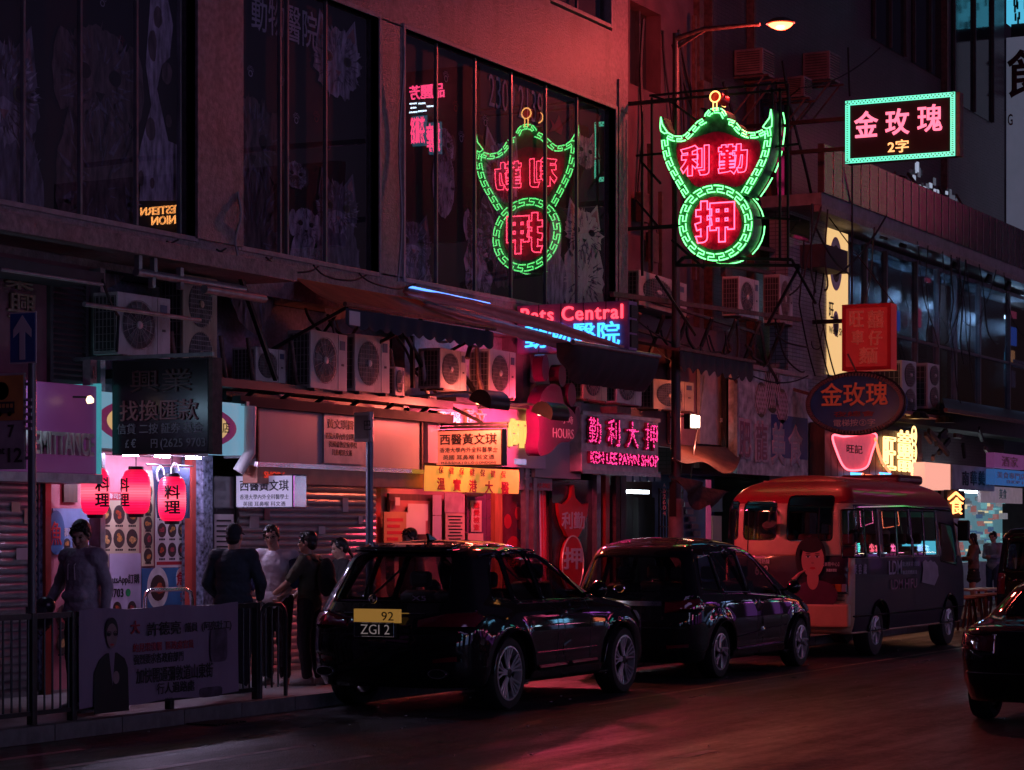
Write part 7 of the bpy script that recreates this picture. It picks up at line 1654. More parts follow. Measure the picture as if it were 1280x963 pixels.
# ------------------------------------------------------------------ people
def cap(mb, p, q, r1, r2=None, n=12):
    r2 = r1 if r2 is None else r2; p, q = Vector(p), Vector(q); d = q-p
    if d.length < 1e-5: d = Vector((0,0,1e-3)); q = p+d
    L = d.length; pr = []
    for i in range(5): a = pi/2*i/4; pr.append((max(1e-5, r1*sin(a)), -r1*cos(a)))
    for i in range(5): a = pi/2*i/4; pr.append((max(1e-5, r2*cos(a)), L+r2*sin(a)))
    mb.lathe(pr, p, d, n)
def ell(mb, c, rx, ry, rz, R=None, n=14):
    b = MB(); pr = [(max(1e-5, sin(pi*i/10)), -cos(pi*i/10)) for i in range(11)]; b.lathe(pr, (0,0,0), Zv, n); c = Vector(c)
    base = len(mb.v)
    for v in b.v:
        w = Vector((v.x*rx, v.y*ry, v.z*rz)); w = R @ w if R else w; mb.v.append(c+w)
    mb.f += [tuple(i+base for i in f) for f in b.f]
def fused(mb, name, m, parent, vox, smooth=3, folds=0, seed=0):
    me = mb.mesh(name, ORG.get(parent.name) if parent else None); o = bpy.data.objects.new(name, me); COL.objects.link(o)
    r = o.modifiers.new('r', 'REMESH'); r.mode = 'VOXEL'; r.voxel_size = vox; s = o.modifiers.new('s', 'SMOOTH'); s.iterations = smooth; s.factor = .6
    if folds:
        tx = bpy.data.textures.get('folds') or bpy.data.textures.new('folds', 'CLOUDS'); tx.noise_scale = .07; d = o.modifiers.new('d', 'DISPLACE'); d.texture = tx; d.strength = folds; d.mid_level = .5
    m2 = bpy.data.meshes.new_from_object(o.evaluated_get(bpy.context.evaluated_depsgraph_get())); bpy.data.objects.remove(o)
    m2.name = name; m2.materials.clear(); m2.polygons.foreach_set('use_smooth', [True]*len(m2.polygons))
    return link(name, m2, m, parent)
M_skin = mat('skin', (.52,.30,.22), .42, var=.22, scale=14, bump=.2, bscale=60); M_hair = mat('black_hair', (.012,.01,.01), .4, var=.4, scale=60, bump=.6, bscale=120, stretch=(1,1,.3)); M_eyeb = mat('dark_eye', (.015,.012,.012), .2); M_lip = mat('lips', (.42,.15,.13), .4)
def cloth(n, c): return mat('cloth_'+n, c, .85, var=.3, scale=7, bump=.8, bscale=22)
def person(label, loc, yaw, h=1.72, pose=None, top=('grey',(.25,.25,.27)), bottom=('dark',(.03,.03,.035)), sleeve='short', sleeve_m=None, hair='short', vox=.009, build=1.0, group=None, look=0, nod=0, tilt=0, skirt=False, cap_m=None, glasses=False, shoes=(.4,.4,.4), hood=False, seated=False, name='person'):
    t = root(name, label, 'person', loc, group); k = h/1.72; cy_, sy_ = cos(yaw), sin(yaw); L0 = Vector(loc)
    J = dict(pelvis=(0,0,.95), waist=(0,0,1.08), chest=(.0,0,1.30), neck=(.0,0,1.45), head=(.03,0,1.60),
             shL=(0,.185,1.40), elL=(-.02,.235,1.12), wrL=(.06,.24,.88), shR=(0,-.185,1.40), elR=(-.02,-.235,1.12), wrR=(.06,-.24,.88),
             hiL=(0,.09,.93), knL=(.03,.10,.50), anL=(-.02,.10,.09), hiR=(0,-.09,.93), knR=(.03,-.10,.50), anR=(-.02,-.10,.09))
    if pose: J.update(pose)
    def W(p): p = Vector(p)*k; return L0+Vector((p.x*cy_-p.y*sy_, p.x*sy_+p.y*cy_, p.z))
    j = {a: W(b) for a, b in J.items()}
    w = build*k
    hy = yaw+look; R = Euler((tilt, nod, hy), 'XYZ').to_matrix(); hd = j['head']
    def H(x, y, z): return hd+R @ (Vector((x, y, z))*k)
    b = MB(); Rm = R
    # head
    ell(b, H(-.012,0,.035), .095*k, .077*k, .092*k, Rm, 20); ell(b, H(.025,0,-.035), .068*k, .062*k, .08*k, Rm, 18); ell(b, H(.05,0,-.085), .035*k, .038*k, .025*k, Rm)
    cap(b, H(.083,0,.02), H(.103,0,-.022), .011*k, .015*k, 10); ell(b, H(.075,0,.035), .02*k, .05*k, .012*k, Rm); ell(b, H(.082,0,-.062), .014*k, .026*k, .012*k, Rm)
    for s in (-1, 1): ell(b, H(.068,s*.038,-.018), .025*k, .022*k, .022*k, Rm); ell(b, H(-.005,s*.078,-.005), .02*k, .01*k, .032*k, Rm)
    cap(b, j['neck']-Vector((0,0,.06*k)), H(-.01,0,-.06), .062*w, .056*w)
    Ryaw = Matrix.Rotation(yaw, 3, 'Z')
    # torso
    tor = MB()
    def torso(m, g=0):
        lat = Ryaw @ Vector((0,1,0))
        ell(m, j['chest'], (.115+g)*w, (.165+g)*w, .17*k+g, Ryaw, 20); ell(m, (j['waist']+j['chest'])/2, (.108+g)*w, (.150+g)*w, .18*k+g, Ryaw, 20); ell(m, j['waist'], (.112+g)*w, (.150+g)*w, .14*k+g, Ryaw, 20); ell(m, j['pelvis'], (.118+g)*w, (.165+g)*w, .12*k+g, Ryaw, 20)
        for a in ('shL','shR'): cap(m, j[a], j['neck']-Vector((0,0,.06*k)), (.062+g)*w, (.06+g)*w)
    torso(b)
    for s in 'LR':
        cap(b, j['sh'+s], j['el'+s], .050*w, .040*w); cap(b, j['el'+s], j['wr'+s], .041*w, .027*w)
        cap(b, j['hi'+s], j['kn'+s], .085*w, .056*w); cap(b, j['kn'+s], j['an'+s], .054*w, .036*w)
        # hand: palm, four unequal curled fingers, thumb at the side
        wr = j['wr'+s]; d = (wr-j['el'+s]).normalized(); side = 1 if s == 'L' else -1
        inw = (Ryaw @ Vector((.3,-side,0))); inw = (inw-d*inw.dot(d)).normalized(); fw = d.cross(inw).normalized()
        if fw.dot(Ryaw @ Vector((1,0,0))) < 0: fw = -fw
        pc = wr+d*.045*k; cap(b, wr+d*.01*k+fw*.012*k, wr+d*.075*k+fw*.016*k, .022*k, .019*k); cap(b, wr+d*.01*k-fw*.012*k, wr+d*.07*k-fw*.018*k, .022*k, .018*k)
        for i, (o, l) in enumerate(((.030,.036),(.010,.042),(-.010,.038),(-.028,.029))):
            p = wr+d*.078*k+fw*o*k; q = p+(d*.9+inw*.45)*l*k; r = q+(d*.5+inw*.85)*l*.8*k; cap(b, p, q, .0105*k, .0095*k, 8); cap(b, q, r, .0095*k, .008*k, 8)
        p = wr+d*.03*k+fw*.026*k; q = p+(fw*.7+d*.7+inw*.2).normalized()*.036*k; cap(b, p, q, .0135*k, .011*k, 8); cap(b, q, q+(d*.9+inw*.4).normalized()*.028*k, .011*k, .009*k, 8)
        fo = Ryaw @ Vector((1, side*.15, 0)); an = j['an'+s]; cap(b, an-Vector((0,0,.02*k)), an+fo*.14*k-Vector((0,0,.05*k)), .036*k, .03*k)
    fused(b, 'body', M_skin, t, vox, 2)
    # eyes, brows, mouth
    for s in (-1, 1):
        e = MB(); ell(e, H(.079,s*.032,.012), .012*k, .015*k, .009*k, Rm, 10); e.build('eye', M_eyeb, t, smooth=60)
        e = MB(); cap(e, H(.085,s*.015,.035), H(.078,s*.05,.038), .005*k, .004*k, 6); e.build('eyebrow', M_hair, t)
    e = MB(); ell(e, H(.091,0,-.058), .008*k, .024*k, .007*k, Rm, 10); e.build('mouth', M_lip, t, smooth=60)
    # hair or cap
    b = MB()
    if cap_m:
        ell(b, H(-.015,0,.06), .103*k, .086*k, .085*k, Rm, 20); ell(b, H(-.05,0,-.005), .062*k, .08*k, .055*k, Rm, 16); bs_ = cap_m
        c2 = MB(); c2.sheet(lambda u, v: H(.06+.085*u*(1-.5*(2*v-1)**2), (2*v-1)*.072, .055-.02*u-.012*(2*v-1)**2), 5, 8); o = c2.build('cap_peak', bs_, t, smooth=60); so = o.modifiers.new('th','SOLIDIFY'); so.thickness = .006
        fused(b, 'cap', bs_, t, .009, 2)
        b = MB(); ell(b, H(-.055,0,-.03), .052*k, .074*k, .055*k, Rm, 16); fused(b, 'hair', M_hair, t, .009, 1)
    else:
        rr = random.Random(int(loc[0]*10))
        ell(b, H(-.03,0,.055), .098*k, .087*k, .09*k, Rm, 20); ell(b, H(-.058,0,-.005), .060*k, .080*k, .075*k, Rm, 16)
        for s in (-1,1): cap(b, H(.045,s*.072,.045), H(.01,s*.082,.0), .016*k, .012*k, 8)
        for i in range(46):
            a = rr.uniform(-1.5,1.5); u = rr.uniform(.2,1); p = H(.07*cos(a)*u+.0, .075*sin(a)*u, .115-.05*u*u); cap(b, p, p+R @ Vector((.045*cos(a)*rr.uniform(.3,1), .03*sin(a), rr.uniform(-.02,.03)))*k, .013*k, .004*k, 6)
        if hair == 'long':
            for i in range(-3,4): cap(b, H(-.05,i*.024,.03), H(-.075-.01*abs(i),i*.026,-.36), .035*k, .018*k, 8)
            for s in (-1,1): cap(b, H(.02,s*.075,.05), H(-.0,s*.09,-.22), .022*k, .014*k, 8)
        if hair == 'tail': cap(b, H(-.10,0,.02), H(-.15,0,-.16), .03*k, .014*k)
        fused(b, 'hair', M_hair, t, .007, 0)
    if glasses:
        g = MB()
        for s in (-1,1):
            g.tube([H(.103,s*.034+.024*cos(a*pi/7),.010+.017*sin(a*pi/7)) for a in range(14)], .0028*k, 5, closed=True); g.tube([H(.10,s*.058,.016), H(.0,s*.085,.014)], .0028*k, 5)
        g.tube([H(.106,-.011,.014), H(.106,.011,.014)], .0028*k, 5); g.build('spectacles', M_ink, t)
    # top
    m_top = cloth(*top); b = MB(); torso(b, .034 if hood else .018)
    m_sl = cloth(*sleeve_m) if sleeve_m else m_top; sb = MB()
    for s in 'LR':
        S, E, Wr = j['sh'+s], j['el'+s], j['wr'+s]
        tgt = sb if sleeve_m else b
        if sleeve == 'short': cap(tgt, S, S.lerp(E,.8), .068*w, .062*w)
        elif sleeve == 'long': cap(tgt, S, E, .068*w, .058*w); cap(tgt, E, E.lerp(Wr,.96), .058*w, .042*w)
        elif sleeve == 'three': cap(tgt, S, E, .068*w, .054*w); cap(tgt, E, E.lerp(Wr,.35), .052*w, .048*w)
    if hood:
        for sd in (-1,1): MB().tube([j['neck']+(Ryaw @ Vector((.07,sd*.04,-.04)))*k, j['chest']+(Ryaw @ Vector((.155,sd*.04,.03)))*k, j['chest']+(Ryaw @ Vector((.15,sd*.045,-.10)))*k], .005, 5).build('drawstring', P_sheet, t)
        cap(b, j['waist']+(Ryaw @ Vector((.11,-.09,-.03)))*k, j['waist']+(Ryaw @ Vector((.11,.09,-.03)))*k, .055*w)
        ell(b, j['neck']+(Ryaw @ Vector((-.07,0,.0)))*k, .09*k, .11*k, .06*k, Ryaw); cap(b, j['pelvis']+(Ryaw @ Vector((0,-.1,-.06)))*k, j['pelvis']+(Ryaw @ Vector((0,.1,-.06)))*k, .125*w)
    fused(b, 'jacket' if hood else 'shirt', m_top, t, vox+.002, 2, .018)
    if sleeve_m: fused(sb, 'sleeves', m_sl, t, vox, 2, .012)
    # trousers or skirt
    m_bot = cloth(*bottom); b = MB(); g = .02
    ell(b, j['pelvis'], (.128)*w, (.178)*w, .12*k, Ryaw, 20)
    if skirt:
        for i in range(4): ell(b, j['pelvis']-Vector((0,0,(.06+.08*i)*k)), (.13+.012*i)*w, (.18+.012*i)*w, .09*k, Ryaw, 20)
    else:
        for s in 'LR': cap(b, j['hi'+s], j['kn'+s], .105*w, .078*w); cap(b, j['kn'+s], j['kn'+s].lerp(j['an'+s], .93), .078*w, .062*w)
    fused(b, 'skirt' if skirt else 'trousers', m_bot, t, vox+.002, 2, .018)
    for s in 'LR':
        fo = Ryaw @ Vector((1, (1 if s == 'L' else -1)*.15, 0)); an = j['an'+s]; b = MB(); z0 = an.z-.09*k
        cap(b, an+Vector((0,0,-.02*k))-fo*.03*k, an+fo*.10*k+Vector((0,0,-.045*k)), .048*k, .04*k); cap(b, an-fo*.05*k-Vector((0,0,.062*k)), an+fo*.17*k-Vector((0,0,.064*k)), .034*k, .034*k); cap(b, an+fo*.1*k-Vector((0,0,.05*k)), an+fo*.17*k-Vector((0,0,.06*k)), .042*k, .034*k)
        o = fused(b, 'shoe', cloth('shoe_%d' % int(shoes[0]*100), shoes), t, .01, 2)
        b = MB(); b.prism([an+fo*x*k+(Ryaw @ Vector((0,y,0)))*k+Vector((0,0,z0-an.z+.001)) for x, y in ((-.085,-.03),(.06,-.045),(.17,-.04),(.215,-.012),(.21,.03),(.15,.05),(.05,.042),(-.085,.032))], (0,0,.022*k)); b.build('sole', mat('rubber_sole',(.3,.3,.3),.7), t)
    return t, j
def place(px, T, z=PAV): return (sT(px, T), T, z)
G1_ = 'people gathered on the pavement beside the parked car'
A_ = .14
# hooded man by the sushi shop
t, j = person('person in a pale grey hooded top looking down, holding a dark helmet', place(104, 13.85), radians(172), 1.80, dict(elR=(.02,-.29,1.14), wrR=(.13,-.33,.96), elL=(-.05,.26,1.13), wrL=(.0,.27,.88)), ('hoodie',(.40,.36,.42)), ('dark',(.02,.02,.03)), 'long', hood=True, nod=.38, look=.35)
hm = root('helmet', 'dark open helmet held at the hip of the hooded person', 'helmet', j['wrR']); c = j['wrR']+Vector((-.03,.05,-.10))
b = MB(); ell(b, c, .13, .12, .14, None, 24); ell(b, c+Vector((.02,-.04,.1)), .1, .1, .09); fused(b, 'shell', mat('helmet_black',(.02,.018,.03),.3,coat=.4), hm, .012, 2)
b = MB(); b.sheet(lambda u, v: c+Vector((-.14*cos((u-.5)*2)*1.0, .13*sin((u-.5)*2.4), -.02+.11*v)), 10, 4); b.build('visor', mat('visor_smoke',(.05,.05,.07),.08), hm, smooth=60)
MB().tube([c+Vector((.0,-.1,-.1)), c+Vector((0,0,-.19)), c+Vector((0,.1,-.1))], .008, 5).build('strap', M_ink, hm)
# man with cap, seen from behind
person('person seen from behind in a dark checked shirt and black cap', place(292, 14.0), radians(12), 1.78, dict(elL=(.0,.29,1.13), wrL=(.16,.23,.98), elR=(.02,-.29,1.13), wrR=(.18,-.22,.98)), ('navy_check',(.035,.05,.07)), ('dark',(.02,.02,.03)), 'long', cap_m=mat('cap_cloth',(.02,.025,.035),.8), build=1.12, group=G1_)
# man with glasses and raglan tee
person('person with glasses in a pale tee with navy sleeves, facing the street', place(345, 14.3), radians(192), 1.77, dict(head=(.05,-.03,1.60), elR=(.02,-.25,1.13), wrR=(.10,-.30,.92), elL=(.02,.26,1.14), wrL=(.14,.14,.98)), ('pale_tee',(.62,.62,.68)), ('dark',(.02,.02,.03)), 'three', ('navy',(.03,.045,.12)), glasses=True, look=.15, nod=.12, tilt=.12, build=1.05, group=G1_)
# olive tee, reaching
t4, j4 = person('person in an olive tee turned away, reaching a bare arm out', place(387, 13.95), radians(98), 1.70, dict(elL=(.16,.24,1.16), wrL=(.38,.20,1.0), elR=(.1,-.25,1.14), wrR=(.25,-.15,1.0), anR=(-.08,-.12,.09)), ('olive',(.10,.105,.07)), ('dark',(.02,.02,.03)), 'short', look=.1, group=G1_, shoes=(.5,.5,.5))
bp = root('backpack', 'black backpack on the back of the person in the olive tee', 'bag', j4['chest']); c = j4['chest']+Vector((.03,-.2,-.08)); b = MB(); ell(b, c, .14, .09, .22, None, 20); ell(b, c-Vector((0,.05,.08)), .1, .07, .1); fused(b, 'bag_body', cloth('black_nylon',(.02,.02,.022)), bp, .012, 2)
for s in (-1,1): MB().tube([c+Vector((s*.08,.05,.18)), j4['neck']+Vector((s*.11,.02,-.01)), j4['chest']+Vector((s*.12,.13,.0)), c+Vector((s*.11,.07,-.15))], .014, 6).build('shoulder_strap', M_ink, bp, smooth=60)
person('person with tied back hair in dark clothes, glancing down by the shutter', place(427, 14.6), radians(138), 1.62, dict(elL=(.08,.2,1.13), wrL=(.22,.05,1.1), elR=(.06,-.2,1.13), wrR=(.22,-.05,1.08)), ('black',(.025,.022,.025)), ('dark',(.02,.02,.03)), 'long', hair='tail', nod=.25, group=G1_)
person('person inside the clinic doorway, only the head above the car roof', place(514, 15.3), radians(150), 1.74, None, ('rose',(.3,.12,.12)), ('dark',(.02,.02,.03)), 'short', hair='tail', nod=.2, vox=.013)
# far people
GF = 'people standing by the far lit shop'
person('person with long hair in a brown top and short dark skirt', place(1217, 15.0), radians(120), 1.66, dict(elL=(.1,.2,1.15), wrL=(.28,.08,1.15), elR=(.08,-.2,1.14), wrR=(.26,-.05,1.12)), ('brown',(.2,.12,.1)), ('black_skirt',(.02,.02,.022)), 'long', hair='long', skirt=True, vox=.013, group=GF, nod=.2, shoes=(.03,.03,.03))
person('person in a pale denim shirt and jeans looking at a phone', place(1242, 15.0), radians(170), 1.70, dict(elL=(.1,.2,1.15), wrL=(.26,.06,1.15), elR=(.08,-.2,1.14), wrR=(.26,-.05,1.12)), ('denim',(.25,.32,.42)), ('jeans',(.04,.07,.15)), 'long', vox=.013, group=GF, nod=.3)
person('person in dark clothes bending beside the denim shirt', place(1257, 15.3), radians(200), 1.66, None, ('slate',(.08,.12,.16)), ('jeans',(.04,.07,.15)), 'short', vox=.013, group=GF, nod=.3)
# bus passengers
def sit(label, s, t, **k):
    P = dict(pelvis=(0,0,.5), waist=(-.02,0,.63), chest=(-.02,0,.86), neck=(0,0,1.01), head=(.03,0,1.16), shL=(-.02,.18,.96), shR=(-.02,-.18,.96), elL=(.0,.22,.7), elR=(.0,-.22,.7), wrL=(.22,.12,.62), wrR=(.22,-.12,.62), hiL=(.02,.09,.5), hiR=(.02,-.09,.5), knL=(.42,.1,.52), knR=(.42,-.1,.52), anL=(.40,.1,.1), anR=(.40,-.1,.1))
    person(label, (s, t, .62), 0, 1.68, P, vox=.014, sleeve='long', group='passengers in the minibus', **k)
GB = 'passengers'
sit('passenger in a tan cap behind the middle minibus windows', 36.15, 11.65, top=('plum',(.15,.08,.12)), cap_m=mat('tan_cap',(.7,.45,.28),.8))
sit('passenger at the rearmost side window of the minibus', 34.35, 11.55, top=('grey',(.2,.2,.22)))
sit('passenger in the middle of the minibus with dark hair', 35.2, 11.75, top=('wine',(.2,.05,.07)))
# ------------------------------------------------------------------ wires, pipes, boxes and stains fixed to the fronts
rc = random.Random(77)
M_wire = mat('old_cable', (.02,.018,.02), .6); M_wirep = mat('pale_cable', (.3,.27,.27), .5, var=.3)
def wire(parent, a, b, sag, r=.011, m=None, name='hanging_wire'):
    a, b = Vector(a), Vector(b); pts = []
    for i in range(13):
        t = i/12; p = a.lerp(b, t); p.z -= sag*4*t*(1-t); p.y += .03*sin(t*9+a.x); pts.append(p)
    MB().tube(pts, r, 5).build(name, m or M_wire, parent, smooth=60)
def box_at(parent, px, py, T, w, h, m, name='junction_box'): c = onT(px, py, T); box(c.x-w/2, c.x+w/2, T-.1, T, c.z-h/2, c.z+h/2).build(name, m, parent, bevel=.006)
# recess above the small shops
for i in range(16):
    px = rc.uniform(130, 640); py = 365+(px-130)*.10+rc.uniform(-10, 30); px2 = px+rc.uniform(15, 75)
    wire(b1, onT(px,py,15.62+rc.uniform(-.25,.5)), onT(px2, py+rc.uniform(0,85), 15.5), rc.uniform(.02,.3), rc.choice([.009,.014,.02]), M_wirep if i % 4 == 0 else M_wire)
for px in (214, 276, 310, 364, 437, 488, 527):
    a = onT(px, 470+(px-200)*.05, 15.35); MB().tube([a+Vector((0,0,.5)), a+Vector((.03,-.02,.2)), a+Vector((.1,0,.02)), a+Vector((.3,.05,-.08)), a+Vector((.55,.2,-.05))], .028, 6).build('drain_hose', M_wirep if px % 2 else M_rust, b1, smooth=60)
for px, py in ((222,505),(345,500),(500,505),(538,470),(665,470)): box_at(b1, px, py, 15.6, .16, .22, M_steel)
# pillars and band of the corner building: pipe, boxes and hanging ties
for a, b in (((296,330),(300,240)),((499,352),(503,60))): wire(b1, onT(a[0],a[1],15.62), onT(b[0],b[1],15.62), 0, .016, M_wirep, 'wall_conduit')
for i in range(6): px = 150+i*60; wire(b1, onT(px, 292+i*10, 14.95), onT(px+70, 300+i*11, 14.95), .12, .012)
# tower behind the lamp and neon sign
for i in range(14):
    px = rc.uniform(790, 985); wire(b3t if px > 880 else b2, onT(px, rc.uniform(20,240), 16.35), onT(px+rc.uniform(-14,60), rc.uniform(240,350), 16.3), rc.uniform(0,.3), rc.choice([.012,.02,.03]))
for px, py in ((800,260),(812,310),(868,200),(905,330),(962,250),(878,120)): box_at(b2, px, py, 16.3, .35, .5, M_rust)
for a, b in (((812,180),(814,345)),((826,240),(826,345)),((868,20),(868,350)),((900,330),(985,346)),((905,300),(985,318))): MB().bar(onT(a[0],a[1],16.2), onT(b[0],b[1],16.2), .07).build('wall_pipe', M_rust, b2)
# red bay and tiled wall
for i in range(16):
    px = rc.uniform(790, 1015); wire(b4 if px < 917 else b5, onT(px, rc.uniform(392,440), 15.7), onT(px+rc.uniform(-30,60), rc.uniform(400,480), 15.6), rc.uniform(.02,.4), rc.choice([.012,.018,.03]))
for i in range(7): a = onT(800+i*30, 392+i*2, 15.6); MB().bar(a, a+Vector((.5,.6,-.9)), .05).build('shelf_bracket', M_rust, b4)
# arcade front
for i in range(16):
    px = rc.uniform(1000, 1270); py = 250+(px-1000)*.36; wire(b5, onT(px,py,15.0), onT(px+rc.uniform(-40,40), py+rc.uniform(60,200), 15.2), rc.uniform(.1,.6), rc.choice([.012,.018]))
for i in range(34):
    px = rc.uniform(1066, 1270); py = rc.uniform(320, 455)+(px-1066)*.1; T = T3+rc.uniform(.5,1.9); w = rc.uniform(4,16); h = rc.uniform(5,26)
    m = rc.choice([mat('room_teal',(.05,.25,.3),.5,emit=(.03,.35,.5),es=.4), mat('room_dark',(.03,.03,.04),.6), mat('room_rose',(.3,.05,.1),.5,emit=(1,.1,.2),es=.25), mat('room_grey',(.3,.3,.33),.5), mat('room_blue',(.04,.08,.25),.5,emit=(.05,.15,.7),es=.35), mat('room_amber',(.4,.2,.1),.5,emit=(1,.35,.12),es=.35)])
    pan('room_fitting', m, b5, px, px+w, py, py+h, T, .05)
for i in range(9): px = 1068+i*23; box(sT(px,T3+1), sT(px+5,T3+1), T3+.9, T3+1.0, 7.55, 7.62).build('ceiling_lamp', glow('room_tube',(.7,.88,1),7), b5)
# stickers and papers on the shutters
for par, lst in ((bpy.data.objects['closed_shopfront'], ((312,660,.2,.14),(330,650,.12,.16),(398,668,.16,.1),(428,640,.14,.18),(448,655,.1,.1))), (bpy.data.objects['money_exchange_shopfront'], ((14,640,.14,.1),(30,655,.12,.16),(20,700,.2,.12),(36,720,.1,.14)))):
    for px, py, w, h in lst:
        c = onT(px, py, T1-.05); box(c.x, c.x+w, T1-.056, T1-.052, c.z, c.z+h).build('sticker', rc.choice([P_sheet, P_cream, mat('faded_sticker',(.3,.12,.12),.5)]), par)
# small litter and grates at the kerb
lt = root('drain_grate', 'iron drain grate in the gutter by the railing', 'drain', (19.2, 12.85, 0)); 
for i in range(9): box(18.95+i*.06, 18.98+i*.06, 12.7, 13.05, .004, .018).build('bar', mat('cast_iron'), lt)
rd = random.Random(5); b = MB()
for i in range(120):
    x, y = rd.uniform(17,40), rd.uniform(5,13); s = rd.uniform(.008,.022); b.box(x, x+s*1.5, y, y+s, .001, .004+s*.3)
b.build('road_grit', mat('pale_grit',(.5,.45,.45),.4), kind='stuff')
# ------------------------------------------------------------------ railing, banner, signs on posts
TFc = 13.3
fr = root('pavement_railing', 'black steel railing along the kerb beside the hooded person', 'railing', (17, TFc, PAV))
M_rail = mat('railing_paint', (.03,.03,.035), .35, .4, var=.3, dirt=.3)
xe = sT(322, TFc); xl = 12.5; zb_, zt_ = PAV+.1, PAV+.96
MB().bar((xl,TFc,zt_),(xe,TFc,zt_),.05).build('top_rail', M_rail, fr); MB().bar((xl,TFc,zb_),(xe,TFc,zb_),.04).build('bottom_rail', M_rail, fr)
bm1 = MB().cyl((0,0,zb_-PAV),(0,0,zt_-PAV),.011,6).mesh('baluster'); bm1.materials.append(M_rail)
n = int((xe-xl)/.115)
for i in range(1, n): link('baluster', bm1, None, fr, loc=Vector((xl+i*.115-17, 0, 0)))
for px in (40, 90, 212, 320, -60): box(sT(px,TFc)-.035, sT(px,TFc)+.035, TFc-.035, TFc+.035, 0.02, zt_+.03).build('post', M_rail, fr, bevel=.008)
MB().tube([(xe+.05,TFc,PAV),(xe+.05,TFc,zt_-.12),(xe+.1,TFc,zt_-.03),(xe+.2,TFc,zt_),(xe+.42,TFc,zt_),(xe+.5,TFc,zt_-.05),(xe+.54,TFc,zt_-.14),(xe+.54,TFc,PAV)], .024, 8).build('end_hoop', M_rail, fr, smooth=60)
for i in range(3): MB().cyl((xe+.15+.12*i,TFc,PAV+.1),(xe+.15+.12*i,TFc,zt_-.01),.011,6).build('baluster', M_rail, fr)
bn = root('campaign_banner', 'cloth street banner with a portrait and black Chinese lines tied to the railing', 'banner', (19, TFc-.05, .2))
x0, x1 = sT(98,TFc-.05), sT(297,TFc-.05); z0, z1 = .235, 1.135; TB = TFc-.06
M_ban = mat('lilac_banner_cloth', (.26,.19,.28), .7, var=.15, scale=1.5, dirt=.2)
b = MB(); b.sheet(lambda u, v: (x0+(x1-x0)*u, TB+.008*sin(u*31+v*3)-.01*v*(1-v), z0+(z1-z0)*v+.012*sin(u*14)), 60, 10); o = b.build('cloth', M_ban, bn, smooth=60)
MI = mat('banner_black', (.02,.018,.02), .7); MRd = mat('banner_red', (.35,.03,.05), .7)
def bt(st, px0, px1, py0, py1, m=MI, wgt=.02): textT(st, m, bn, px0, px1, py0, py1, TB-.018, depth=.003, weight=wgt)
bt('許德亮', 184, 226, 777, 794); bt('議員', 231, 247, 778, 790); bt('(阿亮社工)', 252, 289, 776, 789, wgt=.02)
bt('約見環境署  區政處官員', 166, 242, 802, 813, MRd); bt('強烈要求各政府部門', 167, 229, 816, 829); bt('加快開通彌敦道山東街', 170, 266, 832, 851); bt('行人過路處', 196, 243, 852, 866); bt('地址', 206, 216, 872, 878)
for (dx, m) in ((163,MRd),): bt('大', 163, 175, 776, 793, m, .06)
def blob(px, py, rx, rz, m, d, n=28, sq=1): c = onT(px,py,TB); MB().prism([(c.x+rx*math.copysign(abs(cos(i*2*pi/n))**sq, cos(i*2*pi/n)), TB-.016-d, c.z+rz*math.copysign(abs(sin(i*2*pi/n))**sq, sin(i*2*pi/n))) for i in range(n)], (0,.001,0)).build('portrait', m, bn)
MPs = mat('portrait_skin', (.26,.16,.17), .6); P_suit = mat('portrait_suit', (.012,.01,.014), .6)
c = onT(138,850,TB); MB().prism([(c.x+x, TB-.017, c.z+z) for x, z in ((-.27,-.3),(.27,-.3),(.25,.10),(.2,.19),(.08,.25),(-.08,.25),(-.2,.19),(-.27,.08))], (0,.001,0)).build('portrait', P_suit, bn)
MB().prism([(c.x+x, TB-.0185, c.z+z) for x, z in ((-.045,.25),(.045,.25),(.01,-.05))], (0,.001,0)).build('portrait', M_ban, bn)
blob(138, 789, .098, .125, P_suit, .0005); blob(138, 795, .082, .115, MPs, .002)
for s in (-1,1): blob(138+s*4.3, 793, .026, .016, P_suit, .004); 
MB().tube([(c.x-.05+.03*cos(a*pi/6), TB-.022, onT(138,792,TB).z+.022*sin(a*pi/6)) for a in range(12)], .003, 4, closed=True).build('portrait_glasses', P_suit, bn); MB().tube([(c.x+.05+.03*cos(a*pi/6), TB-.022, onT(138,792,TB).z+.022*sin(a*pi/6)) for a in range(12)], .003, 4, closed=True).build('portrait_glasses', P_suit, bn)
blob(138,806,.03,.010,P_redp,.004); blob(143,847,.05,.06,MPs,.004)
for px, py, rx, rz in ((272,806,.15,.17),(262,865,.2,.05)): blob(px, py, rx, rz, mat('banner_photo',(.1,.07,.11),.7,var=.6,scale=9), .0005, sq=.4)
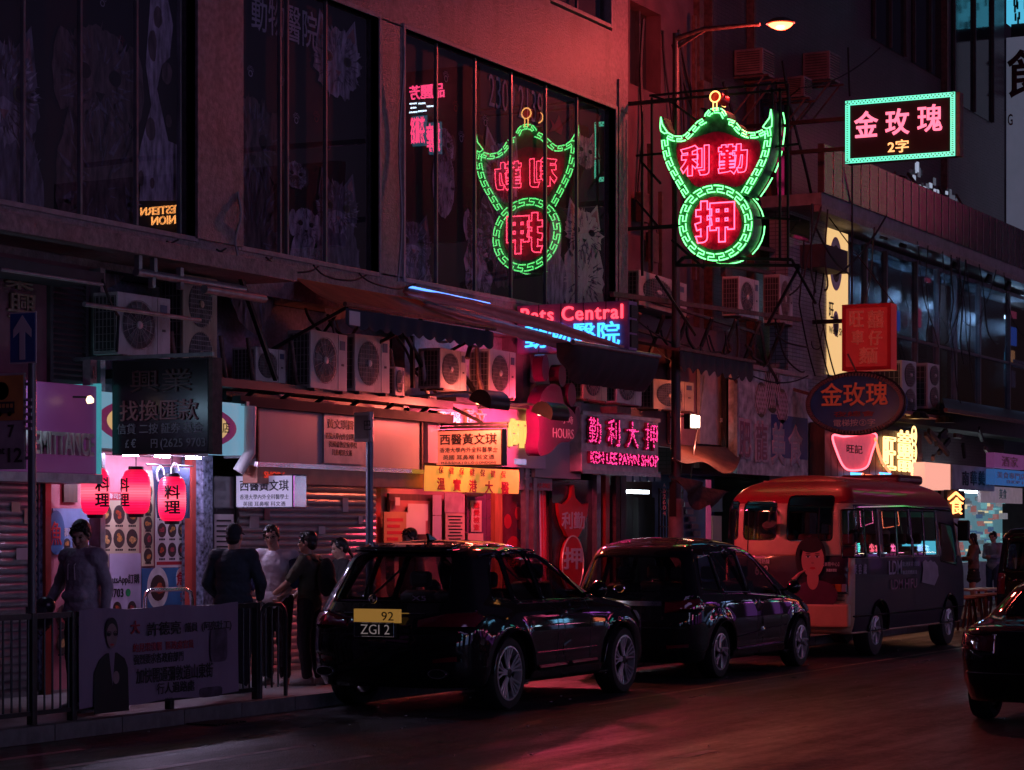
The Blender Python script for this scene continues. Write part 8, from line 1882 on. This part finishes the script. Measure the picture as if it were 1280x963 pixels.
# traffic sign post at the frame edge
SPp = 17.0; tpp = tS(40, SPp)
tp2 = root('traffic_sign_post', 'grey post with a blue one way arrow sign and a bus stop board', 'sign post', (SPp, tpp, PAV))
MB().cyl((SPp,tpp,PAV),(SPp,tpp,zS(40,392,SPp)), .038, 12).build('post', mat('post_grey',(.12,.12,.13),.4,.4,dirt=.4), tp2, smooth=60)
ta, tb = tS(17.5,SPp), tS(50.5,SPp); za, zb = zS(34,455,SPp), zS(34,391,SPp)
box(SPp-.06, SPp-.052, tb, ta, za, zb).build('arrow_plate', P_sheet, tp2); box(SPp-.065, SPp-.0605, tb+.012, ta-.012, za+.012, zb-.012).build('blue_face', mat('traffic_blue',(.03,.1,.3),.4), tp2)
cx_ = (ta+tb)/2; w = (ta-tb)*.38; MB().prism([(SPp-.07, cx_+a*w, za+(zb-za)*b_) for a, b_ in ((-.28,.07),(-.28,.62),(-.9,.5),(-.9,.66),(0,.94),(.9,.66),(.9,.5),(.28,.62),(.28,.07))], (.003,0,0)).build('arrow', P_sheet, tp2)
ta, tb = tS(-14,SPp), tS(33,SPp); za, zb = zS(15,587,SPp), zS(15,467,SPp)
box(SPp-.03, SPp+.0, tb, ta, za, zb).build('bus_board', mat('board_pale',(.42,.36,.37),.4), tp2, bevel=.006); box(SPp-.036, SPp-.032, tb+.01, ta-.01, zS(15,526,SPp), zb-.02).build('orange_face', mat('bus_orange',(.6,.25,.04),.4), tp2)
MB().lathe([(0,0),(.08,0)], onS(2,489,SPp-.04), X, 24).build('disc', M_ink, tp2)
g = MB(); p = onS(8,510,SPp-.038); g.box(p.x-.004,p.x,p.y-.09,p.y+.12,p.z-.05,p.z+.055); g.build('bus_icon', M_ink, tp2); g = MB()
for i in range(4): g.box(p.x-.007,p.x-.0045,p.y-.075+.045*i,p.y-.045+.045*i,p.z+.0,p.z+.035)
g.build('bus_windows', mat('bus_orange'), tp2, kind='stuff')
for a in (-.04,.07): MB().lathe([(0,0),(.022,0)], p+Vector((-.007,a,-.055)), X, 12).build('bus_wheel', M_ink, tp2)
textS('7', M_ink, tp2, 10, 18, 531, 547, SPp-.032, depth=.003, weight=.02); textS('12', M_ink, tp2, 10, 28, 560, 578, SPp-.032, depth=.003, weight=.02); textS('nt', M_ink, tp2, -2, 6, 560, 568, SPp-.032, depth=.003)
MB().bar((SPp-.01,tb,za+.1),(SPp-.0,tpp,za+.1),.03).build('clamp', M_steel, tp2); MB().bar((SPp-.01,tb,zb-.1),(SPp-.0,tpp,zb-.1),.03).build('clamp', M_steel, tp2)
for i in range(5): box(SPp-.05, SPp-.035, tpp-.03, tpp+.03, zS(40,500+i*9,SPp)-.015, zS(40,500+i*9,SPp)+.01).build('band', M_steel, tp2)
# bus sign post behind the car
SQ = 22.9; tq = tS(462, SQ); sp = root('bus_sign_post', 'slim bluish post with a small box sign, behind the sport utility car', 'sign post', (SQ, tq, PAV))
MB().cyl((SQ,tq,PAV),(SQ,tq,zS(461,515,SQ)), .042, 12).build('post', mat('blue_grey_post',(.15,.18,.24),.4,.4,dirt=.3), sp, smooth=60)
ta, tb = tS(449,SQ), tS(469,SQ); box(SQ-.12, SQ-.045, tb, ta, zS(460,553,SQ), zS(460,516,SQ)).build('box_sign', mat('board_pale'), sp, bevel=.01)
box(SQ-.125, SQ-.1215, tb+.02, ta-.02, zS(460,549,SQ), zS(460,520,SQ)).build('icon_plate', mat('icon_grey',(.2,.16,.18),.4), sp); textS('巴', M_ink, sp, 455, 464, 526, 538, SQ-.126, depth=.002)
# stools and low table far along the kerb
st0 = root('stool', 'round stool beside the minibus front', 'stool', (0,0,0), 'stools on the far pavement'); 
MB().lathe([(.0,.44),(.17,.44),(.18,.455),(.17,.47),(0,.47)], (0,0,0), Zv, 18).build('seat', mat('stool_seat',(.35,.25,.2),.5), st0)
lg = MB().bar((.1,.1,.44),(.15,.15,0),.03).mesh('leg'); lg.materials.append(M_rust)
for k in range(4): o = link('leg', lg, None, st0); o.rotation_euler.z = k*pi/2
for i, (px, py) in enumerate(((1206,789),(1219,786),(1233,783),(1244,781))):
    p = onG(px, py, 0.0); o = st0 if i == 0 else copy_tree(st0); o.location = (p.x, p.y, 0.0); o.scale = (1.25,1.25,1.35); o.rotation_euler.z = i*.5
    o['label'] = ['round stool beside the minibus front','round stool second from the minibus front','round stool third from the minibus front','round stool beside the dark van'][i]
tb_ = root('low_table', 'pale low table behind the row of stools', 'table', onG(1228,775)); p = onG(1228,775)
box(p.x-.9, p.x+.9, p.y-.35, p.y+.35, .62, .66).build('tabletop', mat('stool_seat'), tb_)
for sx in (-.8,.8):
    for sy in (-.3,.3): MB().bar((p.x+sx,p.y+sy,0),(p.x+sx,p.y+sy,.62),.05).build('leg', M_rust, tb_)
# overhead and hanging cables
cable([onT(790,395,15.6), onT(900,440,15.3), onT(1010,470,15.5)], .014, 'sagging black cable across the red bay to the food mural')
cable([onT(880,470,15.7), onT(868,560,15.6), onT(860,620,15.6)], .012, 'thin pale cable hanging down before the red door', M_steel)
cable([onT(1100,60,14.6), onT(1000,110,15.3), onT(960,130,16.2)], .014, 'cable running from the lamp side to the tiled tower')
cable([onT(128,350,15.0), onT(148,395,15.2), onT(146,440,15.2)], .016, 'black hose looping beside the large fan unit')
for i, px in enumerate((1005,1022,1030)):
    cable([onT(px,300+i*20,15.8), onT(px-6,380,15.7), onT(px+14,470,15.8)], .016, ['loose cable down the tiled wall beside the neon gourd frame','loose cable in the middle of the tiled wall','loose cable down the tiled wall beside the yellow poster'][i])
